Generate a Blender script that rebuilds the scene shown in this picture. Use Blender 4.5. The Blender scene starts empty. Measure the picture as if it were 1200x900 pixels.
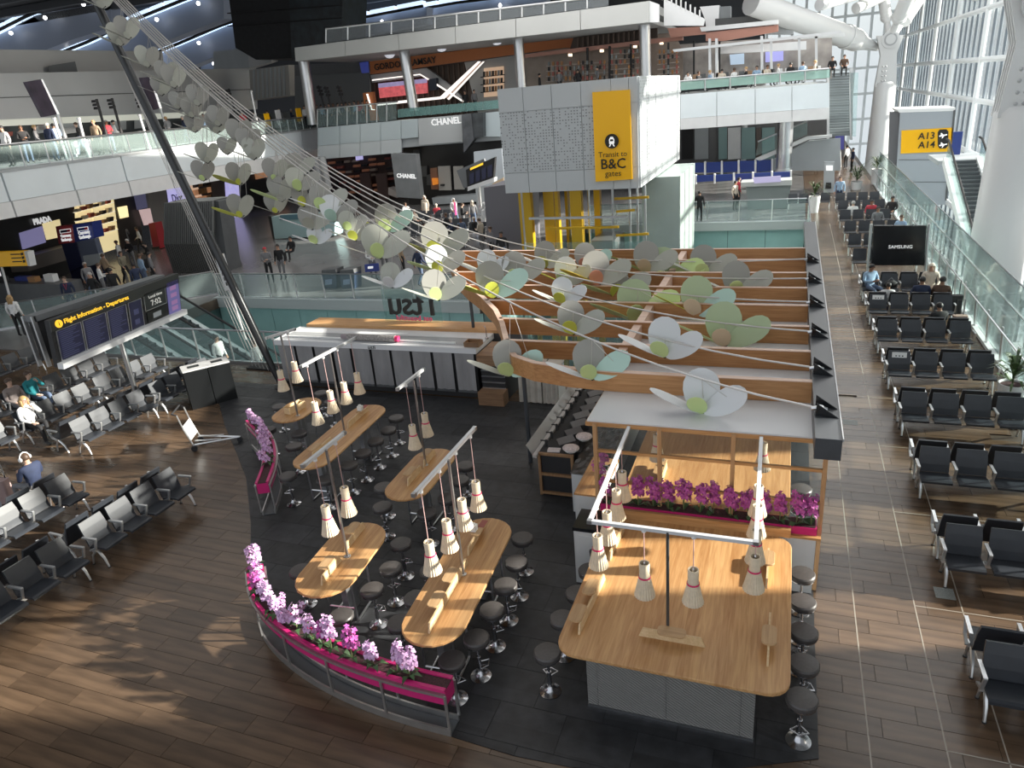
import bpy, bmesh, math, random
from mathutils import Vector, Matrix
random.seed(7)
sc = bpy.context.scene
C = sc.collection
PI = math.pi
# ------------------------------------------------------------------ camera
RM = Matrix(((0.93540947, 0.05683112, -0.34896898), (0.34377594, -0.37684875, 0.86011809), (-0.08262705, -0.92452974, -0.37204506)))
EYE = Vector((0, 0, 7.3)); FPX = 833.0
cd = bpy.data.cameras.new('camera'); cam = bpy.data.objects.new('camera', cd); C.objects.link(cam)
cd.sensor_width = 36; cd.lens = FPX / 1200 * 36; cd.clip_end = 400; cd.clip_start = 0.05
cr, cu, cb = RM @ Vector((1, 0, 0)), -(RM @ Vector((0, 1, 0))), -(RM @ Vector((0, 0, 1)))
cam.matrix_world = Matrix(((cr.x, cu.x, cb.x, EYE.x), (cr.y, cu.y, cb.y, EYE.y), (cr.z, cu.z, cb.z, EYE.z), (0, 0, 0, 1)))
sc.camera = cam
# ------------------------------------------------------------------ light
w = bpy.data.worlds.new('world'); sc.world = w; w.use_nodes = True
nt = w.node_tree; bg = nt.nodes['Background']
sk = nt.nodes.new('ShaderNodeTexSky'); sk.sky_type = 'NISHITA'; sk.sun_disc = False
sk.sun_elevation = math.radians(22); sk.sun_rotation = math.radians(75); sk.air_density = 1.0; sk.dust_density = 4.0
hz = nt.nodes.new('ShaderNodeMixRGB'); hz.inputs[0].default_value = 0.72; hz.inputs[2].default_value = (4.6, 4.75, 4.9, 1)   # bright overcast-white haze over the blue
nt.links.new(sk.outputs[0], hz.inputs[1]); nt.links.new(hz.outputs[0], bg.inputs[0]); bg.inputs[1].default_value = 0.24
sl = bpy.data.lights.new('sun', 'SUN'); so = bpy.data.objects.new('sun', sl); C.objects.link(so)
sl.energy = 16.0; sl.angle = math.radians(1.1); sl.color = (1.0, 0.91, 0.79)
SUN = Vector((-0.905, -0.245, -0.346)).normalized()
so.rotation_euler = SUN.to_track_quat('-Z', 'Y').to_euler()
def area(name, loc, sx, sy, e, col=(1, 1, 1), rot=(0, 0, 0)):
    l = bpy.data.lights.new(name, 'AREA'); l.shape = 'RECTANGLE'; l.size = sx; l.size_y = sy; l.energy = e; l.color = col
    o = bpy.data.objects.new(name, l); o.location = loc; o.rotation_euler = rot; C.objects.link(o); return o
area('roof_fill', (-6, 16, 15.5), 14, 16, 620, (1, 0.97, 0.93))  # soft fill added at roof level; no visible fittings there
area('roof_fill.001', (-26, 28, 15.5), 14, 24, 1000, (1, 0.97, 0.94))
area('roof_fill.002', (-12, 42, 15.5), 22, 12, 2600, (1, 0.98, 0.95))
area('roof_fill.003', (4, 40, 15.5), 8, 40, 2200, (1, 1, 1))
sc.view_settings.view_transform = 'Standard'; sc.view_settings.look = 'None'
sc.view_settings.exposure = 0.0; sc.view_settings.gamma = 1.0; sc.view_settings.use_curve_mapping = False
# ------------------------------------------------------------------ helpers
def ray(u, v): return RM @ Vector((u - 600, v - 450, FPX))
def at(u, v, x=None, y=None, z=None):
    d = ray(u, v)
    t = (x / d.x) if x is not None else ((y / d.y) if y is not None else ((z - EYE.z) / d.z))
    return EYE + d * t
MATS = {}
def mat(name, col, rough=0.5, metal=0.0, noise=0.0, scale=8.0, alpha=None, emit=None, estr=1.0, bump=0.0, stretch=(1, 1, 1), rand=0.0, coat=0.0, trans=0.0, ior=1.45, col2=None, spec=None):
    if name in MATS: return MATS[name]
    m = bpy.data.materials.new(name); m.use_nodes = True; MATS[name] = m
    n = m.node_tree.nodes; L = m.node_tree.links; b = n['Principled BSDF']
    c = (*col, 1)
    b.inputs['Base Color'].default_value = c; b.inputs['Roughness'].default_value = rough; b.inputs['Metallic'].default_value = metal
    if coat: b.inputs['Coat Weight'].default_value = coat
    if trans: b.inputs['Transmission Weight'].default_value = trans; b.inputs['IOR'].default_value = ior
    if spec is not None: b.inputs['Specular IOR Level'].default_value = spec
    if alpha is not None: b.inputs['Alpha'].default_value = alpha
    if emit: b.inputs['Emission Color'].default_value = (*emit, 1); b.inputs['Emission Strength'].default_value = estr
    out = None
    if noise or bump or col2:
        tc = n.new('ShaderNodeTexCoord'); mp = n.new('ShaderNodeMapping'); mp.inputs['Scale'].default_value = stretch
        tx = n.new('ShaderNodeTexNoise'); tx.inputs['Scale'].default_value = scale; tx.inputs['Detail'].default_value = 5
        L.new(tc.outputs['Object'], mp.inputs[0]); L.new(mp.outputs[0], tx.inputs['Vector'])
        if noise or col2:
            r = n.new('ShaderNodeValToRGB')
            r.color_ramp.elements[0].position = 0.3; r.color_ramp.elements[1].position = 0.7
            lo = [x * (1 - noise) for x in col]; hi = [min(1, x * (1 + noise)) for x in col] if not col2 else col2
            r.color_ramp.elements[0].color = (*lo, 1); r.color_ramp.elements[1].color = (*hi, 1)
            L.new(tx.outputs['Fac'], r.inputs[0]); out = r.outputs[0]
        if bump:
            bp = n.new('ShaderNodeBump'); bp.inputs['Strength'].default_value = bump; bp.inputs['Distance'].default_value = 0.02
            L.new(tx.outputs['Fac'], bp.inputs['Height']); L.new(bp.outputs[0], b.inputs['Normal'])
    if rand:
        oi = n.new('ShaderNodeObjectInfo'); ge = n.new('ShaderNodeNewGeometry'); ad = n.new('ShaderNodeMath'); ad.operation = 'ADD'
        fr = n.new('ShaderNodeMath'); fr.operation = 'FRACT'; mr = n.new('ShaderNodeMapRange')
        mr.inputs['To Min'].default_value = 1 - rand; mr.inputs['To Max'].default_value = 1 + rand
        L.new(oi.outputs['Random'], ad.inputs[0]); L.new(ge.outputs['Random Per Island'], ad.inputs[1]); L.new(ad.outputs[0], fr.inputs[0]); L.new(fr.outputs[0], mr.inputs['Value'])
        hs = n.new('ShaderNodeHueSaturation'); L.new(mr.outputs[0], hs.inputs['Value'])
        if out: L.new(out, hs.inputs['Color'])
        else: hs.inputs['Color'].default_value = c
        out = hs.outputs[0]
    if out: L.new(out, b.inputs['Base Color'])
    return m
def wood(name, c1, c2, rough=0.45, axis=0, scale=3.0):
    if name in MATS: return MATS[name]
    m = bpy.data.materials.new(name); m.use_nodes = True; MATS[name] = m
    n = m.node_tree.nodes; L = m.node_tree.links; b = n['Principled BSDF']; b.inputs['Roughness'].default_value = rough
    tc = n.new('ShaderNodeTexCoord'); mp = n.new('ShaderNodeMapping'); s = [9, 9, 9]; s[axis] = 0.55; mp.inputs['Scale'].default_value = s
    t1 = n.new('ShaderNodeTexNoise'); t1.inputs['Scale'].default_value = scale; t1.inputs['Detail'].default_value = 8; t1.inputs['Distortion'].default_value = 0.8
    L.new(tc.outputs['Object'], mp.inputs[0]); L.new(mp.outputs[0], t1.inputs['Vector'])
    # staves: board-to-board tint across the grain
    sp = n.new('ShaderNodeSeparateXYZ'); L.new(tc.outputs['Object'], sp.inputs[0])
    ml = n.new('ShaderNodeMath'); ml.operation = 'MULTIPLY'; ml.inputs[1].default_value = 7.0; L.new(sp.outputs[1 if axis != 1 else 0], ml.inputs[0])
    fl = n.new('ShaderNodeMath'); fl.operation = 'FLOOR'; L.new(ml.outputs[0], fl.inputs[0])
    wn = n.new('ShaderNodeTexWhiteNoise'); wn.noise_dimensions = '1D'; L.new(fl.outputs[0], wn.inputs['W'])
    ma = n.new('ShaderNodeMath'); ma.operation = 'MULTIPLY_ADD'; ma.inputs[1].default_value = 0.22; L.new(wn.outputs['Value'], ma.inputs[0]); L.new(t1.outputs['Fac'], ma.inputs[2])
    r = n.new('ShaderNodeValToRGB'); r.color_ramp.elements[0].position = 0.35; r.color_ramp.elements[1].position = 0.85
    r.color_ramp.elements[0].color = (*c1, 1); r.color_ramp.elements[1].color = (*c2, 1)
    L.new(ma.outputs[0], r.inputs[0]); L.new(r.outputs[0], b.inputs['Base Color'])
    bp = n.new('ShaderNodeBump'); bp.inputs['Strength'].default_value = 0.15; bp.inputs['Distance'].default_value = 0.01; L.new(t1.outputs['Fac'], bp.inputs['Height']); L.new(bp.outputs[0], b.inputs['Normal'])
    return m
def glass(name, tint, alpha, rough=0.05):
    if name in MATS: return MATS[name]
    m = bpy.data.materials.new(name); m.use_nodes = True; MATS[name] = m
    n = m.node_tree.nodes; L = m.node_tree.links; n.remove(n['Principled BSDF'])
    tr = n.new('ShaderNodeBsdfTransparent'); tr.inputs[0].default_value = (*[0.6 + 0.4 * t for t in tint], 1)
    gl = n.new('ShaderNodeBsdfGlossy'); gl.inputs['Roughness'].default_value = rough
    df = n.new('ShaderNodeBsdfDiffuse'); df.inputs[0].default_value = (*tint, 1)
    fz = n.new('ShaderNodeLayerWeight'); fz.inputs[0].default_value = 0.12
    mr = n.new('ShaderNodeMath'); mr.operation = 'MULTIPLY'; mr.inputs[1].default_value = 0.55; L.new(fz.outputs['Fresnel'], mr.inputs[0])
    m1 = n.new('ShaderNodeMixShader'); m1.inputs[0].default_value = alpha; L.new(tr.outputs[0], m1.inputs[1]); L.new(df.outputs[0], m1.inputs[2])
    m2 = n.new('ShaderNodeMixShader'); L.new(mr.outputs[0], m2.inputs[0]); L.new(m1.outputs[0], m2.inputs[1]); L.new(gl.outputs[0], m2.inputs[2])
    L.new(m2.outputs[0], n['Material Output'].inputs[0]); return m
class MB:
    def __init__(s): s.v = []; s.f = []; s.mi = []; s.cur = 0
    def add(s, vs, fs):
        k = len(s.v); s.v += [tuple(p) for p in vs]; s.f += [tuple(i + k for i in f) for f in fs]; s.mi += [s.cur] * len(fs); return s
    def box(s, x0, x1, y0, y1, z0, z1):
        return s.add([(x0, y0, z0), (x1, y0, z0), (x1, y1, z0), (x0, y1, z0), (x0, y0, z1), (x1, y0, z1), (x1, y1, z1), (x0, y1, z1)],
                     [(0, 3, 2, 1), (4, 5, 6, 7), (0, 1, 5, 4), (1, 2, 6, 5), (2, 3, 7, 6), (3, 0, 4, 7)])
    def cbox(s, c, sx, sy, sz, rz=0.0, M=None):
        m = M or Matrix.Rotation(rz, 3, 'Z'); c = Vector(c)
        P = [c + m @ Vector((a * sx / 2, b * sy / 2, d * sz / 2)) for d in (-1, 1) for a, b in ((-1, -1), (1, -1), (1, 1), (-1, 1))]
        return s.add(P, [(0, 3, 2, 1), (4, 5, 6, 7), (0, 1, 5, 4), (1, 2, 6, 5), (2, 3, 7, 6), (3, 0, 4, 7)])
    def bar(s, a, b, wd, ht, up=(0, 0, 1)):
        a = Vector(a); b = Vector(b); d = (b - a).normalized(); u = Vector(up); r = d.cross(u)
        if r.length < 1e-4: r = d.cross(Vector((0, 1, 0)))
        r.normalize(); u = r.cross(d)
        P = [p + r * i * wd / 2 + u * j * ht / 2 for p in (a, b) for i, j in ((-1, -1), (1, -1), (1, 1), (-1, 1))]
        return s.add(P, [(0, 1, 2, 3), (7, 6, 5, 4), (0, 4, 5, 1), (1, 5, 6, 2), (2, 6, 7, 3), (3, 7, 4, 0)])
    def tube(s, pts, r, n=8, cap=True):
        pts = [Vector(p) for p in pts]; rs = r if isinstance(r, (list, tuple)) else [r] * len(pts); k = len(s.v); prev = None; V = []; F = []
        for i, p in enumerate(pts):
            d = (pts[min(i + 1, len(pts) - 1)] - pts[max(i - 1, 0)]).normalized()
            if prev is None:
                a = d.cross(Vector((0, 0, 1)));
                if a.length < 1e-3: a = d.cross(Vector((1, 0, 0)))
            else: a = prev - d * prev.dot(d)
            a.normalize(); prev = a; b = d.cross(a)
            V += [p + (a * math.cos(2 * PI * j / n) + b * math.sin(2 * PI * j / n)) * rs[i] for j in range(n)]
        for i in range(len(pts) - 1):
            for j in range(n):
                j2 = (j + 1) % n; F.append((i * n + j, i * n + j2, (i + 1) * n + j2, (i + 1) * n + j))
        if cap: F += [tuple(range(n - 1, -1, -1)), tuple((len(pts) - 1) * n + j for j in range(n))]
        return s.add(V, F)
    def lathe(s, prof, c=(0, 0, 0), n=16, cap=True):
        V = []; F = []; m = len(prof)
        for r, z in prof:
            V += [(c[0] + r * math.cos(2 * PI * j / n), c[1] + r * math.sin(2 * PI * j / n), c[2] + z) for j in range(n)]
        for i in range(m - 1):
            for j in range(n):
                j2 = (j + 1) % n; F.append((i * n + j, i * n + j2, (i + 1) * n + j2, (i + 1) * n + j))
        if cap: F += [tuple(range(n - 1, -1, -1)), tuple((m - 1) * n + j for j in range(n))]
        return s.add(V, F)
    def prism(s, poly, z0, z1):
        n = len(poly); V = [(p[0], p[1], z0) for p in poly] + [(p[0], p[1], z1) for p in poly]
        F = [tuple(range(n - 1, -1, -1)), tuple(range(n, 2 * n))] + [(i, (i + 1) % n, n + (i + 1) % n, n + i) for i in range(n)]
        return s.add(V, F)
    def plate(s, pts, th=0.02, nrm=None):
        P = [Vector(p) for p in pts]; n = len(P)
        if nrm is None: nrm = (P[1] - P[0]).cross(P[2] - P[0])
        d = Vector(nrm).normalized() * th
        F = [tuple(range(n)), tuple(range(2 * n - 1, n - 1, -1))] + [(i, n + i, n + (i + 1) % n, (i + 1) % n) for i in range(n)]
        return s.add(P + [p - d for p in P], F)
    def ball(s, c, rx, ry=None, rz=None, n=8, m=5):
        ry = ry or rx; rz = rz or rx
        V = [(c[0], c[1], c[2] - rz)]; F = []
        for i in range(1, m):
            t = -PI / 2 + PI * i / m
            V += [(c[0] + rx * math.cos(t) * math.cos(2 * PI * j / n), c[1] + ry * math.cos(t) * math.sin(2 * PI * j / n), c[2] + rz * math.sin(t)) for j in range(n)]
        V.append((c[0], c[1], c[2] + rz)); T = len(V) - 1
        for j in range(n): F.append((0, 1 + (j + 1) % n, 1 + j)); F.append((T, T - n + j, T - n + (j + 1) % n))
        for i in range(m - 2):
            for j in range(n): a = 1 + i * n; F.append((a + j, a + (j + 1) % n, a + n + (j + 1) % n, a + n + j))
        return s.add(V, F)
    def build(s, name, m, parent=None, smooth=False, loc=None, rz=0.0):
        me = bpy.data.meshes.new(name); me.from_pydata(s.v, [], s.f); me.validate(clean_customdata=False)
        for x in (m if isinstance(m, (list, tuple)) else [m]): me.materials.append(x)
        if isinstance(m, (list, tuple)): me.polygons.foreach_set('material_index', s.mi)
        if smooth:
            me.polygons.foreach_set('use_smooth', [True] * len(me.polygons))
            try: me.set_sharp_from_angle(angle=math.radians(38))
            except Exception: pass
        o = bpy.data.objects.new(name, me); C.objects.link(o)
        if parent: o.parent = parent
        if loc: o.location = loc
        if rz: o.rotation_euler = (0, 0, rz)
        return o
def tag(o, label=None, cat=None, group=None, kind=None):
    if label: o['label'] = label
    if cat: o['category'] = cat
    if group: o['group'] = group
    if kind: o['kind'] = kind
    return o
def T(name, label, cat, loc=(0, 0, 0), rz=0.0, group=None):
    o = bpy.data.objects.new(name, None); C.objects.link(o); o.empty_display_size = 0.1
    o.location = loc; o.rotation_euler = (0, 0, rz); return tag(o, label, cat, group)
def dup(src, loc, rz=0.0, label=None, group=None, scale=None):
    def cp(o, par):
        c = o.copy(); C.objects.link(c); c.parent = par
        for ch in KIDS.get(o.name, ()): cp(ch, c)
        return c
    KIDS = {}
    for o in src.children_recursive: KIDS.setdefault(o.parent.name, []).append(o)
    r = cp(src, None); r.location = loc; r.rotation_euler = (0, 0, rz)
    if scale: r.scale = scale
    if label: r['label'] = label
    if group: r['group'] = group
    return r
def struct(mb, name, m, parent=None, smooth=False):
    o = mb.build(name, m, parent, smooth)
    if parent is None: o['kind'] = 'structure'
    return o
def text(s, size, m, name, parent, origin, xdir, updir, depth=0.01, align='CENTER', mirror=False, bold=0.0):
    cu = bpy.data.curves.new(name, 'FONT'); cu.body = s; cu.size = size; cu.extrude = depth; cu.align_x = align; cu.align_y = 'CENTER'; cu.resolution_u = 2
    cu.offset = bold
    tmp = bpy.data.objects.new('tmp', cu); C.objects.link(tmp)
    dg = bpy.context.evaluated_depsgraph_get(); me = bpy.data.meshes.new_from_object(tmp.evaluated_get(dg))
    bpy.data.objects.remove(tmp); bpy.data.curves.remove(cu); me.name = name
    x = Vector(xdir).normalized(); u = Vector(updir); u = (u - x * u.dot(x)).normalized(); nn = x.cross(u)
    if mirror: x = -x
    me.transform(Matrix(((x.x, u.x, nn.x, origin[0]), (x.y, u.y, nn.y, origin[1]), (x.z, u.z, nn.z, origin[2]), (0, 0, 0, 1))))
    me.materials.clear(); me.materials.append(m)
    o = bpy.data.objects.new(name, me); C.objects.link(o); o.parent = parent; return o
def clip(poly, conv):
    out = poly
    for i in range(len(conv)):
        a = conv[i]; b = conv[(i + 1) % len(conv)]; inp = out; out = []
        sd = lambda p: (b[0] - a[0]) * (p[1] - a[1]) - (b[1] - a[1]) * (p[0] - a[0])
        for j in range(len(inp)):
            p = inp[j]; q = inp[(j + 1) % len(inp)]; sp, sq = sd(p), sd(q)
            if sp >= 0: out.append(p)
            if sp * sq < 0: t = sp / (sp - sq); out.append((p[0] + (q[0] - p[0]) * t, p[1] + (q[1] - p[1]) * t))
        if not out: return []
    return out
def rrect(x0, x1, y0, y1, r, n=5):
    P = []
    for cx, cy, a in ((x1 - r, y0 + r, -90), (x1 - r, y1 - r, 0), (x0 + r, y1 - r, 90), (x0 + r, y0 + r, 180)):
        P += [(cx + r * math.cos(math.radians(a + 90 * k / n)), cy + r * math.sin(math.radians(a + 90 * k / n))) for k in range(n + 1)]
    return P
# ------------------------------------------------------------------ shared materials
WHITE = mat('white_paint', (0.75, 0.76, 0.77), 0.45, noise=0.03, scale=2)
WPANEL = mat('white_gloss_panel', (0.76, 0.83, 0.87), 0.25, noise=0.04, scale=0.6)
GREYP = mat('grey_panel', (0.40, 0.43, 0.45), 0.4, noise=0.04, scale=1)
DGREY = mat('dark_grey_panel', (0.10, 0.105, 0.11), 0.45, noise=0.1, scale=2)
STEEL = mat('brushed_steel', (0.62, 0.63, 0.65), 0.28, 1.0)
CHROME = mat('polished_chrome', (0.52, 0.52, 0.54), 0.22, 1.0)
ALU = mat('cast_aluminium', (0.72, 0.73, 0.74), 0.32, 0.85)
BLACK = mat('black_gloss', (0.012, 0.013, 0.015), 0.2)
BLACKM = mat('black_matt', (0.02, 0.02, 0.022), 0.65)
OAK = wood('oak_x', (0.40, 0.195, 0.072), (0.61, 0.36, 0.16), 0.4, 0)
OAKY = wood('oak_y', (0.40, 0.195, 0.072), (0.61, 0.36, 0.16), 0.4, 1)
OAKZ = wood('oak_z', (0.38, 0.21, 0.10), (0.55, 0.35, 0.18), 0.45, 2)
BEAMW = wood('pergola_oak', (0.36, 0.16, 0.055), (0.54, 0.28, 0.115), 0.5, 0)
PALEW = wood('pale_birch', (0.60, 0.42, 0.22), (0.75, 0.56, 0.34), 0.5, 0)
PINK = mat('magenta_paint', (0.55, 0.02, 0.16), 0.35)
LEATH = mat('grey_leather', (0.075, 0.068, 0.066), 0.42, noise=0.12, scale=30)
YELLOW = mat('yellow_sign', (0.80, 0.42, 0.0), 0.35, emit=(0.8, 0.42, 0), estr=0.15)
SIGNK = mat('sign_black', (0.01, 0.01, 0.01), 0.5)
SIGNW = mat('sign_white', (0.85, 0.85, 0.85), 0.5, emit=(1, 1, 1), estr=0.5)
GLASSC = glass('clear_green_glass', (0.70, 0.86, 0.85), 0.10)
GLASST = glass('teal_glass', (0.30, 0.52, 0.50), 0.35)
# ------------------------------------------------------------------ large structure: floors
SLATE = [(0.69, 6.6), (0.69, 15.72), (-15.6, 15.72), (-14.9, 14.4), (-13.4, 12.95), (-12.3, 12.0), (-10.9, 10.75), (-9.5, 9.2), (-8.65, 8.15), (-7.75, 7.2), (-7.1, 6.65), (-6.45, 6.28), (-5.7, 6.02), (-4.9, 5.86), (-4.1, 5.76), (-3.5, 5.70), (-2.7, 5.66), (-2.0, 5.70), (-1.3, 5.84), (-0.4, 6.12)]
STONE = mat('brown_stone_plank', (0.108, 0.069, 0.043), 0.27, noise=0.35, scale=1.6, stretch=(0.5, 5, 1), rand=0.22)
STONEB = mat('brown_stone_slab', (0.12, 0.09, 0.068), 0.25, noise=0.25, scale=1.2, stretch=(0.4, 3, 1))
GROUT = mat('floor_joint', (0.075, 0.055, 0.04), 0.5)
SLT = mat('dark_slate', (0.026, 0.027, 0.030), 0.5, noise=0.35, scale=5, bump=0.5, rand=0.3)
fl = MB(); fl.box(-75, 0.95, -6, 17.25, -0.45, -0.025)
fl.box(0.95, 5.15, -6, 95, -0.45, -0.025); fl.box(5.15, 5.45, -6, 95, -0.45, -0.03)
fl.box(-75, -24.0, 17.25, 95, -0.45, -0.02); fl.box(-24.0, -11.0, 24.7, 95, -0.45, -0.02); fl.box(-11.0, 0.95, 41.0, 95, -0.45, -0.02)
floor = struct(fl, 'floor', GROUT)
PL, PW = 1.2, 0.30
pm = MB(); pm.box(-PL / 2 + .003, PL / 2 - .003, -PW / 2 + .003, PW / 2 - .003, -0.02, 0.0)
pmesh = None; near = []; rest = MB()
def inside(x, y, poly):
    return all((poly[(i + 1) % len(poly)][0] - poly[i][0]) * (y - poly[i][1]) - (poly[(i + 1) % len(poly)][1] - poly[i][1]) * (x - poly[i][0]) > 0 for i in range(len(poly)))
cells = []
for j in range(-4, 58):
    y = 2.15 + PW * j; off = (j * 0.4) % 1.2
    for i in range(-27, 6):
        x = i * PL + off
        if y > 17.1 and x < 1.5: continue
        if x > 4.5: continue
        if all(inside(x + a, y + b, SLATE) for a in (-.6, .6) for b in (-.15, .15)): continue
        p = RM.transposed() @ (Vector((x, y, 0)) - EYE)
        if p.z < 0.5: continue
        u, v = 600 + FPX * p.x / p.z, 450 + FPX * p.y / p.z
        if -120 < u < 1320 and v < 1000: cells.append((Vector((x, y, -7.3)).length, x, y))
cells.sort()
for k, (d, x, y) in enumerate(cells):
    if k < 290:
        if pmesh is None:
            o = pm.build('plank', STONE, floor); pmesh = o.data
        else:
            o = bpy.data.objects.new('plank', pmesh); C.objects.link(o); o.parent = floor
        o.location = (x, y, random.uniform(-0.0012, 0.0))
    else: rest.box(x - PL / 2 + .003, x + PL / 2 - .003, y - PW / 2 + .003, y + PW / 2 - .003, -0.02, random.uniform(-0.0015, 0))
for j in range(0, 130):
    y = 17.45 + .6 * j
    for i in range(3): rest.box(0.97 + 1.39 * i, 0.97 + 1.39 * i + 1.384, y + .003, y + .597, -0.02, -0.0005)
o = rest.build('plank_far', STONE, floor); o['kind'] = 'stuff'
fs = MB(); fs.box(-75, -24.02, 17.25, 95, -0.02, 0); fs.box(-24.02, -11.0, 24.72, 95, -0.02, 0); fs.box(-11.0, 0.95, 41.02, 95, -0.02, 0); fs.box(-75, -32.9, -6, 17.25, -0.02, 0)
fs.build('far_slab', mat('grey_terrazzo', (0.17, 0.165, 0.165), 0.22, noise=0.12, scale=0.5), floor)
# thin pale inlay lines in the right-hand floor
il = MB()
for x in (1.24, 2.05, 2.66): il.box(x - .008, x + .008, 5, 40, -0.001, 0.0012)
for k in range(9): il.box(2.05, 4.9, 7.1 + 2.57 * k, 7.115 + 2.57 * k, -0.001, 0.0012)
il.build('inlay_line', mat('inlay_metal', (0.35, 0.31, 0.26), 0.4), floor)
hc = MB(); hc.box(2.36, 2.62, 9.94, 10.2, -0.002, 0.003); hc.build('floor_hatch', mat('hatch_steel', (0.25, 0.27, 0.26), 0.45, noise=0.2, scale=40), floor)
hc = MB(); hc.box(1.42, 1.72, 15.75, 16.0, -0.002, 0.003); hc.build('floor_hatch', MATS['hatch_steel'], floor)
# slate cafe floor
sb = MB(); sb.prism(SLATE, 0.0005, 0.006); cafe = struct(sb, 'floor', mat('slate_joint', (0.012, 0.012, 0.013), 0.7))
TW, TH = 0.9, 0.6
from mathutils.geometry import tessellate_polygon
STRI = []
for tri in tessellate_polygon([[Vector((x, y, 0)) for x, y in SLATE]]):
    a, b_, c = [SLATE[i] for i in tri]
    STRI.append([a, b_, c] if (b_[0] - a[0]) * (c[1] - a[1]) - (b_[1] - a[1]) * (c[0] - a[0]) > 0 else [a, c, b_])
for j in range(0, 18):
    for i in range(-19, 3):
        x0 = i * TW + (0.45 if j % 2 else 0); y0 = 5.2 + j * TH
        q = MB(); h = 0.0095 + random.uniform(0, 0.0015)
        for tri in STRI:
            p = clip([(x0 + .004, y0 + .004), (x0 + TW - .004, y0 + .004), (x0 + TW - .004, y0 + TH - .004), (x0 + .004, y0 + TH - .004)], tri)
            if len(p) > 2: q.prism(p, 0.004, h)
        if q.v: q.build('slate_tile', SLT, cafe)
# void walls (teal glass fronts below the floor edge) and lower floor
TEAL = mat('teal_backpainted_glass', (0.36, 0.60, 0.58), 0.12, noise=0.12, scale=0.5)
TEALJ = mat('teal_joint', (0.10, 0.18, 0.18), 0.5)
vw = MB(); vw.box(-24.4, -11, 24.9, 25.0, -6.5, -0.46); vw.box(-11.1, 1.0, 41.2, 41.3, -6.5, -0.46); vw.box(-11.2, -11.1, 25, 41.3, -6.5, -0.46); vw.box(0.96, 1.06, 17.3, 41.3, -6.5, -0.46); vw.box(-24.4, -24.3, 17, 25, -6.5, -0.46)
vwall = struct(vw, 'wall_void', TEALJ)
for k in range(9):
    q = MB(); q.box(-24.2 + 1.46 * k, -24.2 + 1.46 * k + 1.44, 24.84, 24.9, -3.2, -0.06); q.build('glass_panel', TEAL, vwall)
    q = MB(); q.box(-24.2 + 1.46 * k, -24.2 + 1.46 * k + 1.44, 24.84, 24.9, -6.4, -3.24); q.build('glass_panel', TEAL, vwall)
for k in range(6):
    q = MB(); q.box(-10.9 + 1.97 * k, -10.9 + 1.97 * k + 1.94, 41.12, 41.2, -3.4, -0.06); q.build('glass_panel', TEAL, vwall)
    q = MB(); q.box(-10.9 + 1.97 * k, -10.9 + 1.97 * k + 1.94, 41.12, 41.2, -6.4, -3.44); q.build('glass_panel', TEAL, vwall)
 
q = MB(); q.box(-24.2, -11.1, 24.6, 24.88, -.42, .03); q.build('edge_trim', mat('pale_slab_edge', (.45, .5, .5), .35), vwall)
q = MB(); q.box(-11.0, .95, 40.8, 41.1, -.42, .03); q.build('edge_trim', MATS['pale_slab_edge'], vwall)
lf = MB(); lf.box(-24.4, 60, -8, 96, -6.9, -6.5); struct(lf, 'floor', mat('lower_floor', (0.42, 0.47, 0.48), 0.3, noise=0.1, scale=0.3))
# roof: dark deck over the hall, pale deck by the glass side
rf = MB(); rf.box(-90, -4, -6, 110, 19.6, 20.0); struct(rf, 'ceiling', mat('roof_deck_dark', (0.035, 0.037, 0.042), 0.6, noise=0.2, scale=0.3))
rf = MB(); rf.box(-4, 14, -6, 110, 16.6, 17.0); roofr = struct(rf, 'ceiling', mat('roof_deck_pale', (0.45, 0.46, 0.46), 0.6))
PURL = mat('purlin_paint', (0.6, 0.61, 0.61), 0.5)
for k in range(14):
    q = MB(); q.box(-3.9, 11, 36 + 3.0 * k, 36.5 + 3.0 * k, 16.2, 16.62); q.build('purlin', PURL, roofr)
for k in range(5):
    q = MB(); q.box(-2.6 + 3 * k, -2.3 + 3 * k, 30, 90, 15.9, 16.25); q.build('roof_beam', PURL, roofr)
# left: long shallow roof arches with lit top edge
ARCH = mat('roof_arch_blue', (0.36, 0.41, 0.52), 0.4)
SKYL = mat('rooflight_strip', (0.6, 0.7, 0.8), 0.4, emit=(0.62, 0.78, 1.0), estr=1.3)
SPOT = mat('roof_spot', (1, 1, 1), 0.4, emit=(1, 1, 1), estr=6)
def arch(px, depth, dpx, label):
    t = T('roof_arch', label, 'roof arch', (0, 0, 0), group='blue-grey roof arches')
    P = [at(u, v, y=depth) for u, v in px]; P2 = [at(u, v + dpx, y=depth) for u, v in px]
    a = MB(); n = len(P)
    for i in range(n - 1):
        a.plate([P[i], P[i + 1], P2[i + 1], P2[i]], 1.6, nrm=(0, -1, 0))
    a.build('arch_web', ARCH, t)
    for i in range(n - 1):
        for k in range(3):
            q0 = P[i].lerp(P[i + 1], (k + .06) / 3); q1 = P[i].lerp(P[i + 1], (k + .94) / 3)
            b = MB(); b.bar(q0 + Vector((0, -.1, .35)), q1 + Vector((0, -.1, .35)), 1.0, 0.55); b.build('rooflight', SKYL, t)
    c = MB(); c.tube([p + Vector((0, -.9, .02)) for p in P], 0.16, 6); c.build('cable_tray', BLACKM, t)
    for i in range(n - 1):
        d = MB(); d.ball(P[i].lerp(P[i + 1], .5) + Vector((0, -.95, -.75)), .2, n=6, m=4); d.build('spotlight', SPOT, t)
arch([(-40, 64), (0, 40), (40, 20), (80, 4), (130, -12)], 62, 44, 'blue-grey roof arch at the top left corner, passing behind the mast top')
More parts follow.
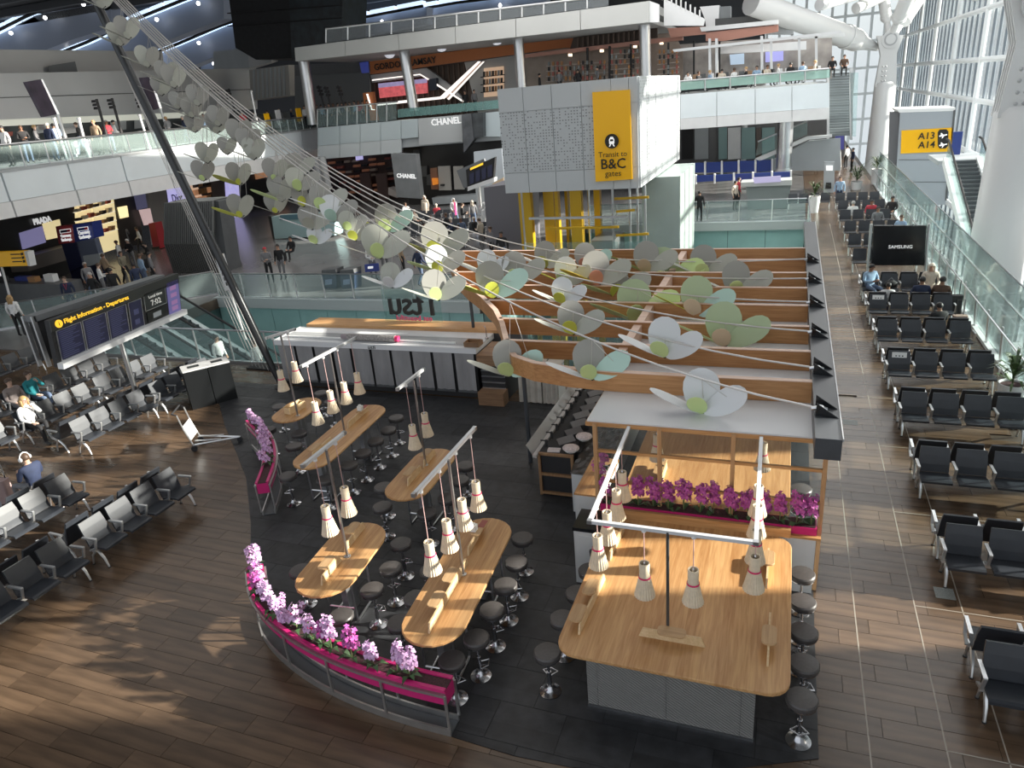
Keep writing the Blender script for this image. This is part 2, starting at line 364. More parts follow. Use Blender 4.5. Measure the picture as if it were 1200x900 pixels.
arch([(70, 66), (110, 50), (165, 24), (215, 4), (262, -14)], 66, 36, 'blue-grey roof arch second from the top left corner')
arch([(170, 70), (215, 52), (262, 32), (330, 8), (400, -8)], 72, 30, 'blue-grey roof arch third from the top left, meeting the black box')
arch([(235, 74), (275, 60), (330, 42), (405, 26), (500, 8)], 80, 20, 'lowest blue-grey roof arch, passing behind the black box')
arch([(400, 30), (470, 16), (540, 4), (640, -8)], 84, 12, 'short roof arch above the grey upper deck')
rb = MB()
for k in range(9): rb.box(-88, -5, 52 + 5 * k, 52.5 + 5 * k, 18.9, 19.55)
rb.build('roof_joists', mat('joist_paint', (0.085, 0.09, 0.10), 0.5), bpy.data.objects['ceiling'])
# ------------------------------------------------------------------ pergola over the cafe
def atp(u, v, P, n):
    d = ray(u, v); n = Vector(n); t = (Vector(P) - EYE).dot(n) / d.dot(n); return EYE + d * t
perg = T('pergola', 'oak beam canopy with curved left edge over the cafe', 'pergola', (0.6, 9.0, 0))
EDGE = [(-10.3, 20.75), (-9.3, 18.9), (-8.45, 17.4), (-7.6, 16.25), (-6.85, 15.35), (-6.1, 14.3), (-5.6, 13.4), (-5.2, 12.55), (-4.9, 11.9), (-4.6, 11.45), (-4.1, 11.15), (-3.4, 10.97), (-2.6, 10.9), (-1.2, 10.9), (0.5, 10.92)]
def edge_x(y):
    for a, b in zip(EDGE, EDGE[1:]):
        if b[1] <= y <= a[1]: return a[0] + (b[0] - a[0]) * (a[1] - y) / max(a[1] - b[1], 1e-6)
    return EDGE[0][0]
PZ0, PZ1 = 2.56, 2.90
EDGEW = wood('pergola_edge_pale', (0.55, 0.36, 0.27), (0.72, 0.52, 0.42), 0.45, 0)
pl_ = lambda x, y, z: (x - 0.6, y - 9.0, z)
def fascia(pts, z0, z1, th, name, m):
    b = MB(); n = len(pts)
    nr = []
    for i in range(n):
        d = Vector((pts[min(i + 1, n - 1)][0] - pts[max(i - 1, 0)][0], pts[min(i + 1, n - 1)][1] - pts[max(i - 1, 0)][1])).normalized(); nr.append(Vector((-d.y, d.x)))
    V = []
    for (x, y), q in zip(pts, nr):
        V += [pl_(x, y, z0), pl_(x, y, z1), pl_(x + q.x * th, y + q.y * th, z1), pl_(x + q.x * th, y + q.y * th, z0)]
    F = []
    for i in range(n - 1):
        for j in range(4): F.append((i * 4 + j, i * 4 + (j + 1) % 4, i * 4 + 4 + (j + 1) % 4, i * 4 + 4 + j))
    F += [(0, 3, 2, 1), (n * 4 - 4, n * 4 - 3, n * 4 - 2, n * 4 - 1)]
    b.add(V, F); return b.build(name, m, perg)
fascia(EDGE, PZ0, PZ1, 0.07, 'fascia', BEAMW)
fascia(EDGE, PZ1, PZ1 + .012, 0.11, 'fascia_cap', EDGEW)
for k in range(1, 8):
    y = 10.95 + 1.38 * k if k < 7 else 20.6
    x0 = edge_x(y) + .05
    b = MB(); b.box(x0 - .6, 0.5 - .6, y - .035 - 9, y + .035 - 9, PZ0, PZ1); b.build('beam', BEAMW, perg)
    b = MB(); b.box(x0 - .6, 0.5 - .6, y - .05 - 9, y + .05 - 9, PZ1, PZ1 + .012); b.build('beam_cap', EDGEW, perg)
b = MB(); b.box(-2.78 - .6, -2.62 - .6, 2.0, 11.6, PZ0 - .02, PZ1 - .04); b.build('cross_beam', EDGEW, perg)
CHAR = mat('charcoal_steel_plate', (0.055, 0.06, 0.068), 0.38, noise=0.1, scale=3, stretch=(1, .2, 1))
b = MB(); b.box(-.1, .22, 8.95 - 9, 24.35 - 9, 2.63, 2.93); sbm = b.build('steel_box_beam', CHAR, perg)
EDGL = mat('pale_edge_metal', (0.55, 0.56, 0.57), 0.4, 0.6)
b = MB(); b.box(.222, .236, -.05, 15.35, 2.9, 2.945); b.build('edge_strip', EDGL, sbm)
for k, y in enumerate((9.65, 11.2, 13.0, 14.9, 16.8, 18.75)):
    b = MB()
    for s in (0, 1):
        yy = y + .3 * s - 9
        b.plate([(-.08, yy, 2.935), (.2, yy - .05, 2.935), (-.08, yy, 3.11)], 0.015)
        b.plate([(-.08, yy, 2.936), (.2, yy - .05, 2.936), (-.08, yy + .12, 2.937)], 0.004)
    b.build('cable_bracket', BLACK, sbm)
    b = MB(); b.tube([(-.14, y + .13 - 9, 2.98), (-.02, y + .13 - 9, 3.0), (.06, y + .14 - 9, 2.97)], 0.03, 8); b.lathe([(.05, -.02), (.06, 0), (.05, .02)], (-.03, y + .13 - 9, 3.0), 8); b.build('shackle', STEEL, sbm)
for y in (16, 20.5, 24.0):
    b = MB(); b.box(0.02, 0.16, y - .07 - 9, y + .07 - 9, .006, 2.63); b.build('steel_post', CHAR, perg)
for (x, y) in ((-5.1, 12.7), (-8.2, 17.2)):
    b = MB(); b.tube([(x + .22 - .6, y - 9, 0.0), (x + .22 - .6, y - 9, 2.56)], .045, 10); b.build('steel_post', CHAR, perg)
# white ceiling panel of the counter area, carried by an oak lattice screen
can = T('white_canopy', 'white flat canopy panel with oak edge above the lattice screen', 'canopy', (-1.1, 9.74, 0))
b = MB(); b.box(-1.65, 1.62, 0.0, 10.7, 2.53, 2.555); b.build('panel', mat('canopy_white', (0.72, 0.73, 0.75), 0.4), can)
b = MB(); b.box(-1.67, 1.64, -.03, 0.02, 2.47, 2.53); b.build('edge_trim', OAK, can)
b = MB(); b.box(-1.67, -1.62, .02, 10.7, 2.47, 2.53); b.build('edge_trim', OAKY, can)
lat = T('lattice_screen', 'oak framed glazed screen behind the magenta orchid trough', 'screen', (-1.0, 9.72, 0))
LX = [-2.62, -1.62, -0.55, 0.70]
for i, x in enumerate(LX):
    b = MB(); b.box(x + 1 - .03, x + 1 + .03, -.04, .04, .01 if i == 3 else 1.0, 2.52); b.build('post', OAKZ, lat)
for z in (2.05, 1.52):
    b = MB(); b.box(-1.62, 1.70, -.025, .025, z - .022, z + .022); b.build('rail', OAK, lat)
for i in range(3):
    b = MB(); b.box(LX[i] + 1.03, LX[i + 1] + .97, -.005, .005, 1.25, 2.5); b.build('pane', glass('screen_glass', (0.8, 0.85, 0.85), 0.03, 0.02), lat)
# ------------------------------------------------------------------ stools
def make_stool():
    t = T('bar_stool', 'stool', 'stool')
    b = MB(); b.lathe([(0.0, .60), (.165, .60), (.178, .615), (.18, .66), (.165, .68), (.09, .688), (0.0, .69)], n=24, cap=False); b.build('seat', LEATH, t, True)
    b = MB(); b.lathe([(.15, .585), (.172, .585), (.172, .602), (.15, .602)], n=24, cap=False); b.build('seat_rim', CHROME, t, True)
    b = MB(); b.tube([(0, 0, .03), (0, 0, .34)], .03, 12); b.tube([(0, 0, .34), (0, 0, .6)], .02, 12); b.build('column', CHROME, t, True)
    b = MB(); b.lathe([(.0, .0), (.142, .0), (.145, .012), (.10, .03), (.055, .06), (.035, .11), (0, .11)], n=24, cap=False); b.build('base', CHROME, t, True)
    b = MB(); b.tube([(.02, -.02, .26), (.10, -.1, .26), (.15, 0, .26), (.10, .1, .26), (.02, .02, .26)], .01, 6); b.tube([(.02, 0, .2), (.12, 0, .26)], .008, 6); b.build('footrest', CHROME, t, True)
    return t
stool0 = None
ORD = ['first', 'second', 'third', 'fourth', 'fifth', 'sixth', 'seventh', 'eighth', 'ninth', 'tenth', 'eleventh', 'twelfth', 'thirteenth', 'fourteenth', 'fifteenth', 'sixteenth']
def stools(pts, where, z=.68, fz=.0105):
    global stool0
    for k, p in enumerate(pts):
        q = at(p[0], p[1], z=z) if abs(p[0]) > 30 else Vector((p[0], p[1], 0))
        lab = 'grey bar stool, %s from camera, %s' % (ORD[k], where) if len(pts) > 1 else 'grey bar stool ' + where
        if stool0 is None:
            stool0 = make_stool(); o = stool0; o['label'] = lab
            o.location = (q.x, q.y, fz); o.rotation_euler = (0, 0, -1.6); o['group'] = 'bar stools around the cafe tables'
        else: o = dup(stool0, (q.x, q.y, fz), random.uniform(-3, 3), lab, 'bar stools around the cafe tables')
stools([(.47, 6.78), (.50, 7.35), (.50, 7.92), (.49, 8.52), (.49, 9.14)], 'aisle side of large square table')
stools([(.49, 10.35), (.49, 10.95), (.49, 11.55)], 'aisle side of table behind screen')
stools([(-2.57, 6.72), (-2.56, 7.38), (-2.50, 7.95), (-2.46, 8.5), (-2.42, 9.0)], 'left side of large square table')
stools([(558, 747), (576, 714), (592, 685), (605, 658), (612, 630)], 'counter side of long front table')
stools([(468, 729), (487, 700), (505, 668)], 'orchid side of long front table')
stools([(-3.72, 6.27)], 'at the near end of long front table, beside orchids')
stools([(436, 690), (457.5, 665), (469.5, 636)], 'between the two front tables')
stools([(448, 593)], 'at the far end of the sunlit front table')
stools([(399.5, 721)], 'at the near end of the sunlit front table, behind the orchids')
stools([(352, 668)], 'half hidden under the orchid side of the sunlit front table')
stools([(500, 600), (524, 583), (539, 562), (545, 545)], 'counter side of middle short table')
stools([(449, 570)], 'on the left side of the middle short table')
stools([(381, 561), (409, 544), (425, 530), (440, 516), (455, 503), (464, 489)], 'right side of back long table')
stools([(337, 557), (344, 522), (376, 460)], 'left side of back long table')
stools([(350, 507), (314, 503), (327, 476), (388, 470)], 'around small back left table')
# ------------------------------------------------------------------ tables
def stadium(L, W, n=10):
    r = W / 2; h = L / 2 - r; P = [(r * math.cos(a), h + r * math.sin(a)) for a in [PI * k / n for k in range(n + 1)]]
    return P + [(r * math.cos(a), -h + r * math.sin(a)) for a in [PI + PI * k / n for k in range(n + 1)]]
def edge_top(b, poly, z0, z1, ch=.008):
    c = (sum(p[0] for p in poly) / len(poly), sum(p[1] for p in poly) / len(poly))
    sh = [(p[0] - (ch if p[0] > c[0] else -ch) * min(1, abs(p[0] - c[0]) * 20), p[1] - (ch if p[1] > c[1] else -ch) * min(1, abs(p[1] - c[1]) * 20)) for p in poly]
    n = len(poly); V = [(p[0], p[1], z0) for p in poly] + [(p[0], p[1], z1 - ch) for p in poly] + [(p[0], p[1], z1) for p in sh]
    F = [tuple(range(n - 1, -1, -1)), tuple(range(2 * n, 3 * n))]
    for k in (0, n): F += [(k + i, k + (i + 1) % n, k + n + (i + 1) % n, k + n + i) for i in range(n)]
    b.add(V, F)
TABLEW = {}
def table(name, x, y, L, W, rz, label):
    t = T('bar_table', label, 'table', (x, y, .0105), math.radians(rz), 'round-ended oak bar tables')
    b = MB(); edge_top(b, stadium(L, W), .955, .99); b.build('tabletop', OAKY, t)
    k = .5 if L > 2.4 else .3
    for s in ((-1, 1) if L > 2.4 else (0,)):
        cy = s * L * .28
        b = MB(); b.box(-.05, .05, cy - .16, cy + .16, .0, .95); b.build('pedestal', mat('pedestal_steel', (0.45, 0.46, 0.48), 0.35, 0.8), t)
        for sx in (-1, 1):
            b = MB(); b.tube([(sx * .22, cy - .26, .95), (sx * .22, cy - .26, .03), (sx * .22, cy - .22, .015), (sx * .22, cy + .22, .015), (sx * .22, cy + .26, .03), (sx * .22, cy + .26, .95)], .018, 6); b.build('leg_frame', STEEL, t, True)
        b = MB(); b.tube([(-.22, cy - .26, .25), (.22, cy - .26, .25)], .014, 6); b.build('foot_rail', STEEL, t, True)
    return t
table('A', -10.45, 12.32, 1.40, .84, 5, 'small round-ended oak table at the back left of the cafe')
table('B', -8.59, 11.36, 3.06, .82, 3, 'long oak table at the back, in front of the grey curtained bar')
table('C', -6.1, 10.17, 1.95, .84, 2, 'short round-ended oak table in the middle of the cafe')
table('D', -6.1, 7.5, 1.9, .92, 5, 'sunlit oval oak table just behind the front orchid planter')
table('E', -4.12, 7.56, 2.95, .88, 4, 'long oak table at the front with three tray boards')
# big square table with embossed base
bt = T('square_bar_table', 'large square oak table with rounded corners and grey embossed base', 'table', (-1.05, 7.9, .0105))
b = MB(); edge_top(b, [(p[0], p[1]) for p in rrect(-1.33, 1.38, -1.48, 1.62, .26)], .945, .99); b.build('tabletop', OAKY, bt)
EMB = mat('embossed_grey_panel', (0.20, 0.195, 0.185), 0.5)
def emboss(m):
    n = m.node_tree.nodes; L = m.node_tree.links; b = n['Principled BSDF']; tc = n.new('ShaderNodeTexCoord')
    mp = n.new('ShaderNodeMapping'); mp.inputs['Rotation'].default_value = (0.6, 0.9, 0.5); wv = n.new('ShaderNodeTexWave'); wv.inputs['Scale'].default_value = 9; wv.inputs['Distortion'].default_value = 1.5; wv.inputs['Detail'].default_value = 0
    L.new(tc.outputs['Object'], mp.inputs[0]); L.new(mp.outputs[0], wv.inputs[0]); bp = n.new('ShaderNodeBump'); bp.inputs['Strength'].default_value = 0.6; bp.inputs['Distance'].default_value = 0.02
    L.new(wv.outputs['Fac'], bp.inputs['Height']); L.new(bp.outputs[0], b.inputs['Normal'])
emboss(EMB)
bx0, bx1, by0 = -.98, 1.02, -1.27
b = MB(); b.box(bx0 + .02, bx1 - .02, by0 + .02, 1.5, .0, .945); b.build('base_core', DGREY, bt)
for a, c in ((bx0, bx0 + .13), (bx0 + .136, .0), (.006, bx1 - .156), (bx1 - .15, bx1)):
    b = MB(); b.box(a, c, by0, by0 + .018, .04, .945); b.build('base_panel', EMB, bt)
for a in range(4):
    b = MB(); b.box(bx0, bx0 + .018, by0 + .02 + .68 * a, by0 + .69 + .68 * a, .04, .945); b.build('base_panel', EMB, bt)
    b = MB(); b.box(bx1 - .018, bx1, by0 + .02 + .68 * a, by0 + .69 + .68 * a, .04, .945); b.build('base_panel', EMB, bt)
b = MB(); b.box(bx0 - .005, bx1 + .005, by0 - .006, by0 + .02, .0, .035); b.build('skirting', STEEL, bt)
# raised oak backboard between the square table and the orchid trough
b = MB(); b.box(-1.26, 1.36, 1.60, 1.66, .99, 1.13); b.build('backboard', OAK, bt)
b = MB(); b.box(-1.26, -1.22, 1.1, 1.6, .99, 1.16); b.build('side_board', OAKY, bt)
# table behind the screen
tg = T('square_bar_table', 'large oak table seen through the oak lattice screen', 'table', (-1.0, 12.4, .0105))
b = MB(); edge_top(b, rrect(-1.35, 1.30, -2.35, 1.9, .2), .945, .99); b.build('tabletop', OAKY, tg)
b = MB(); b.box(-.9, .95, -2.1, 1.6, 0, .945); b.build('base', EMB, tg)
# boards with trays standing on the tables
TRAYW = wood('tray_oak', (0.42, 0.25, 0.12), (0.58, 0.38, 0.2), 0.45, 1)
def divider(x, y, rz, L, label, trays, off=-.08, z=1.0):
    t = T('table_divider', label, 'divider', (x, y, z), math.radians(rz), 'wooden divider boards on the tables')
    b = MB(); h = .13
    b.plate([(-.012, -L / 2, 0), (-.012, L / 2, 0), (-.012, L / 2 - .05, h), (-.012, -L / 2 + .05, h)], .024, nrm=(-1, 0, 0)); b.build('board', PALEW, t)
    for k, ty in enumerate(trays):
        b = MB(); edge_top(b, rrect(off - .085, off + .085, ty - .17, ty + .17, .06), h, h + .022, .004); b.build('tray', TRAYW, t)
    return t
divider(-4.07, 7.05, 4, 1.5, 'long divider board on the long front table, with two trays, nearer half', (-.25, .28))
divider(-4.22, 8.35, 4, .75, 'short divider board on the far half of the long front table', (.12,), off=.0)
divider(-6.03, 7.1, 5, .6, 'divider board on the sunlit front table, nearer the orchids', (.05,))
divider(-6.15, 7.95, 5, .7, 'divider board on the sunlit front table, far end', (.1,))
divider(-6.12, 9.95, 2, .6, 'divider board on the middle table, near end with a tray', (.0,))
divider(-6.15, 10.62, 2, .55, 'divider board on the middle table, far end', (.05,))
divider(-8.56, 10.6, 3, .8, 'divider board at the near end of the back long table', (-.15,))
divider(-8.64, 12.1, 3, .95, 'divider board at the far end of the back long table', (.2,), off=0)
t = T('tray_box', 'open wooden box holding menus on the small back table', 'box', (-10.44, 12.25, 1.0), math.radians(-12))
for s in (-1, 1):
    b = MB(); b.box(s * .09 - .008, s * .09 + .008, -.24, .24, 0, .17); b.build('side', PALEW, t)
    b = MB(); b.box(-.082, .082, s * .23 - .008, s * .23 + .008, 0, .15); b.build('end', PALEW, t)
b = MB(); b.box(-.082, .082, -.222, .222, 0, .012); b.build('bottom', PALEW, t)
divider(-2.12, 7.35, -3, 1.15, 'divider board on the left side of the square table, with tray', (-.35, .2))
divider(.08, 7.25, 0, .85, 'divider board on the aisle side of the square table, with tray', (-.05,), off=0.0)
divider(.02, 8.65, 0, .8, 'divider board on the aisle side of the square table, beneath the lamps', (.1,), off=0.0)
divider(-2.1, 8.75, -3, .8, 'divider board at the far left corner of the square table', (.0,))
divider(-1.03, 6.96, 90, .8, 'divider board at the front centre of the square table, below the lamp pole', (0,), off=0.0)
divider(-1.75, 10.9, 0, .7, 'divider board with trays on the table behind the screen', (.0, .26))
WHT = mat('white_card', (0.8, 0.79, 0.76), 0.6)
def small_box(name, x, y, z, sx, sy, sz, m, label, cat, m2=None):
    t = T(name, label, cat, (x, y, z)); b = MB(); b.box(-sx / 2, sx / 2, -sy / 2, sy / 2, 0, sz); b.build('carton', m, t)
    b = MB(); b.box(-sx / 4, sx / 4, -sy / 5, sy / 5, sz, sz + .03); b.build('tissue', m2 or WHT, t); return t
small_box('napkin_box', -4.27, 8.42, 1.153, .1, .1, .1, WHT, 'white napkin box on the far tray of the long front table', 'napkin box')
small_box('napkin_box', -8.65, 12.24, 1.153, .1, .1, .1, WHT, 'white napkin box on the far tray of the back long table', 'napkin box')
REDM = mat('red_tray_mat', (0.35, 0.10, 0.08), 0.6)
for (x, y, l) in ((-4.2, 8.62, 'thin red mat on the far tray of the long front table'), (-8.66, 12.42, 'thin red mat on the far tray of the back long table')):
    b = MB(); b.box(x - .05, x + .05, y - .1, y + .1, 1.1528, 1.157); tag(b.build('tray_mat', REDM), l, 'mat')
# ------------------------------------------------------------------ lamp stands and pendant lamps
WHISK = mat('pale_bamboo', (0.72, 0.60, 0.44), 0.6, noise=0.08, scale=20)
INNER = mat('lamp_inner', (0.9, 0.85, 0.78), 0.4)
BAND = mat('pink_band', (0.70, 0.03, 0.14), 0.5)
def make_lamp():
    t = T('pendant_lamp', 'lamp', 'lamp')
    b = MB(); b.lathe([(.062, 0), (.066, -.01), (.064, -.16), (.07, -.2)], n=16, cap=False); b.lathe([(.052, -.002), (.052, -.16)], n=16, cap=False); b.lathe([(.052, -.002), (.062, 0)], n=16, cap=False); b.build('neck', WHISK, t, True)
    V = []; F = []; n = 44; prof = [(.07, -.2), (.085, -.28), (.105, -.38), (.125, -.47)]
    for i, (r, z) in enumerate(prof):
        for j in range(n):
            rr = r + (0.0045 if j % 2 else -0.0025) * (0.3 + i * .4); V.append((rr * math.cos(2 * PI * j / n), rr * math.sin(2 * PI * j / n), z))
    for i in range(3):
        for j in range(n): F.append((i * n + j, i * n + (j + 1) % n, (i + 1) * n + (j + 1) % n, (i + 1) * n + j))
    b = MB(); b.add(V, F); b.build('shade', WHISK, t)
    b = MB(); b.lathe([(.0735, -.185), (.076, -.19), (.077, -.205), (.0745, -.21)], n=20, cap=False); b.build('band', BAND, t, True)
    b = MB(); b.lathe([(0, .02), (.008, .02), (.03, -.04), (.035, -.09), (0, -.09)], n=10, cap=False); b.build('lamp_holder', CHROME, t, True)
    return t
lamp0 = None; CORD = mat('pink_cord', (0.55, 0.35, 0.33), 0.6)
def lamp(p, ztop, label):
    global lamp0
    if lamp0 is None: lamp0 = make_lamp(); o = lamp0; o.location = p; o['label'] = label; o['group'] = 'whisk-shaped pendant lamps'
    else: o = dup(lamp0, p, 0, label, 'whisk-shaped pendant lamps')
    for ch in [c for c in o.children if c.name.startswith('cord')]: bpy.data.objects.remove(ch)
    b = MB(); b.tube([(0, 0, .02), (0, 0, ztop - p.z)], .006, 5); b.build('cord', CORD, o)
    b = MB(); b.lathe([(.012, 0), (.03, .0), (.03, .035), (.012, .04)], (0, 0, ztop - p.z - .045), 8); b.build('cord_grip', WHITE, o)
RAILW = mat('white_rail', (0.70, 0.71, 0.73), 0.35, 0.2)
POST = mat('post_steel', (0.36, 0.35, 0.35), 0.3, 0.9)
def lampstand(base, top, a, b_, lamps, where):
    P = at(*base, z=1.0); zr = at(*top, y=P.y).z
    A = at(*a, z=zr); B = at(*b_, z=zr)
    t = T('lamp_stand', 'slim steel post carrying a white lamp rail above the ' + where, 'lamp stand', (P.x, P.y, 1.0), 0, 'lamp stands rising from the tables')
    q = MB(); q.tube([(0, 0, .0), (0, 0, zr - 1.0)], .022, 10); q.build('post', POST, t, True)
    q = MB(); q.bar(A - P - Vector((0, 0, 0)), B - P, .05, .05); q.build('rail', RAILW, t)
    q = MB(); q.lathe([(.05, 0), (.05, .012), (.025, .02)], n=12); q.build('base_plate', STEEL, t)
    d = (B - A); n = Vector((-d.y, d.x, 0)).normalized()
    for k, l in enumerate(lamps):
        p = atp(l[0], l[1], A, n); lamp(p, zr - .025, 'whisk-shaped lamp above the %s, %s along its rail' % (where, ORD[k]))
    for E_ in (A, B):
        q = MB(); q.cbox(E_ - P + Vector((0, 0, 0)), .056, .056, .056); q.build('rail_cap', STEEL, t)
lampstand((349, 487), (327.5, 390), (312.5, 396), (345, 386), [(327.5, 434), (344, 424)], 'small back table')
lampstand((404, 507), (385, 411), (352, 430), (416, 396), [(368, 471), (386, 458), (402, 448), (417.5, 437)], 'back long table')
lampstand((499, 545), (484, 446), (466, 456), (496, 433), [(482.5, 498), (497, 484)], 'middle short table')
lampstand((407.5, 652), (381, 527), (355, 546), (403, 507.5), [(380.5, 592.5), (403, 571)], 'sunlit front table')
lampstand((543, 673), (525, 539), (485, 580), (556, 502), [(502, 634.5), (522.5, 609.5), (540.5, 585), (557, 564)], 'long front table')
# frame over the square table
ZR = 2.5; t = T('lamp_stand', 'white U-shaped lamp rail on a thin dark pole above the large square table', 'lamp stand', (-1.09, 7.06, 1.0), 0, 'lamp stands rising from the tables')
P = Vector((-1.09, 7.06, 1.0)); FL = at(691, 611, z=ZR); FR = at(886, 636, z=ZR); BL = Vector((FL.x - .06, 9.7, ZR)); BR = Vector((FR.x - .05, 9.7, ZR))
q = MB(); q.tube([(0, 0, 0), (0, 0, ZR - 1.0)], .02, 10); q.build('post', mat('dark_pole', (.12, .12, .12), .35, .6), t, True)
q = MB(); q.bar(FL - P, FR - P, .05, .045); q.build('rail', RAILW, t)
q = MB(); q.bar(FL - P, BL - P, .05, .045); q.build('rail', RAILW, t)
q = MB(); q.bar(FR - P, BR - P, .05, .045); q.build('rail', RAILW, t)
for E_ in (FL, FR):
    q = MB(); q.cbox(E_ - P, .06, .06, .05); q.build('corner_block', STEEL, t)
for k, (u, v) in enumerate([(700, 627), (711, 599.5), (722, 574), (729, 552.5)]):
    d = BL - FL; lamp(atp(u, v, FL, (-d.y, d.x, 0)), ZR, 'pale whisk-shaped lamp over the square table, left rail, %s from the camera' % ORD[k])
for k, (u, v) in enumerate([(884, 654), (885, 622), (887, 593), (888, 569)]):
    d = BL - FL; l = [(700, 627), (711, 599.5), (722, 574), (729, 552.5)][k]; p = atp(l[0], l[1], FL, (-d.y, d.x, 0)); p.x = FR.x + (BR.x - FR.x) * (p.y - FR.y) / (BR.y - FR.y)
    lamp(p, ZR, 'pale whisk-shaped lamp over the square table, aisle rail, %s from the camera' % ORD[k])
for k, (u, v) in enumerate([(755, 659.5), (812.5, 667)]):
    d = FR - FL; lamp(atp(u, v, FL, (-d.y, d.x, 0)), ZR, 'pale whisk-shaped lamp over the square table, front rail, %s' % ['left of the pole', 'right of the pole'][k])
for k, (x, y, l) in enumerate([(-1.80, 10.55, 'left'), (-.15, 10.55, 'aisle')]):
    lamp(Vector((x, y, 2.0)), 2.53, 'pale whisk-shaped lamp behind the screen, nearer its %s end' % l)
# ------------------------------------------------------------------ orchids and planters
LEAFM = mat('orchid_leaf', (0.045, 0.09, 0.035), 0.4, noise=0.3, scale=10)
STEMM = mat('orchid_stem', (0.14, 0.17, 0.07), 0.5)
SOIL = mat('planter_soil', (0.06, 0.025, 0.028), 0.9, noise=0.5, scale=40)
PET_L = mat('petal_lilac', (0.62, 0.26, 0.62), 0.5, noise=0.35, scale=18, col2=(0.85, 0.6, 0.85))
PET_D = mat('petal_magenta', (0.42, 0.05, 0.30), 0.5, noise=0.3, scale=18, col2=(0.60, 0.13, 0.45))
LIP = mat('orchid_lip', (0.30, 0.02, 0.12), 0.5)
def flower(b, c, d, s):
    d = Vector(d).normalized(); a = d.cross(Vector((0, 0, 1)))
    if a.length < .1: a = Vector((1, 0, 0))
    a.normalize(); u = a.cross(d); c = Vector(c)
    for k, (ang, ln, wd) in enumerate([(90, 1, .6), (215, .95, .5), (325, .95, .5), (15, 1.05, .85), (165, 1.05, .85)]):
        t = math.radians(ang); r = a * math.cos(t) + u * math.sin(t); w = r.cross(d) * (wd * s * .5)
        b.add([c, c + r * ln * s * .55 + w + d * .15 * s, c + r * ln * s, c + r * ln * s * .55 - w + d * .15 * s], [(0, 1, 2, 3)])
def orchid(name, loc, h, nst, m, seed, label, group, lean=(0, 0), fs=.05):
    R = random.Random(seed); t = T(name, label, 'orchid', loc, 0, group)
    for k in range(4):
        a = R.uniform(0, 6.28); L = R.uniform(.14, .22); d = Vector((math.cos(a), math.sin(a), 0)); w = Vector((-d.y, d.x, 0)) * .035
        b = MB(); b.add([d * .01 - w * .4, d * .01 + w * .4, d * L * .5 + w + Vector((0, 0, .07)), d * L * .5 - w + Vector((0, 0, .07)), d * L + Vector((0, 0, .03))], [(0, 1, 2, 3), (3, 2, 4)]); b.build('leaf', LEAFM, t)
    for k in range(nst):
        a = R.uniform(0, 6.28); sp = R.uniform(.02, .10); top = Vector((math.cos(a) * sp + lean[0], math.sin(a) * sp + lean[1], h * R.uniform(.85, 1.05)))
        pts = [Vector((0, 0, 0)), Vector((top.x * .25, top.y * .25, top.z * .5)), top * .82, top]
        st = MB(); st.tube(pts, [.006, .005, .004, .003], 5); so_ = st.build('stem', STEMM, t)
        b = MB(); nf = R.randint(9, 13)
        for i in range(nf):
            f = .42 + .6 * i / nf; base = Vector((0, 0, 0)).lerp(top, f) if f < 1 else top
            aa = i * 2.4 + R.uniform(-.4, .4); o = Vector((math.cos(aa), math.sin(aa), 0)) * (.055 * (1.25 - .7 * (f - .42) / .6))
            flower(b, base + o + Vector((0, 0, R.uniform(-.01, .01))), o + Vector((0, -.02, .03)), fs * R.uniform(.8, 1.1) * (1.15 - .5 * (f - .4)))
        fo = b.build('flower_spike', m, t)
        c = MB()
        for i in range(6):
            f = .5 + .08 * i; base = Vector((0, 0, 0)).lerp(top, f); aa = i * 2.4; c.ball(base + Vector((math.cos(aa), math.sin(aa), 0)) * .045, .009, n=5, m=3)
        lo = c.build('bud', LIP, t); lo['kind'] = 'stuff'; fo['kind'] = 'stuff'
    return t
def resample(pts, n):
    seg = [math.dist(a, b) for a, b in zip(pts, pts[1:])]; tot = sum(seg); out = []
    for k in range(n):
        s = tot * k / (n - 1); i = 0
        while i < len(seg) - 1 and s > seg[i]: s -= seg[i]; i += 1
        f = min(s / seg[i], 1); out.append((pts[i][0] + (pts[i + 1][0] - pts[i][0]) * f, pts[i][1] + (pts[i + 1][1] - pts[i][1]) * f))
    return out
def smooth(pts, it=3):
    for _ in range(it):
        q = [pts[0]]
        for a, b in zip(pts, pts[1:]): q += [(a[0] * .75 + b[0] * .25, a[1] * .75 + b[1] * .25), (a[0] * .25 + b[0] * .75, a[1] * .25 + b[1] * .75)]
        pts = q + [pts[-1]]
    return pts
def band(pts, o0, o1, z0, z1):
    b = MB(); n = len(pts); V = []; F = []
    for i in range(n):
        d = Vector((pts[min(i + 1, n - 1)][0] - pts[max(i - 1, 0)][0], pts[min(i + 1, n - 1)][1] - pts[max(i - 1, 0)][1])).normalized(); q = Vector((-d.y, d.x)); x, y = pts[i]
        V += [(x + q.x * o0, y + q.y * o0, z0), (x + q.x * o1, y + q.y * o1, z0), (x + q.x * o1, y + q.y * o1, z1), (x + q.x * o0, y + q.y * o0, z1)]
    for i in range(n - 1):
        for j in range(4): F.append((i * 4 + j, i * 4 + (j + 1) % 4, i * 4 + 4 + (j + 1) % 4, i * 4 + 4 + j))
    F += [(0, 3, 2, 1), (n * 4 - 4, n * 4 - 3, n * 4 - 2, n * 4 - 1)]
    return b.add(V, F)
PSTEEL = mat('planter_steel', (0.50, 0.49, 0.48), 0.38, 0.85, noise=0.1, scale=6)
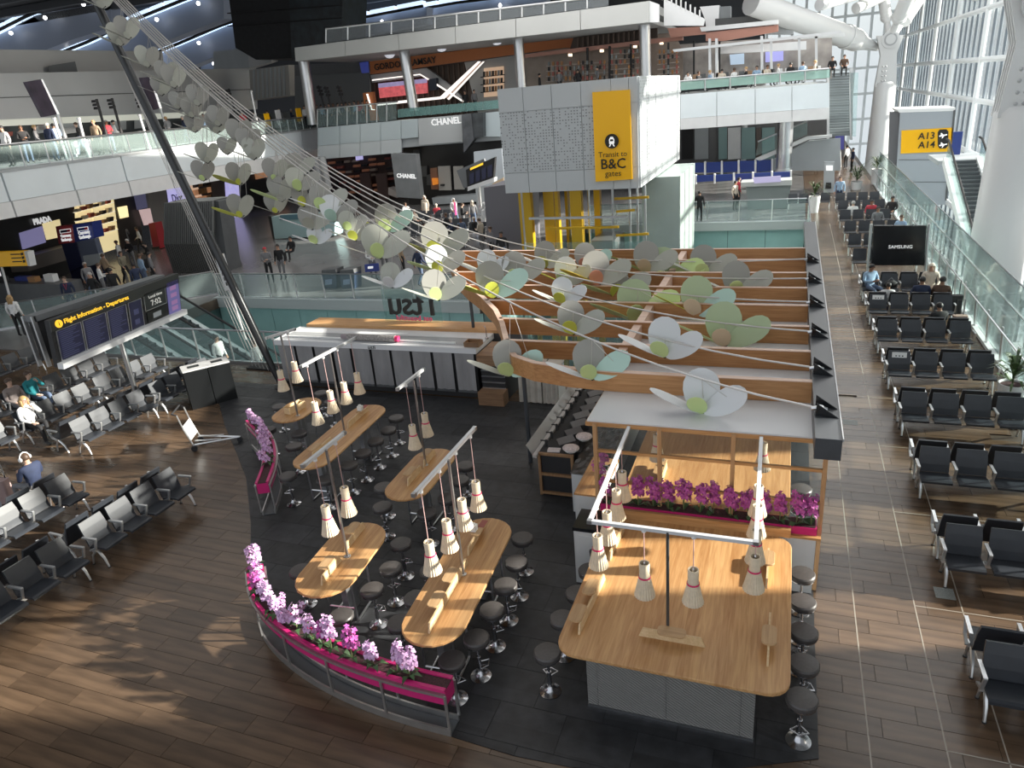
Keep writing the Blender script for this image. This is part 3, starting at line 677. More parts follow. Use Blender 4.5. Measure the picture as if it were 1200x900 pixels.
def planter(pts, label, npost):
    c = pts[len(pts) // 2]; t = T('curved_planter', label, 'planter', (c[0], c[1], .0))
    loc = [(x - c[0], y - c[1]) for x, y in pts]; L = resample(smooth(loc), 26); W = .26
    band(L, 0, .025, .002, .11).build('base_rail', PSTEEL, t)
    band(L, W - .025, W, .012, .11).build('base_rail', PSTEEL, t)
    band(L, .03, W - .03, .012, .03).build('floor_tray', DGREY, t)
    band(L, .015, W - .015, .50, .72).build('trough', PINK, t)
    band(L, .035, W - .035, .72, .73).build('soil', SOIL, t)
    band(L, .0, .05, .72, .75).build('trough_rim', PINK, t)
    band(L, W - .05, W, .72, .75).build('trough_rim', PINK, t)
    band(L, -.03, .012, .655, .69).build('hand_rail', PSTEEL, t)
    band(L, W - .012, W + .03, .655, .69).build('hand_rail', PSTEEL, t)
    for k in range(npost):
        i = round(k * 25 / (npost - 1)); d = Vector((L[min(i + 1, 25)][0] - L[max(i - 1, 0)][0], L[min(i + 1, 25)][1] - L[max(i - 1, 0)][1])).normalized(); q = Vector((-d.y, d.x))
        for o in (-.008, W + .008):
            b = MB(); b.cbox((L[i][0] + q.x * o, L[i][1] + q.y * o, .38), .035, .02, .58, math.atan2(d.y, d.x)); b.build('post', PSTEEL, t)
    return [(x + c[0], y + c[1]) for x, y in L]
PF = planter([(-7.72, 7.15), (-7.2, 6.58), (-6.51, 6.2), (-5.73, 5.93), (-4.94, 5.77), (-4.14, 5.70), (-3.55, 5.70)], 'long curved steel planter with magenta trough at the front of the cafe', 6)
PB = planter([(-11.75, 12.0), (-11.0, 11.5), (-10.35, 10.9), (-9.85, 10.25), (-9.45, 9.5)], 'short curved steel planter with magenta trough at the left edge of the cafe', 5)
def off(L, i, o):
    d = Vector((L[min(i + 1, 25)][0] - L[max(i - 1, 0)][0], L[min(i + 1, 25)][1] - L[max(i - 1, 0)][1])).normalized(); return (L[i][0] - d.y * o, L[i][1] + d.x * o, .73)
cols = {2: 1, 5: 1, 15: 1}
idx = [0, 1, 3, 4, 5, 7, 8, 10, 11, 13, 14, 15, 17, 19, 21, 22]
for k, i in enumerate(idx):
    dk = k in (3, 10, 12)
    orchid('orchid', off(PF, i, .13), random.uniform(.30, .50), 2, PET_D if dk else PET_L, 100 + k, '%s orchid in the front curved planter, %s from its left end' % ('magenta' if dk else 'lilac', ORD[k]), 'orchids in the front planter', (random.uniform(-.06, .06), random.uniform(-.05, .05)), .062)
for k, i in enumerate([2, 5, 8, 11, 14, 17, 19]):
    orchid('orchid', off(PB, i, .13), random.uniform(.36, .5), 2, PET_L, 200 + k, 'lilac orchid in the short left planter, %s from its far end' % ORD[k], 'orchids in the left planter', (-.05, -.08), .062)
tr = T('orchid_trough', 'straight magenta trough of orchids in front of the lattice screen', 'planter', (-1.0, 9.72, 0))
b = MB(); b.box(-1.55, 1.66, -.14, .12, 1.0, 1.16); b.build('trough', PINK, tr)
b = MB(); b.box(-1.53, 1.64, -.12, .10, 1.155, 1.168); b.build('soil', SOIL, tr)
b = MB(); b.box(-1.6, 1.72, -.2, -.13, 1.0, 1.04); b.build('ledge', OAK, tr)
b = MB(); b.box(-1.56, 1.66, -.13, .11, .0105, 1.0); b.build('plinth', mat('plinth_white', (0.62, 0.64, 0.66), 0.4), tr)
xs = [-2.45, -2.2, -1.95, -1.72, -1.48, -1.25, -1.0, -.8, -.55, -.3, -.05, .15, .38, .58]
for k, x in enumerate(xs):
    orchid('orchid', (x, 9.655 + .02 * (k % 2), 1.168), random.uniform(.44, .56), 3, PET_D, 300 + k, 'deep magenta orchid in the straight trough, %s from its left end' % ORD[k], 'orchids in the straight trough', (0, 0), .068)
for k, (x, y) in enumerate([(-2.72, 10.3), (-2.75, 10.75)]):
    b = MB(); b.lathe([(.05, 0), (.075, .13), (.07, .13), (.065, .12), (0, .12)], n=12, cap=False)
    o = orchid('orchid', (x, y, 1.17), .4, 2, PET_D, 400 + k, 'deep magenta orchid in a pot beside the display counter, %s' % ('nearer' if k == 0 else 'farther'), 'potted orchids by the display counter', fs=.055)
    p = b.build('pot', WHITE, o, True, loc=(0, 0, -.125))
# ------------------------------------------------------------------ counters at the back of the screen
t = T('white_cabinet', 'white cabinet with black top beside the square table', 'cabinet', (-2.62, 9.2, .0105))
b = MB(); b.box(-.22, .2, -.2, .33, 0, .98); b.build('body', mat('cabinet_white', (0.6, 0.61, 0.61), 0.4), t)
b = MB(); b.box(-.235, .215, -.215, .345, .98, 1.04); b.build('worktop', BLACK, t)
b = MB(); b.box(-.15, .13, -.208, -.2, .08, .9); b.build('door', MATS['cabinet_white'], t)
t = T('white_cabinet', 'white side cabinet carrying the potted orchids behind the screen edge', 'cabinet', (-2.85, 10.5, .0105))
b = MB(); b.box(-.25, .22, -.5, .8, 0, 1.0); b.build('body', MATS['cabinet_white'], t)
b = MB(); b.box(-.26, .23, -.51, .81, 1.0, 1.03); b.build('worktop', OAKY, t)
# open display chiller
t = T('display_chiller', 'open food display counter with black trays and an oak shelf end', 'display counter', (-4.25, 11.45, .0105))
FABR = wood('cabinet_oak', (0.22, 0.12, 0.06), (0.34, 0.2, 0.1), 0.5, 2)
for x in (0, .66):
    b = MB(); b.box(x, x + .05, 0, .05, 0, .93); b.build('post', FABR, t)
for z in (.03, .44, .88):
    b = MB(); b.box(.05, .66, 0, .05, z, z + .05); b.build('rail', FABR, t)
b = MB(); b.box(.02, .69, .05, .55, 0.0, .93); b.build('shelf_box', BLACKM, t)
b = MB(); b.box(-.02, .78, .3, 4.0, 0, .86); b.build('body', BLACKM, t)
b = MB(); b.plate([(-.06, -.12, .93), (-.06, 4.1, .93), (.02, 4.1, .93), (.02, -.12, .93)], .05, nrm=(0, 0, 1)); b.build('worktop_edge', mat('counter_edge_grey', (0.42, 0.40, 0.39), 0.35), t)
b = MB(); b.plate([(-.07, -.05, .9), (-.07, 4.0, .9), (-.2, 4.0, 1.1), (-.2, -.05, 1.1)], .012); b.build('sneeze_glass', glass('chiller_glass', (0.7, 0.68, 0.66), 0.35), t)
TRAYB = mat('black_tray', (0.05, 0.05, 0.055), 0.35); LIDG = mat('grey_pan_lid', (0.115, 0.115, 0.12), 0.4)
for k in range(9):
    c = T('food_pan', 'dark lidded food pan in the display counter, %s from the oak shelf end' % ORD[k], 'food pan', (-3.83 + (.05 if k % 3 else 0), 12.0 + .4 * k, .885), 0.5, 'food pans in the display counter')
    b = MB(); b.box(-.17, .17, -.15, .15, 0, .06); b.build('pan', TRAYB, c)
    b = MB(); b.plate([(-.165, -.145, .075), (.165, -.145, .13), (.165, .145, .13), (-.165, .145, .075)], .015); b.build('lid', LIDG if k % 3 != 1 else TRAYB, c)
for k in range(9):
    c = T('dispenser_tap', 'small black tap along the rim of the display counter, %s from the shelf end' % ORD[k], 'dispenser', (-4.16, 11.75 + .36 * k, .94), 0, 'black taps along the display counter')
    b = MB(); b.lathe([(.03, 0), (.03, .1), (.018, .14)], n=8); b.build('body', BLACKM, c)
    b = MB(); b.bar((0, 0, .12), (-.09, -.06, .15), .02, .02); b.build('lever', BLACKM, c)
CREAM = mat('cream_plastic', (0.55, 0.47, 0.45), 0.5, noise=0.25, scale=30)
for k, (x, y) in enumerate([(-3.62, 11.62), (-3.5, 12.15)]):
    c = T('covered_bowl', 'crumpled pink-and-cream covered bowl on the display counter, %s' % ['nearer', 'farther'][k], 'bowl', (x, y, .946))
    b = MB(); b.ball((0, 0, .07), .17, .14, .07, 12, 6); b.build('cover', CREAM, c, True)
    b = MB(); b.lathe([(.1, 0), (.15, .05), (.16, .06)], n=12); b.build('bowl', WHITE, c, True)
c = T('paper_stack', 'white paper stack on the front of the display counter', 'paper', (-3.95, 11.58, .946), .1)
b = MB(); b.box(-.12, .12, -.07, .07, 0, .03); b.build('sheets', mat('pink_white_paper', (0.6, 0.55, 0.55), 0.7), c); b = MB(); b.box(-.122, .122, -.02, .02, .001, .032); b.build('wrapper', CREAM, c)
t = T('covered_counter', 'low counter under crumpled black plastic beside the display counter', 'counter', (-3.15, 11.0, .0105))
b = MB(); b.box(-.3, .25, 0, 3.6, 0, .8); b.build('body', MATS['cabinet_white'], t)
g = MB(); nx, ny = 8, 34; R = random.Random(4)
V = [(-.32 + .59 * i / nx, -.02 + 3.64 * j / ny, .80 + (R.uniform(.01, .09))) for j in range(ny + 1) for i in range(nx + 1)]
g.add(V, [(j * (nx + 1) + i, j * (nx + 1) + i + 1, (j + 1) * (nx + 1) + i + 1, (j + 1) * (nx + 1) + i) for j in range(ny) for i in range(nx)]); g.build('plastic_sheet', mat('black_plastic', (0.05, 0.045, 0.043), 0.28), t)
# ------------------------------------------------------------------ back bar with grey shutters
bb = T('back_bar', 'long white-topped bar with grey fabric shutters and oak back ledge', 'bar', (-13.6, 15.75, .0))
BX = 6.25
b = MB(); b.box(0, BX, .06, 1.2, .011, 1.27); b.build('body', BLACKM, bb)
b = MB(); b.box(-.05, BX + .05, -.02, 1.25, 1.27, 1.42); b.build('worktop', mat('bar_white', (0.74, 0.75, 0.77), 0.25), bb)
b = MB(); b.box(.1, BX - .1, .15, .75, 1.42, 1.428); b.build('worktop_inset', mat('bar_inset', (0.42, 0.43, 0.44), 0.18), bb)
b = MB(); b.box(.2, BX + .8, 1.25, 1.95, 1.42, 1.50); b.build('back_ledge', OAK, bb)
b = MB(); b.box(.2, BX + .8, 1.3, 1.9, .0, 1.42); b.build('back_body', DGREY, bb)
FAB = mat('grey_shutter_fabric', (0.29, 0.285, 0.29), 0.7, noise=0.15, scale=3, stretch=(1, 1, .3))
n = 10; wd = BX / n
for k in range(n):
    g = MB(); nx = 8; V = []
    for z in (.22, .6, 1.0, 1.26):
        for i in range(nx + 1): V.append((k * wd + .04 + (wd - .08) * i / nx, .0 + .02 * math.sin(i * 1.9 + k) * (1.3 - z) , z))
    g.add(V, [(j * 9 + i, j * 9 + i + 1, j * 9 + i + 10, j * 9 + i + 9) for j in range(3) for i in range(nx)])
    sh = g.build('shutter', FAB, bb, True)
    g = MB(); g.box(k * wd + .04, k * wd + wd - .04, -.02, .03, .17, .23); g.build('hem_bar', DGREY, sh)
RAILP = mat('track_white', (0.8, 0.8, 0.8), 0.4)
b = MB(); b.box(.2, 2.3, .25, .3, 1.43, 1.47); b.build('track', RAILP, bb); b = MB(); b.box(3.6, 5.6, .25, .3, 1.43, 1.47); b.build('track', RAILP, bb)
text('itsu', .17, SIGNK, 'lettering', bb, (3.2, -.024, 1.335), (1, 0, 0), (0, 0, 1), .004, mirror=True)
r = T('rolled_sheet', 'long grey plastic-wrapped roll with a pink end lying on the bar', 'roll', (-10.5, 15.95, 1.43 + .1))
b = MB(); b.tube([(-.75, 0, 0), (.75, 0, 0)], .095, 12); b.build('wrapping', mat('grey_wrap', (0.30, 0.28, 0.27), 0.5, noise=0.4, scale=25, bump=0.8), r)
b = MB(); b.tube([(.75, 0, 0), (.85, 0, 0)], .08, 12); b.build('end_cap', BAND, r); b = MB(); b.tube([(-.95, 0, 0), (-.75, 0, 0)], .07, 12); b.build('core', mat('roll_core', (.3, .25, .27), .6), r)
# mirrored shop sign standing on the oak ledge, facing away
sg = T('shop_sign', 'large black shop sign letters seen from behind on the bar ledge, with pink line beneath', 'sign', (-10.05, 17.55, 1.50))
for k, ch in enumerate('itsu'):
    text(ch, 1.0, SIGNK, 'letter', sg, (.60 - .36 * k + (.07 if k == 0 else 0) + (.0 if k < 3 else -.05), 0, .52), (1, 0, 0), (0, 0, 1), .03, mirror=True, bold=.012)
text('eat beautiful', .24, BAND, 'tagline', sg, (.05, 0, .1), (1, 0, 0), (0, 0, 1), .008, mirror=True)
b = MB(); b.box(-.95, .95, .035, .043, .0, .95); b.build('backing_glass', glass('sign_glass', (0.6, 0.8, 0.78), 0.05), sg)
# oak boxes and canvas-covered units at the right end of the bar
t = T('oak_step_unit', 'stepped oak unit with open dark grille at the right end of the bar', 'cabinet', (-7.05, 15.6, .0105))
DOAK = wood('dark_oak', (0.20, 0.11, 0.06), (0.33, 0.2, 0.11), 0.5, 0)
b = MB(); b.box(-.2, .55, .0, 1.1, 1.0, 1.28); b.build('top_box', DOAK, t); b = MB(); b.box(-.15, .5, .1, 1.1, 0, 1.0); b.build('core', BLACKM, t)
for k in range(4):
    b = MB(); b.box(-.14, .5, .06, .1, .35 + .16 * k, .38 + .16 * k); b.build('grille_bar', STEEL, t)
b = MB(); b.box(-.15, .55, -.25, .1, 0, .36); b.build('lower_box', DOAK, t)
t = T('wooden_tray', 'small square wooden tray with a glass bell jar on the bar', 'tray', (-7.45, 15.95, 1.43)); 
b = MB(); b.box(-.2, .2, -.15, .15, 0, .02); b.build('bottom', PALEW, t)
for s in (-1, 1):
    b = MB(); b.box(-.2, .2, s * .15 - .01, s * .15 + .01, 0, .12); b.build('side', DOAK, t); b = MB(); b.box(s * .2 - .01, s * .2 + .01, -.15, .15, 0, .12); b.build('side', DOAK, t)
t = T('tap', 'slim chrome tap rising behind the wooden tray', 'tap', (-7.3, 16.5, 1.43)); b = MB(); b.lathe([(.05, 0), (.05, .03), (.015, .05)], n=10); b.build('base', CHROME, t); b = MB(); b.tube([(0, 0, .04), (0, 0, .3), (-.05, 0, .36)], .012, 6); b.build('spout', CHROME, t)
CANV = mat('cream_canvas', (0.46, 0.43, 0.38), 0.8, noise=0.15, scale=4)
for k, (x, w_, l) in enumerate([(-6.2, .62, 'left'), (-5.55, .42, 'right')]):
    t = T('canvas_cover', 'cream canvas-draped unit behind the curved canopy edge, %s of two' % l, 'covered unit', (x, 15.75, .0105))
    g = MB(); nx = 10; V = []
    for z, o in ((0.02, .06), (.5, .03), (.95, 0)):
        for i in range(nx + 1): V.append((w_ * i / nx, -o - .02 * math.sin(i * 2.1 + k), z))
    for i in range(nx + 1): V.append((w_ * i / nx, .6, .98))
    g.add(V, [(j * 11 + i, j * 11 + i + 1, j * 11 + i + 12, j * 11 + i + 11) for j in range(3) for i in range(nx)]); g.build('drape', CANV, t, True)
    b = MB(); b.box(.02, w_ - .02, .02, .6, 0, .93); b.build('unit', mat('unit_white', (.6, .62, .64), .4) if k else CANV, t)
# bar glasses stacked on the bar
# ------------------------------------------------------------------ waiting-area benches
VINYL = mat('charcoal_vinyl', (0.030, 0.034, 0.042), 0.38, noise=0.1, scale=6)
def make_bench(n):
    t = T('bench', 'bench', 'bench'); P = .575
    b = MB(); b.box(-.02, n * P - .05, .1, .18, .34, .40); b.build('beam', ALU, t)
    for k in range(n):
        x0 = k * P + .02; x1 = x0 + .485
        b = MB(); V = []
        prof = [(-.14, .425), (-.10, .445), (.10, .43), (.27, .41)]
        for y, z in prof: V += [(x0, y, z), (x1, y, z), (x1, y, z - .04), (x0, y, z - .04)]
        F = []
        for i in range(3):
            for j in range(4): F.append((i * 4 + j, i * 4 + (j + 1) % 4, i * 4 + 4 + (j + 1) % 4, i * 4 + 4 + j))
        b.add(V, F + [(3, 2, 1, 0), (12, 13, 14, 15)]); b.build('seat', VINYL, t)
        b = MB(); V = []
        prof = [(.255, .42), (.285, .56), (.335, .72), (.385, .86)]
        for i, (y, z) in enumerate(prof):
            e = .012 if i in (3,) else 0
            V += [(x0 + e, y, z), (x1 - e, y, z), (x1 - e, y + .035, z - .008), (x0 + e, y + .035, z - .008)]
        b.add(V, F + [(0, 1, 2, 3), (15, 14, 13, 12)]); b.build('backrest', VINYL, t)
    for k in range(n + 1):
        x = k * P - .025
        b = MB(); b.bar((x, .30, .63), (x, -.03, .645), .045, .03); b.bar((x, -.03, .655), (x, .05, .43), .04, .028); b.bar((x, .05, .44), (x, .2, .38), .04, .03); b.build('armrest', ALU, t)
    for x in (.05, n * P - .1):
        b = MB(); b.tube([(x, .14, .36), (x, .02, .2), (x, -.03, .012)], [.03, .026, .018], 6); b.build('leg', ALU, t, True)
        b = MB(); b.tube([(x, .14, .36), (x, .3, .2), (x, .36, .012)], [.03, .024, .016], 6); b.build('leg', ALU, t, True)
        b = MB(); b.lathe([(.028, 0), (.03, .01), (.02, .014)], (x, -.03, .0), 8); b.build('foot', BLACKM, t); b = MB(); b.lathe([(.028, 0), (.03, .01), (.02, .014)], (x, .36, .0), 8); b.build('foot', BLACKM, t)
    return t
bench0 = None
def bench(x, y, rz, label, group='four-seat waiting benches'):
    global bench0
    if bench0 is None: bench0 = make_bench(4); o = bench0; o.location = (x, y, .0); o.rotation_euler = (0, 0, rz); o['label'] = label; o['group'] = group; return o
    return dup(bench0, (x, y, 0), rz, label, group)
NOTE = mat('white_notice', (0.78, 0.79, 0.79), 0.5)
right = []
for k in range(8):
    y = 7.68 + 2.57 * k
    o = bench(2.47, y, 0, 'four-seat black bench in the right-hand aisle, %s row from the camera, facing it' % ORD[k])
    right.append(o); bench(2.47 + 4 * .575 - .05, y + 1.05, PI, 'four-seat black bench turned away from the camera, behind row %s on the right' % ORD[k])
for k in (3 + 1, 6):
    o = right[k]; b = MB(); b.box(.1, .42, -.006, .0, -.06, .07); q = b.build('notice', NOTE, o, loc=(0, .338, .765)); q.rotation_euler = (-.34, 0, 0); q['label'] = 'white notice with three dots'
    for i in range(3):
        b = MB(); b.ball((.19 + .07 * i, -.008, -.02), .018, .004, .018, 8, 4); b.build('dot', SIGNK, q)
for k, (u, v) in enumerate([(999, 291), (994, 274), (989.5, 259), (984, 246), (982, 235), (979, 226)]):
    p = at(u, v, z=.86); bench(p.x, p.y - .38, 0, 'four-seat black bench beyond the black screen, %s row behind it' % ORD[k])
p = at(959, 226, z=.86); bench(p.x - 1.6, p.y - .38, 0, 'black bench at the far left of the right-hand seating')
def lrow(X, ys, nm, rear=True):
    for i, y in enumerate(ys):
        w_ = ['nearer', 'farther', 'farthest'][i] if len(ys) > 1 else 'only'
        bench(X + .38, y + .045, PI / 2, 'four-seat black bench facing the cafe, %s left row, %s section' % (nm, w_))
        if rear: bench(X - .67, y + 2.25, -PI / 2, 'four-seat black bench facing away from the cafe, behind %s left row, %s section' % (nm, w_))
lrow(-11.6, (4.72, 7.27), 'first'); lrow(-13.77, (4.1, 6.56), 'second'); lrow(-16.15, (10.78, 13.25), 'third'); lrow(-18.37, (8.4, 10.93, 13.36), 'fourth', False)
lrow(-20.22, (10.75, 13.22), 'fifth', False); lrow(-23.8, (10.9, 13.35), 'sixth', False)
# ------------------------------------------------------------------ left: flight board, bin, trolley
X = -16.9
fb = T('flight_board', 'dark flight information display on a steel post above the left benches', 'flight board', (X, 13.6, 0))
b = MB(); b.tube([(-.12, .0, 0), (-.12, .0, 2.1)], .07, 12); b.build('post', STEEL, fb, True)
TL, TR, BR_, BL_ = [at(u, v, x=X) - Vector((X, 13.6, 0)) for u, v in ((57, 376), (208, 320), (213, 367), (69, 431))]
fr = (0, 1, .03)
b = MB(); b.plate([TL, TR, BR_, BL_], .16, nrm=(1, 0, 0)); case = b.build('casing', BLACKM, fb)
mid = lambda a, c, f: a.lerp(c, f)
def bq(u0, u1, v0, v1, th, name, m, par=fb, dx=.0):
    f = lambda u, v: mid(mid(TL, TR, u), mid(BL_, BR_, u), v) + Vector((dx + th, 0, 0))
    b = MB(); b.plate([f(u0, v0), f(u1, v0), f(u1, v1), f(u0, v1)], th + .002, nrm=(1, 0, 0)); return b.build(name, m, par)
SCR = mat('screen_navy', (0.006, 0.006, 0.012), 0.3, emit=(0.010, 0.011, 0.028), estr=1.0)
SCRT = mat('screen_text', (0.03, 0.03, 0.06), 0.5, emit=(0.035, 0.04, 0.085), estr=.8)
bq(0, 1, 0, .24, .03, 'header', mat('header_charcoal', (0.035, 0.038, 0.036), 0.4)); bq(-.005, 1.005, .9, 1.02, .2, 'bottom_ledge', WHITE)
for k, (u0, u1) in enumerate(((.03, .19), (.21, .37), (.39, .53))):
    bq(u0 - .006, u1 + .006, .25, .89, .025, 'screen_frame', STEEL); s_ = bq(u0, u1, .26, .88, .03, 'screen', SCR)
    for i in range(14):
        v = .29 + i * .041; q = bq(u0 + .01, u0 + (u1 - u0) * random.uniform(.55, .95), v, v + .018, .033, 'text_line', SCRT, fb)
bq(.55, .66, .25, .89, .025, 'screen_frame', STEEL); bq(.556, .655, .26, .88, .03, 'screen', SCR)
for v in (.45, .68): bq(.585, .625, v, v + .12, .034, 'screen_symbol', SCRT)
bq(.68, .87, .2, .6, .03, 'clock_frame', STEEL); bq(.686, .865, .22, .58, .034, 'clock_face', mat('clock_face', (.03, .035, .035), .4)); bq(.69, .86, .64, .88, .03, 'lower_panel', mat('lower_panel', (.02, .022, .02), .3)); bq(.74, .81, .7, .82, .034, 'logo_plate', GREYP)
bq(.885, .99, .14, .9, .03, 'advert_screen', mat('advert_violet', (.1, .09, .2), .3, emit=(.10, .09, .22), estr=.8))
for v in (.25, .42, .6, .74): bq(.91, .965, v, v + .1, .034, 'advert_figure', mat('advert_pink', (.2, .1, .2), .4, emit=(.22, .12, .25), estr=.8))
xd = (TR - TL).normalized(); ud = (TL - BL_).normalized(); YT = mat('yellow_text', (.9, .55, .02), .5, emit=(1, .6, .05), estr=.9)
f = lambda u, v, dx=.04: mid(mid(TL, TR, u), mid(BL_, BR_, u), v) + Vector((dx, 0, 0))
text('Flight Information - Departures', .160, YT, 'lettering', fb, f(.085, .12), xd, ud, .004, 'LEFT', bold=.003)
b = MB(); c = f(.05, .12); b.tube([c, c + Vector((.015, 0, 0))], .10, 16); b.build('information_disc', YT, fb); text('i', .17, SIGNK, 'lettering', fb, c + Vector((.02, 0, 0)), xd, ud, .003)
CLT = mat('clock_text', (.5, .5, .48), .5, emit=(.6, .6, .55), estr=.7)
text('Local time', .12, CLT, 'lettering', fb, f(.775, .3, .045), xd, ud, .003); text('7:02', .22, CLT, 'lettering', fb, f(.775, .46, .045), xd, ud, .003)
Y0_ = at(36, 374, x=X - .95).y - 12.6; Y1_ = at(184, 318, x=X - .95).y - 12.6
fb2 = T('flight_board', 'rear flight display standing back to back with the departures board', 'flight board', (X - .95, 12.6, 0))
b = MB(); b.bar((.1, 1.0, 2.3), (.88, 1.0, 2.3), .12, .12); b.build('cross_arm', ALU, fb2)
b = MB(); b.box(-.12, .12, Y0_, Y1_, 2.0, 3.05); b.build('casing', BLACKM, fb2); b = MB(); b.box(-.2, .2, Y0_ - .05, Y1_ + .05, 3.05, 3.2); b.build('hood', mat('hood_grey', (.16, .17, .18), .4), fb2); b = MB(); b.box(-.2, -.14, Y0_ - .1, Y0_, 1.85, 3.2); b.build('end_frame', ALU, fb2); b = MB(); b.box(.14, .2, Y0_ - .1, Y0_, 1.85, 3.2); b.build('end_frame', ALU, fb2)
t = T('waste_bin', 'tall black double waste bin with pale slotted top by the left benches', 'bin', (-15.0, 14.35, 0), .9)
b = MB(); b.box(-.62, .0, -.28, .28, .0, 1.1); b.build('body', mat('bin_black', (.010, .011, .012), .3), t); b = MB(); b.box(.02, .6, -.28, .28, .0, 1.1); b.build('body', MATS['bin_black'], t)
b = MB(); b.box(-.63, .61, -.29, .29, 1.1, 1.14); lid = b.build('lid', mat('bin_lid', (.5, .5, .5), .4), t)
for x in (-.31, .31):
    b = MB(); b.box(x - .15, x + .15, -.1, .1, 1.14, 1.146); b.build('slot', BLACK, lid)
t = T('luggage_trolley', 'empty steel luggage trolley beside the short orchid planter', 'trolley', at(253, 521, z=0), PI + .45)
b = MB(); b.tube([(-.62, 0, .14), (.4, -.26, .17), (.42, -.26, .17)], .022, 6); b.tube([(-.62, 0, .14), (.4, .26, .17)], .022, 6); b.build('chassis', ALU, t)
for s in (-1, 1):
    b = MB(); b.tube([(.42, s * .26, .15), (.55, s * .26, .6), (.62, s * .26, .98)], .018, 6); b.build('upright', ALU, t)
    b = MB(); b.tube([(.42, s * .26 - .02, .075), (.42, s * .26 + .02, .075)], .075, 12); b.build('wheel', BLACKM, t)
b = MB(); b.tube([(-.6, -.02, .07), (-.6, .02, .07)], .07, 12); b.build('wheel', BLACKM, t)
b = MB(); b.tube([(.62, -.26, .98), (.72, -.28, 1.03), (.72, .28, 1.03), (.62, .26, .98)], .022, 6); b.build('handle', BLACKM, t)
b = MB(); b.plate([(.46, -.24, .3), (.46, .24, .3), (.56, .24, .68), (.56, -.24, .68)], .02); b.build('panel', WHITE, t)
b = MB(); b.bar((-.2, -.12, .19), (.42, -.12, .22), .03, .02); b.bar((-.2, .12, .19), (.42, .12, .22), .03, .02); o = b.build('deck_bar', ALU, t); o['kind'] = 'stuff'
t = T('sign_totem', 'white totem sign cut by the left edge of the frame', 'sign', (-14.9, 7.55, 0))
b = MB(); b.box(-.05, .05, -.5, .3, 0.03, 1.35); b.build('panel', WHITE, t); b = MB(); b.box(-.2, .2, -.5, .3, 0, .03); b.build('foot', ALU, t); b = MB(); b.box(.05, .056, -.5, .3, .5, .52); b.build('line', DGREY, t)
# ------------------------------------------------------------------ right: screen, balustrade, plants
sg = T('advert_screen', 'black advertising screen between two steel posts among the right benches', 'screen', (3.6, 27.9, 0))
A_, B_, C_, D_ = [at(u, v, y=27.9) - Vector((3.6, 27.9, 0)) for u, v in ((1024, 264.5), (1086, 264.5), (1083, 311), (1021, 311))]
b = MB(); b.plate([A_, B_, C_, D_], .14, nrm=(0, -1, 0)); b.build('panel', BLACK, sg)
for p, q in ((A_, D_), (B_, C_)):
    s = -1 if p is A_ else 1
    b = MB(); b.tube([(q.x + s * .08, .05, 0), (p.x + s * .08, .05, p.z + .05)], .05, 10); b.build('post', ALU, sg, True)
text('SAMSUNG', .165, SIGNW, 'lettering', sg, (A_ + C_) / 2 + Vector((.05, -.012, -.05)), (1, 0, 0), (0, 0, 1), .006, bold=.0)
XB = 5.32
bal = T('glass_balustrade', 'tall glass balustrade with steel handrail along the right-hand void', 'balustrade', (XB, 14, 0))
def balu(x, y0, y1, t):
    n = int((y1 - y0) / 1.5)
    for k in range(n):
        a = y0 + 1.5 * k - 14
        b = MB(); b.box(.0, .018, a + .015, a + 1.485, .10, 2.15); b.build('glass_panel', GLASSC, t)
        b = MB(); b.bar((-.06, a, .0), (-.12, a, 1.0), .15, .03, up=(1, 0, 0)); b.build('post', ALU, t)
        b = MB(); b.tube([(-.12, a, .93), (-.2, a, .93)], .014, 6); b.tube([(-.1, a, .8), (.0, a, .8)], .02, 6); b.build('bracket', STEEL, t)
    b = MB(); b.tube([(-.2, y0 - 14, .95), (-.2, y1 - 14, .95)], .024, 8); b.build('handrail', STEEL, t, True)
    b = MB(); b.box(-.005, .023, y0 - 14, y1 - 14, 2.15, 2.175); b.build('top_rail', STEEL, t)
    b = MB(); b.box(-.01, .03, y0 - 14, y1 - 14, 1.49, 1.515); b.build('mid_rail', ALU, t)
    b = MB(); b.box(-.14, .06, y0 - 14, y1 - 14, .0, .10); b.build('kerb', mat('kerb_white', (.62, .65, .66), .4), t)
balu(XB, 11, 54, bal)
def pot_plant(loc, r, h, ph, seed, label, nleaf=40, hl=.5):
    R = random.Random(seed); t = T('potted_plant', label, 'plant', loc)
    b = MB(); b.lathe([(r * .8, 0), (r, h), (r * .92, h), (r * .88, h - .05), (0, h - .05)], n=20, cap=False); b.build('pot', WHITE, t, True)
    b = MB(); b.lathe([(0, h - .045), (r * .87, h - .045)], n=14, cap=False); b.build('soil', SOIL, t)
    b = MB(); b.tube([(0, 0, h - .05), (.01, .02, h + ph * .4)], [.02, .012], 6); b.build('stem', STEMM, t)
    g = MB()
    for k in range(nleaf):
        a = R.uniform(0, 6.28); e = R.uniform(.2, 1.3); L = hl * R.uniform(.6, 1.1); d = Vector((math.cos(a) * math.cos(e), math.sin(a) * math.cos(e), math.sin(e))); w = Vector((-math.sin(a), math.cos(a), 0)) * .03
        o = Vector((0, 0, h + ph * .4 * R.random())); m1 = o + d * L * .6; e1 = o + d * L + Vector((0, 0, -L * .35)); g.add([o - w * .4, o + w * .4, m1 + w, m1 - w, e1], [(0, 1, 2, 3), (3, 2, 4)])
    q = g.build('leaves', mat('palm_leaf', (.06, .10, .035), .45, noise=.4, scale=6), t); q['kind'] = 'stuff'; return t
pot_plant((4.87, 17.35, 0), .27, .55, .9, 5, 'palm in a white pot beside the right-hand glass balustrade', 60, .7)
p = at(960, 240, z=0); pot_plant((1.35, 43.5, 0), .3, .9, 1.0, 6, 'tall plant in a white pot at the far end of the aisle', 50, .9)
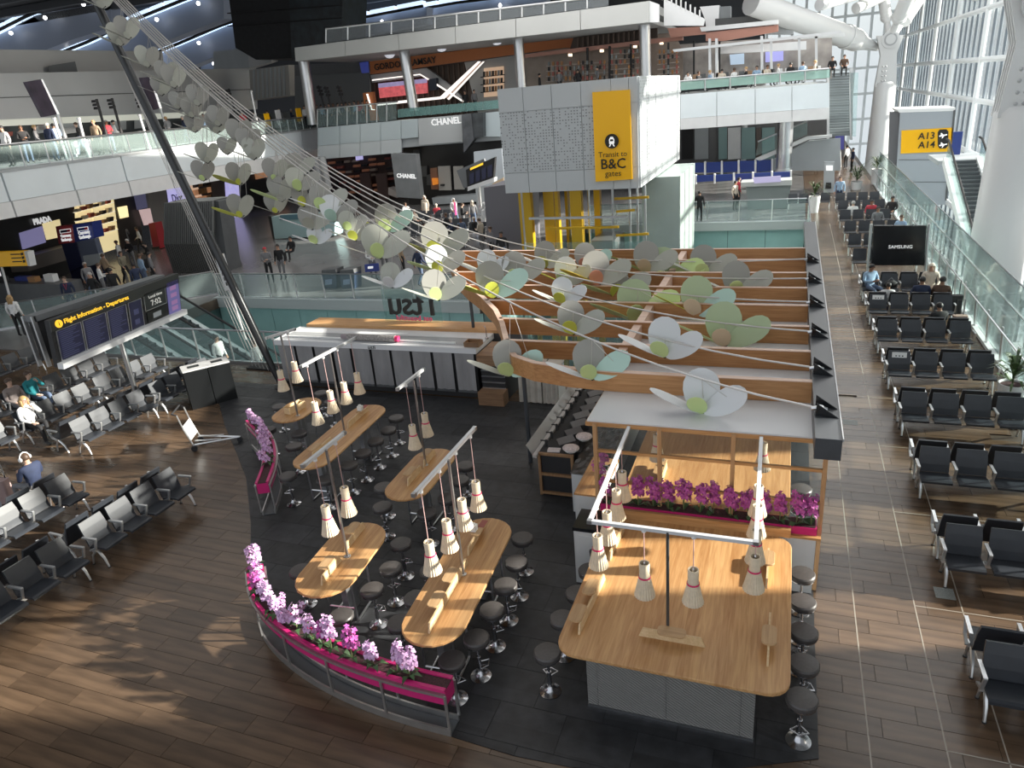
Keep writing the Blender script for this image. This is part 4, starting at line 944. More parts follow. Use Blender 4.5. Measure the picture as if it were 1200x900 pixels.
p = at(1026, 216, z=0); pot_plant((p.x, p.y, 0), .35, 1.0, 1.1, 7, 'leafy plant in a tall white pot near the far stairs', 60, 1.0)
p = at(1003, 222, z=0); pot_plant((p.x, p.y, 0), .35, .5, 1.3, 8, 'bushy plant behind the farthest right-hand benches', 70, 1.2)
# ------------------------------------------------------------------ glass side (sun side): fins, rails, unseen solid bays added to shape the sunlight
XF = 11.0
PAINT = mat('facade_white', (0.72, 0.75, 0.77), 0.4)
def wall_holes(x, y0, y1, z0, z1, holes, th, name, m, parent=None):
    ys = sorted({y0, y1, *[h[0] for h in holes], *[h[1] for h in holes]}); zs = sorted({z0, z1, *[h[2] for h in holes], *[h[3] for h in holes]}); b = MB()
    for a, c in zip(ys, ys[1:]):
        run = None
        for d, e in zip(zs, zs[1:]):
            my, mz = (a + c) / 2, (d + e) / 2
            if any(h[0] < my < h[1] and h[2] < mz < h[3] for h in holes): continue
            b.box(x, x + th, a, c, d, e)
    return b.build(name, m, parent)
HOLES = [(11.2, 12.5, 1.4, 8.6)] + [(9.9, 11.2, 6.6, 8.6), (13.5, 15.2, 0.8, 6.4)] + [(15.6 + 3.45 * k, 18.7 + 3.45 * k, 0.8, 4.2) for k in range(5)]  # openings laid out to aim sun patches at floor, tables and benches
for k in range(7): HOLES.append((13.2 + 2.3 * k, 14.85 + 2.3 * k, 9.2, 12.6))
wr = wall_holes(XF, -6, 33, -6.5, 16.7, HOLES, .25, 'wall_sun_mask', PAINT); wr['kind'] = 'structure'
GF = glass('facade_glass', (0.85, 0.92, 0.95), 0.02)
for k, h in enumerate(HOLES):
    b = MB(); b.box(XF + .1, XF + .12, h[0], h[1], h[2], h[3]); o = b.build('window_%d' % (k + 1), GF); o['kind'] = 'structure'
fac = T('glass_facade', 'tall white-finned glass facade at the far right', 'facade', (XF, 60, -6.5)); fac['kind'] = 'structure'; fac.name = 'wall_facade'
FZ = 22.0
for k in range(44):
    y = 33.3 + 1.65 * k - 60
    b = MB(); b.box(-.105, .0, y - .09, y + .09, .5, FZ); b.build('fin', mat('fin_backlit_grey', (.16, .19, .22), .5), fac)  # backlit shade of the white fins put into their colour
for k in range(10):
    y = 33.3 + 7.2 * k - 60
    b = MB(); b.box(.0, .03, y + .05, y + 7.15, .5, FZ); b.build('glass_panel', GF, fac)
for z in (4.5, 8.3, 11.3, 13.6, 16.4, 19.5):
    b = MB(); b.tube([(-.55, -27, z), (-.55, 45, z)], .16, 8); b.build('rail', PAINT, fac)
for k in range(8):
    b = MB(); b.tube([(-.6, -24 + 9 * k, .5), (-.6, -24 + 9 * k, FZ)], .14, 8); b.build('upright', PAINT, fac)
b = MB(); b.box(-.4, .3, -27, 45, 0, .5); b.build('kerb', PAINT, fac)
b = MB(); b.box(-90, -4, 106, 106.4, -7, 20); struct(b, 'wall_back', mat('back_wall_dark', (0.05, 0.053, 0.06), 0.6))
b = MB(); b.box(-4, 14, 106.2, 106.25, -7, 20); ew = struct(b, 'window_end', GF)
for k in range(13):
    b = MB(); b.box(-3.9 + 1.5 * k, -3.6 + 1.5 * k, 105.7, 106.2, -7, 20); b.build('mullion', PAINT, ew)
for k in range(9):
    b = MB(); b.box(-4, 14, 105.6, 105.8, -5 + 3 * k, -4.7 + 3 * k); b.build('transom', PAINT, ew)
b = MB(); b.box(-90.4, -90, -6, 106, -7, 20); struct(b, 'wall_left', MATS['back_wall_dark'])
# ------------------------------------------------------------------ roof trees
TREE = mat('tree_column_white', (0.70, 0.71, 0.72), 0.35)
def roof_tree(cx, cy, zn, s, label, arms):
    t = T('roof_tree', label, 'column', (cx, cy, -6.5)); H = zn + 6.5
    b = MB(); b.lathe([(.95 * s, 0), (.9 * s, 6), (.78 * s, H - 3.2 * s), (.62 * s, H - 3.0 * s)], n=24); b.build('shaft', TREE, t, True)
    for o in (-.42, -.14, .14, .42):
        b = MB(); w_ = .09 * s
        b.plate([(-.75 * s, o * s, H - 3.3 * s), (.75 * s, o * s, H - 3.3 * s), (.55 * s, o * s, H - 1.0 * s), (.9 * s, o * s, H + .2 * s), (-.95 * s, o * s, H + .35 * s), (-.55 * s, o * s, H - 1.1 * s)], w_, nrm=(0, -1, 0)); b.build('gusset_plate', TREE, t)
    b = MB(); b.tube([(0, -.6 * s, H), (0, .6 * s, H)], .62 * s, 24); b.build('hub', TREE, t, True)
    b = MB(); b.tube([(0, -.66 * s, H), (0, -.6 * s, H)], .45 * s, 24); b.build('hub_ring', mat('hub_grey', (.42, .43, .45), .4), t, True)
    b = MB(); b.tube([(0, -.70 * s, H), (0, -.66 * s, H)], .34 * s, 24); b.build('hub_cap', TREE, t, True)
    for k in range(4):
        for j in range(2):
            b = MB(); b.ball((-.35 * s + .22 * s * j, -.66 * s, H - 2.9 * s + .34 * s * k), .07 * s, n=6, m=4); b.build('bolt', MATS['hub_grey'], t)
    for (dx, dy, dz, r) in arms:
        d = Vector((dx, dy, dz)); u = d.normalized(); b = MB()
        b.tube([Vector((0, 0, H)) + u * .3 * s, Vector((0, 0, H)) + u * 1.4 * s, Vector((0, 0, H)) + u * 1.7 * s, Vector((0, 0, H)) + d], [.3 * s, .5 * r, r, r], 16); b.build('branch', TREE, t, True)
        b = MB(); b.tube([Vector((0, 0, H)) + u * 1.75 * s, Vector((0, 0, H)) + u * 1.95 * s], r * 1.08, 16); b.build('branch_collar', TREE, t, True)
    return t
roof_tree(6.95, 29.0, 8.7, 1.0, 'nearest white steel roof tree rising at the right edge', [(-5.5, 3.0, 3.2, .55), (2.0, 8, 6, .5), (3, -6, 6, .5), (-6, -9, 6.5, .6)])
roof_tree(6.6, 67.0, 9.05, 1.0, 'farther white steel roof tree behind the gate sign', [(4.5, 5, 7, .6), (1.5, -5, 6, .5), (-1.2, 3, 6, .4)])
roof_tree(-4.0, 70.0, 6.0, .3, 'small white steel strut over the far upper floor', [(6, -5, 4, .4)])
for k, (a, b_) in enumerate([((880, 3), (1003, 47)), ((960, 6), (1030, -14)), ((1003, 10), (1060, -16))]):
    t = T('roof_pipe', ['long white tubular roof strut sloping to the farther roof tree', 'white roof beam left of the farther roof tree', 'white roof beam above the farther roof tree'][k], 'roof strut', at(*a, y=58 + 4 * k))
    A = at(*a, y=58 + 4 * k); B = at(*b_, y=66 + 2 * k); b = MB(); b.tube([Vector((0, 0, 0)), B - A], .8 if k == 0 else .4, 16); b.build('tube', TREE, t, True)
    b = MB(); u = (B - A).normalized(); b.tube([(B - A) - u * 1.2, (B - A) - u * .9], 0.88 if k == 0 else .45, 16); b.build('collar', TREE, t, True); b = MB(); b.tube([(B - A), (B - A) + u * 1.0, (B - A) + u * 2.6], [.8 if k == 0 else .4, .5, .25], 16); b.build('tapered_end', TREE, t, True)
# ------------------------------------------------------------------ mapped builder for far things standing on a known plane
class G:
    def __init__(s, name, label, cat, base, plane, group=None, kind=None):
        s.base = Vector(base); s.plane = plane; s.t = T(name, label, cat, base, 0, group)
        if kind: s.t['kind'] = kind
    def p(s, u, v, o=0.0):
        if s.plane[0] == 'y': return at(u, v, y=s.plane[1] + o) - s.base
        if s.plane[0] == 'x': return at(u, v, x=s.plane[1] - o) - s.base
        P, n = s.plane[1], Vector(s.plane[2]); return atp(u, v, Vector(P) + n * o, n) - s.base
    def away(s):
        return Vector((0, -1, 0)) if s.plane[0] == 'y' else (Vector((1, 0, 0)) if s.plane[0] == 'x' else -Vector(s.plane[2]))
    def pl(s, pts, name, m, th=.1, o=0.0, par=None):
        b = MB(); b.plate([s.p(u, v, o) for u, v in pts], th, nrm=s.away()); return b.build(name, m, par or s.t)
    def quad(s, u0, v0, u1, v1, *a, **k): return s.pl([(u0, v0), (u1, v0), (u1, v1), (u0, v1)], *a, **k)
    def tube(s, a, b_, r, name, m, o=0.0): q = MB(); q.tube([s.p(*a, o), s.p(*b_, o)], r, 10); return q.build(name, m, s.t, True)
    def drop(s, a, z, r, name, m, o=0.0): p = s.p(*a, o); q = MB(); q.tube([p, Vector((p.x, p.y, z - s.base.z))], r, 8); return q.build(name, m, s.t, True)
    def txt(s, st, size, m, uv, xuv, o=-.05, **k):
        c = s.p(*uv, o); d = s.p(*xuv, o) - c; u = Vector((0, 0, 1)); return text(st, size, m, 'lettering', s.t, c, d, u, .01, **k)
def lerp2(a, b, f): return (a[0] + (b[0] - a[0]) * f, a[1] + (b[1] - a[1]) * f)
# ------------------------------------------------------------------ lift shaft with transit sign
LY = 30.0
lift = G('lift_shaft', 'white perforated lift shaft box hanging over glass lifts with yellow columns', 'lift shaft', at(690, 225, y=LY), ('y', LY))
PERF = mat('perforated_white', (0.52, 0.55, 0.57), 0.4)
def perf(m):
    n = m.node_tree.nodes; L = m.node_tree.links; b = n['Principled BSDF']; tc = n.new('ShaderNodeTexCoord'); sp = n.new('ShaderNodeSeparateXYZ'); L.new(tc.outputs['Object'], sp.inputs[0])
    ad = n.new('ShaderNodeMath'); L.new(sp.outputs[0], ad.inputs[0]); L.new(sp.outputs[1], ad.inputs[1])
    def cell(o, f):
        a = n.new('ShaderNodeMath'); a.operation = 'MULTIPLY'; a.inputs[1].default_value = f; L.new(o, a.inputs[0]); c = n.new('ShaderNodeMath'); c.operation = 'FRACT'; L.new(a.outputs[0], c.inputs[0])
        d = n.new('ShaderNodeMath'); d.operation = 'LESS_THAN'; d.inputs[1].default_value = .45; L.new(c.outputs[0], d.inputs[0]); return d.outputs[0], a
    x, ax = cell(ad.outputs[0], 8.0); z, az = cell(sp.outputs[2], 9.0)
    fl = n.new('ShaderNodeMath'); fl.operation = 'FLOOR'; L.new(ax.outputs[0], fl.inputs[0]); fz = n.new('ShaderNodeMath'); fz.operation = 'FLOOR'; L.new(az.outputs[0], fz.inputs[0])
    cv = n.new('ShaderNodeCombineXYZ'); L.new(fl.outputs[0], cv.inputs[0]); L.new(fz.outputs[0], cv.inputs[1]); wn = n.new('ShaderNodeTexWhiteNoise'); wn.noise_dimensions = '2D'; L.new(cv.outputs[0], wn.inputs['Vector'])
    gt = n.new('ShaderNodeMath'); gt.operation = 'GREATER_THAN'; gt.inputs[1].default_value = .35; L.new(wn.outputs['Value'], gt.inputs[0])
    m1 = n.new('ShaderNodeMath'); m1.operation = 'MULTIPLY'; L.new(x, m1.inputs[0]); L.new(z, m1.inputs[1]); m2 = n.new('ShaderNodeMath'); m2.operation = 'MULTIPLY'; L.new(m1.outputs[0], m2.inputs[0]); L.new(gt.outputs[0], m2.inputs[1])
    mx = n.new('ShaderNodeMixRGB'); mx.inputs[1].default_value = (0.52, 0.55, 0.57, 1); mx.inputs[2].default_value = (0.22, 0.23, 0.245, 1); L.new(m2.outputs[0], mx.inputs[0]); L.new(mx.outputs[0], b.inputs['Base Color'])
perf(PERF)
LFX = at(747, 90, y=LY).x; zt = at(665, 97, y=LY).z; zb = at(665, 224, y=LY).z; x0 = at(586, 150, y=LY).x
PLAINW = mat('lift_panel_white', (0.55, 0.58, 0.60), 0.4)
bx = lift.base
b = MB(); b.box(x0 - bx.x, LFX - bx.x, .06, 11.4, zb - bx.z, zt - bx.z); b.build('core', PLAINW, lift.t)
fx = [x0 + (LFX - x0) * f for f in (0, .19, .40, .61, .82, .94, 1)]
for i in range(6):
    for (f0, f1, m_) in ((0, .2, PLAINW), (.2, .78, PERF if i < 5 else PLAINW), (.78, 1, PLAINW)):
        b = MB(); b.box(fx[i] - bx.x + .012, fx[i + 1] - bx.x - .012, 0, .06, zb - bx.z + (zt - zb) * f0 + .012, zb - bx.z + (zt - zb) * f1 - .012); b.build('cladding_panel', m_, lift.t)
for i in range(6):
    b = MB(); b.box(LFX - bx.x, LFX - bx.x + .06, .06 + 1.88 * i, 1.91 + 1.88 * i, zb - bx.z + .02, zt - bx.z - .02); b.build('cladding_panel', PERF, lift.t)
GOLD = mat('lift_yellow', (0.62, 0.38, 0.02), 0.3, 0.3); 
for (u0, u1, dy) in ((608, 622, 1.2), (637, 649, 2.2), (668, 681, 1.2), (696, 703, 3.6), (650, 654, 2.0), (662, 665, 4)):
    a = at(u0, 240, y=LY + dy).x; c = at(u1, 240, y=LY + dy).x
    b = MB(); b.box(a - bx.x, c - bx.x, dy, dy + .35, -6.4 - bx.z, zb - bx.z); b.build('yellow_column', GOLD, lift.t)
for (u, dy) in ((718, .6), (738, .9), (747, .9), (756, .9), (612, .5), (690, 1.5)):
    a = at(u, 240, y=LY + dy).x; b = MB(); b.tube([(a - bx.x, dy, -6.4 - bx.z), (a - bx.x, dy, zb - bx.z)], .05, 8); b.build('rod', STEEL, lift.t)
for (u0, u1, v, dy) in ((640, 725, 268, .5), (720, 760, 233, .8), (722, 744, 248, .8), (722, 760, 276, .8), (620, 735, 256, .4)):
    A = at(u0, v, y=LY + dy) - bx; B = at(u1, v - 2, y=LY + dy) - bx; b = MB(); b.bar(A, B, .08, .1); b.build('cross_bar', GOLD if v != 256 else STEEL, lift.t)
A = at(690, 240, y=LY + 2); B = at(720, 296, y=LY + 2); b = MB(); b.box(A.x - bx.x, B.x - bx.x, 2, 4.2, -2.5 - bx.z, .9 - bx.z); b.build('lift_car', mat('lift_car_grey', (.2, .22, .22), .3, .5), lift.t)
for k in range(4):
    a = x0 + .6 + 1.45 * k; b = MB(); b.box(a - bx.x, a + 1.4 - bx.x, .2, .23, -6.4 - bx.z, 1.2 - bx.z); b.build('shaft_glass', GLASSC, lift.t)
A = at(752, 200, y=34); B = at(797, 200, y=34); b = MB(); b.box(A.x - bx.x, B.x - bx.x, 4.0, 9.5, -6.4 - bx.z, zb - bx.z - .05); b.build('frosted_wall', mat('frosted_glass_wall', (.36, .43, .41), .25, noise=.06, scale=1), lift.t)
ts = G('transit_sign', 'tall yellow transit sign on the lift shaft box', 'sign', at(717, 212, y=LY - .12), ('y', LY - .12))
ts.quad(695, 106, 739, 211, 'panel', YELLOW, .1) if False else ts.pl([(694, 108), (738, 105), (741, 210), (698, 213)], 'panel', YELLOW, .1)
XU = (760, 157)
xd = Vector((1, 0, 0))
def ttext(st, size, uv, m=SIGNK, bold=.0):
    c = ts.p(*uv, -.11); return text(st, size, m, 'lettering', ts.t, c, (1, 0, 0), (0, 0, 1), .008, bold=bold)
ttext('Transit to', .295, (718, 181)); ttext('B&C', .56, (718.5, 192.5), bold=.006); ttext('gates', .33, (718.5, 203.5))
c = ts.p(717, 165.5, -.1); b = MB(); b.tube([c, c + Vector((0, -.02, 0))], .285, 24); disc = b.build('roundel', SIGNK, ts.t)
b = MB(); b.add([c + Vector((x, -.03, z)) for x, z in ((-.1, -.1), (.1, -.1), (.11, .06), (.05, .17), (-.05, .17), (-.11, .06))], [(0, 1, 2, 3, 4, 5)]); b.add([c + Vector((x, -.03, z)) for x, z in ((-.12, -.2), (-.07, -.2), (-.02, -.1), (-.07, -.1))], [(0, 1, 2, 3)]); b.add([c + Vector((x, -.03, z)) for x, z in ((.12, -.2), (.07, -.2), (.02, -.1), (.07, -.1))], [(3, 2, 1, 0)]); b.build('train_symbol', SIGNW, disc)
b = MB(); b.add([c + Vector((x, -.035, z)) for x, z in ((-.07, .0), (.07, .0), (.06, .08), (-.06, .08))], [(0, 1, 2, 3)]); b.build('train_window', SIGNK, disc)
# ------------------------------------------------------------------ left gallery (upper floor)
MZ = 6.3; M0 = at(0, 200, z=MZ); M1 = at(372, 150, z=MZ); MD = (M1 - M0).normalized(); MN = Vector((-MD.y, MD.x, 0))
MN = MN if MN.x < 0 else -MN
ga = G('gallery', 'white curved upper gallery along the left side', 'gallery', M0.lerp(M1, .5) + Vector((0, 0, -2.1)), ('p', M0, MN), kind='structure'); ga.t.name = 'wall_gallery_left'
def gal(f0, f1, z0, z1, name, m, th=.12, o=0.0, grp=ga, par=None):
    a = M0 + (M1 - M0) * f0 + MN * o; c = M0 + (M1 - M0) * f1 + MN * o; B_ = grp.base
    za, zc = z0 if isinstance(z0, tuple) else (z0, z0); ya, yc = z1 if isinstance(z1, tuple) else (z1, z1)
    b = MB(); b.plate([Vector((a.x, a.y, za)) - B_, Vector((c.x, c.y, zc)) - B_, Vector((c.x, c.y, yc)) - B_, Vector((a.x, a.y, ya)) - B_], th, nrm=-MN); return b.build(name, m, par or grp.t)
NF = 9
for k in range(-2, NF):
    f0, f1 = k / NF + .0015, (k + 1) / NF - .0015
    gal(f0, f1, (5.1 - .45 * f0, 5.1 - .45 * f1), 6.2, 'fascia_panel', WPANEL); gal(f0, f1, (4.46 - .9 * f0, 4.46 - .9 * f1), (5.08 - .45 * f0, 5.08 - .45 * f1), 'lower_panel', WHITE, .12, -.05)
a = M0 + (M1 - M0) * -.25; c = M1; B_ = ga.base
b = MB(); b.plate([a - B_ + MN * .3, c - B_ + MN * .3, c - B_ + MN * 14, a - B_ + MN * 14], 1.6, nrm=(0, 0, 1)); b.build('gallery_slab', GREYP, ga.t)
gal(-.25, 1, 6.2, 6.32, 'edge_trim', GREYP, .15, -.02)
gb = G('glass_balustrade', 'glass balustrade along the left upper gallery', 'balustrade', M0.lerp(M1, .5), ('p', M0, MN))
for k in range(-4, 24):
    f0, f1 = k / 24 + .001, (k + 1) / 24 - .001
    gal(f0, f1, 6.38, 7.2, 'glass_panel', GLASSC, .02, .05, gb)
    a = M0 + (M1 - M0) * f0 + MN * .08 - gb.base; b = MB(); b.tube([a + Vector((0, 0, .0)), a + Vector((0, 0, .95))], .035, 6); b.build('post', STEEL, gb.t)
a = M0 + (M1 - M0) * -.2 - gb.base + Vector((0, 0, .95)); c = M1 - gb.base + Vector((0, 0, .95)); b = MB(); b.tube([a, c], .05, 8); b.build('handrail', STEEL, gb.t)
# back wall of the gallery
gw = G('gallery_wall', 'white panelled wall behind the left gallery', 'wall', M0.lerp(M1, .4) + MN * 10, ('p', M0 + MN * 10, MN), kind='structure'); gw.t.name = 'wall_gallery_back'
GW = mat('gallery_wall_white', (0.52, 0.54, 0.56), 0.3, noise=.05, scale=.3)
gw.pl([(-60, 97), (0, 86), (300, 80), (302, 128), (0, 140), (-60, 146)], 'wall_panel', GW, .3)
gw.pl([(-60, 116), (302, 104), (302, 105), (-60, 117)], 'seam', DGREY, .02, -.03)
gw.pl([(-60, 62), (0, 58), (190, 60), (192, 84), (0, 87), (-60, 90)], 'upper_wall', mat('upper_wall_grey', (.45, .46, .47), .4, noise=.05, scale=.3), .3, 1.0)
gw.pl([(57, 77), (88, 72), (91, 84), (58, 87)], 'dark_opening', mat('opening_grey', (.13, .14, .15), .4), .02, .6)
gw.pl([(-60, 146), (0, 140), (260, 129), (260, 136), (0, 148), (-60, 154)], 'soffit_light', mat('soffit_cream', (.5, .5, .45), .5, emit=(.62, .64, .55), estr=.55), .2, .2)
gw.pl([(-60, 154), (0, 148), (300, 134), (372, 128), (372, 160), (0, 210), (-60, 220)], 'shop_fronts', mat('gallery_dark', (.06, .07, .075), .4, noise=.4, scale=.6), .2, .5)
for (u, v, w_, h_, m_) in ((40, 148, 55, 9, GREYP), (8, 155, 7, 5, REDM), (45, 147, 8, 6, REDM), (62, 152, 30, 7, WHITE), (130, 142, 18, 12, GREYP), (158, 140, 14, 11, GREYP)):
    gw.pl([(u, v), (u + w_, v - w_ * .13), (u + w_, v + h_ - w_ * .13), (u, v + h_)], 'shop_panel', m_, .05, .3)
for (pts, l) in ((((31, 96), (48, 93), (67, 134), (52, 137)), 'nearer'), (((166, 91), (175, 90), (187, 127), (180, 129)), 'farther')):
    g = G('hanging_screen', 'dark tilted hanging advertising screen over the left gallery, %s one' % l, 'screen', at(pts[2][0], pts[2][1], y=M0.y + 10), ('p', M0 + MN * 4, MN))
    g.pl(list(pts), 'screen', mat('advert_dark', (.05, .04, .06), .3, noise=.7, scale=.8), .2); g.pl([(pts[1][0], pts[1][1]), (pts[1][0] + 2, pts[1][1]), (pts[2][0] + 3, pts[2][1]), (pts[2][0], pts[2][1])], 'side', SIGNW, .2)
    g.tube((pts[2][0] + 1, pts[2][1]), (pts[2][0] + 8, pts[2][1] + 22), .08, 'pole', ALU); g.drop((pts[2][0] + 8, pts[2][1] + 22), 6.3, .1, 'foot', ALU)
for k, (u, v) in enumerate(((113, 116), (131, 115), (164, 114), (268, 104), (373, 100), (381, 101), (396, 100))):
    g = G('speaker_post', 'thin black post with loudspeakers on the upper floor, %s from the left' % ORD[k], 'speaker post', at(u + 8, v + 40, y=40), ('p', M0 + MN * 3, MN) if k < 4 else ('y', 52), 'loudspeaker posts')
    g.tube((u, v), (u + 10, v + 36), .07, 'pole', BLACKM); g.drop((u + 10, v + 36), 6.3 if k < 4 else 6.38, .1, 'foot', BLACKM)
    for j in range(3): g.quad(u - 2 + j * 1.3, v + 1 + 4 * j, u + 2 + j * 1.3, v + 4 + 4 * j, 'loudspeaker', BLACKM, .2, -.1)
for k, (a, c) in enumerate((((63, 138), (79, 188)), ((92, 138), (99, 165)), ((163, 134), (175, 172)), ((294, 106), (300, 137)))):
    g = G('banner_pole', 'slim white pole standing on the left gallery, %s from the left' % ORD[k], 'pole', at(c[0], c[1], z=MZ), ('p', M0 + MN * .6, MN), 'white poles on the left gallery')
    g.tube(a, c, .06, 'pole', WHITE); g.drop(c, 6.3, .08, 'foot', WHITE); g.tube((a[0], a[1]), (a[0] + .6, a[1] + 2), .1, 'finial', ALU)
for k, (u, v) in enumerate(((88, 178), (103, 176), (313, 145), (326, 141), (350, 139))):
    g = G('vertical_banner', '%s upright banner behind the gallery glass, %s from the left' % (['white', 'white', 'yellow', 'white', 'yellow'][k], ORD[k]), 'banner', at(u, v, z=MZ), ('p', M0 + MN * 1.2, MN))
    g.pl([(u - 3, v - 12), (u + 2, v - 12.5), (u + 5, v + 3), (u, v + 3.5)], 'panel', YELLOW if k in (2, 4) else WHITE, .1); g.tube((u + 1, v + 3), (u + 1.5, v + 6), .1, 'foot', ALU)
# ------------------------------------------------------------------ centre gallery front, restaurant deck
CY = 50.0
cg = G('gallery', 'centre', 'gallery', at(480, 180, y=CY), ('y', CY), kind='structure'); cg.t.name = 'wall_gallery_centre'
top = lambda u: 150 - (u - 372) * .092; mid_ = lambda u: 171 - (u - 372) * .085; bot = lambda u: 187 - (u - 372) * .083
us = [372, 398, 422, 446, 470, 490]
for a, c in zip(us, us[1:]):
    cg.pl([(a + .3, top(a)), (c - .3, top(c)), (c - .3, mid_(c)), (a + .3, mid_(a))], 'fascia_panel', mat('fascia_grey_blue', (.46, .53, .56), .3), .2)
    if c <= 472: cg.pl([(a + .3, mid_(a) + .3), (c - .3, mid_(c) + .3), (c - .3, bot(c)), (a + .3, bot(a))], 'lower_panel', mat('fascia_low', (.54, .58, .60), .4), .2)
cg.pl([(490, 139), (541, 134.5), (542, 166), (491, 170)], 'shop_fascia', mat('fascia_white_grey', (.46, .48, .49), .35), .3)
cg.pl([(566, 132.5), (586, 130.5), (586, 160), (566, 160)], 'fascia_panel', MATS['fascia_grey_blue'], .2)
P0 = at(372, 152, y=CY) - cg.base; P1 = at(800, 113, y=CY) - cg.base
b = MB(); b.plate([P0 + Vector((0, .3, -.02)), P1 + Vector((0, .3, -.02)), P1 + Vector((0, 14, -.02)), P0 + Vector((0, 14, -.02))], 1.8, nrm=(0, 0, 1)); b.build('gallery_slab', GREYP, cg.t)
sn = G('shop_sign', 'shop name lettering on the centre gallery front', 'sign', at(522, 143, y=CY - .02), ('y', CY - .02)); sn.txt('CHANEL', .62, SIGNW, (522.5, 142.5), (560, 139), 0, bold=.01)
mw = G('marble_wedge', 'dark polished stone wedge beside the gallery shop fascia', 'wall cladding', at(552, 170, y=CY - .5), ('y', CY - .5))
mw.pl([(541, 134), (566, 131.5), (566.5, 160), (558, 161), (543.5, 179)], 'stone', mat('dark_marble', (.045, .05, .055), .15, noise=.5, scale=1), .5); mw.pl([(541, 134), (552, 133), (555, 164), (543.5, 179)], 'stone_front', mat('dark_marble_front', (.09, .095, .105), .15, noise=.4, scale=1), .1, -.12)
cb_ = G('glass_balustrade', 'teal glass balustrade in front of the upper restaurant, centre', 'balustrade', at(520, 136, y=CY + .3), ('y', CY + .3))
for k in range(8):
    a, c = 372 + k * 11.6, 372 + (k + 1) * 11.6 - .4; cb_.pl([(a, top(a) - 22), (c, top(c) - 22), (c, top(c) - 1), (a, top(a) - 1)], 'glass_panel', GLASSC, .03); cb_.tube((a, top(a) - 22), (a, top(a) - .5), .05, 'post', STEEL)
for k in range(6):
    a, c = 466 + k * 20, 466 + (k + 1) * 20 - .4; cb_.pl([(a, 128 - (a - 466) * .092), (c, 128 - (c - 466) * .092), (c, 138 - (c - 466) * .092), (a, 138 - (a - 466) * .092)], 'glass_panel', GLASST, .03)
cb_.tube((372, 128), (466, 119), .06, 'handrail', STEEL)
for k, (u0, v0, u1, v1, r) in enumerate(((356, 71, 367, 146, 7.0), (473, 57, 485, 130, 6.3), (607, 41, 612, 108, 5.6), (755, 22, 757, 92, 5.8))):
    g = G('steel_column', 'round brushed steel column under the upper deck, %s from the left' % ORD[k], 'column', at(u1, v1, y=CY + 1), ('y', CY + 1)); g.tube((u0, v0), (u1, v1), r * CY / FPX * 1.05, 'shaft', STEEL); g.tube((u0 - .0, v0), (u0 + .2, v0 + 1.5), r * CY / FPX * 1.1, 'collar', ALU)
DY = 49.0
dk = G('upper_deck', 'long grey upper deck above the restaurant', 'deck', at(550, 45, y=DY), ('y', DY), kind='structure'); dk.t.name = 'ceiling_deck'
DK = mat('deck_grey', (.46, .47, .46), .5, noise=.04, scale=.4)
A, B, D_, E_ = [at(u, v, y=DY) - dk.base for u, v in ((345, 56), (761, 1), (761, 26), (346, 72))]
for k in range(6):
    a0, a1 = A.lerp(B, k / 6), A.lerp(B, (k + 1) / 6); b0, b1 = E_.lerp(D_, k / 6), E_.lerp(D_, (k + 1) / 6); q = (a1 - a0).normalized() * .02; b = MB(); b.plate([a0 + q, a1 - q, b1 - q, b0 + q], .3, nrm=(0, -1, 0)); b.build('fascia_panel', DK, dk.t)
b = MB(); b.plate([A + Vector((0, .35, -.02)), B + Vector((0, .35, -.02)), B + Vector((0, 13, -.02)), A + Vector((0, 13, -.02))], .5, nrm=(0, 0, 1)); b.build('deck_top', DK, dk.t)
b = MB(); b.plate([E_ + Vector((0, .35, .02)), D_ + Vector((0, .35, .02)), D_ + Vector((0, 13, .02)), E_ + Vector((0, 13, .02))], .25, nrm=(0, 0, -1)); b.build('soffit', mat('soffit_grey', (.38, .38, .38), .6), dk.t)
dk.pl([(761, 1), (772, 5), (772, 26), (761, 26)], 'end_panel', WHITE, .3, .2); dk.pl([(778, -2), (826, 22), (824, 30), (778, 30)], 'stair_panel', WHITE, .3, 2)
for k in range(9): dk.tube((776 + 5.5 * k, -14 + 3.2 * k), (776 + 5.5 * k, 0 + 2.6 * k), .05, 'baluster', WHITE, 2)
db = G('glass_balustrade', 'glass balustrade on top of the grey upper deck', 'balustrade', at(550, 20, y=DY + .4), ('y', DY + .4)); tp = lambda u: 34 - (u - 382) * .118; bt_ = lambda u: 50 - (u - 382) * .131
for k in range(13):
    a, c = 382 + k * 25.5, 382 + (k + 1) * 25.5 - .5; db.pl([(a, tp(a)), (c, tp(c)), (c, bt_(c)), (a, bt_(a))], 'glass_panel', glass('deck_glass', (.35, .38, .4), .3), .03); db.tube((a, tp(a)), (a, bt_(a)), .06, 'post', ALU)
db.tube((382, 34), (714, -5), .07, 'handrail', ALU)
for k, (u, v) in enumerate(((456, 64), (517, 56), (582, 48))):
    g = G('globe_lamp', 'white patterned half-globe lamp under the upper deck, %s from the left' % ORD[k], 'lamp', at(u, v, y=53), ('y', 53), 'half-globe lamps under the deck'); c = g.p(u, v - 4); b = MB(); b.lathe([(.02, -.5), (.25, -.45), (.42, -.25), (.46, 0), (.02, .02)], c, 14); b.build('shade', mat('patterned_white', (.75, .76, .8), .4, noise=.3, scale=6, emit=(.8, .82, .9), estr=.5), g.t, True); b = MB(); b.tube([c, c + Vector((0, 0, .15))], .03, 5); b.build('rod', BLACKM, g.t)
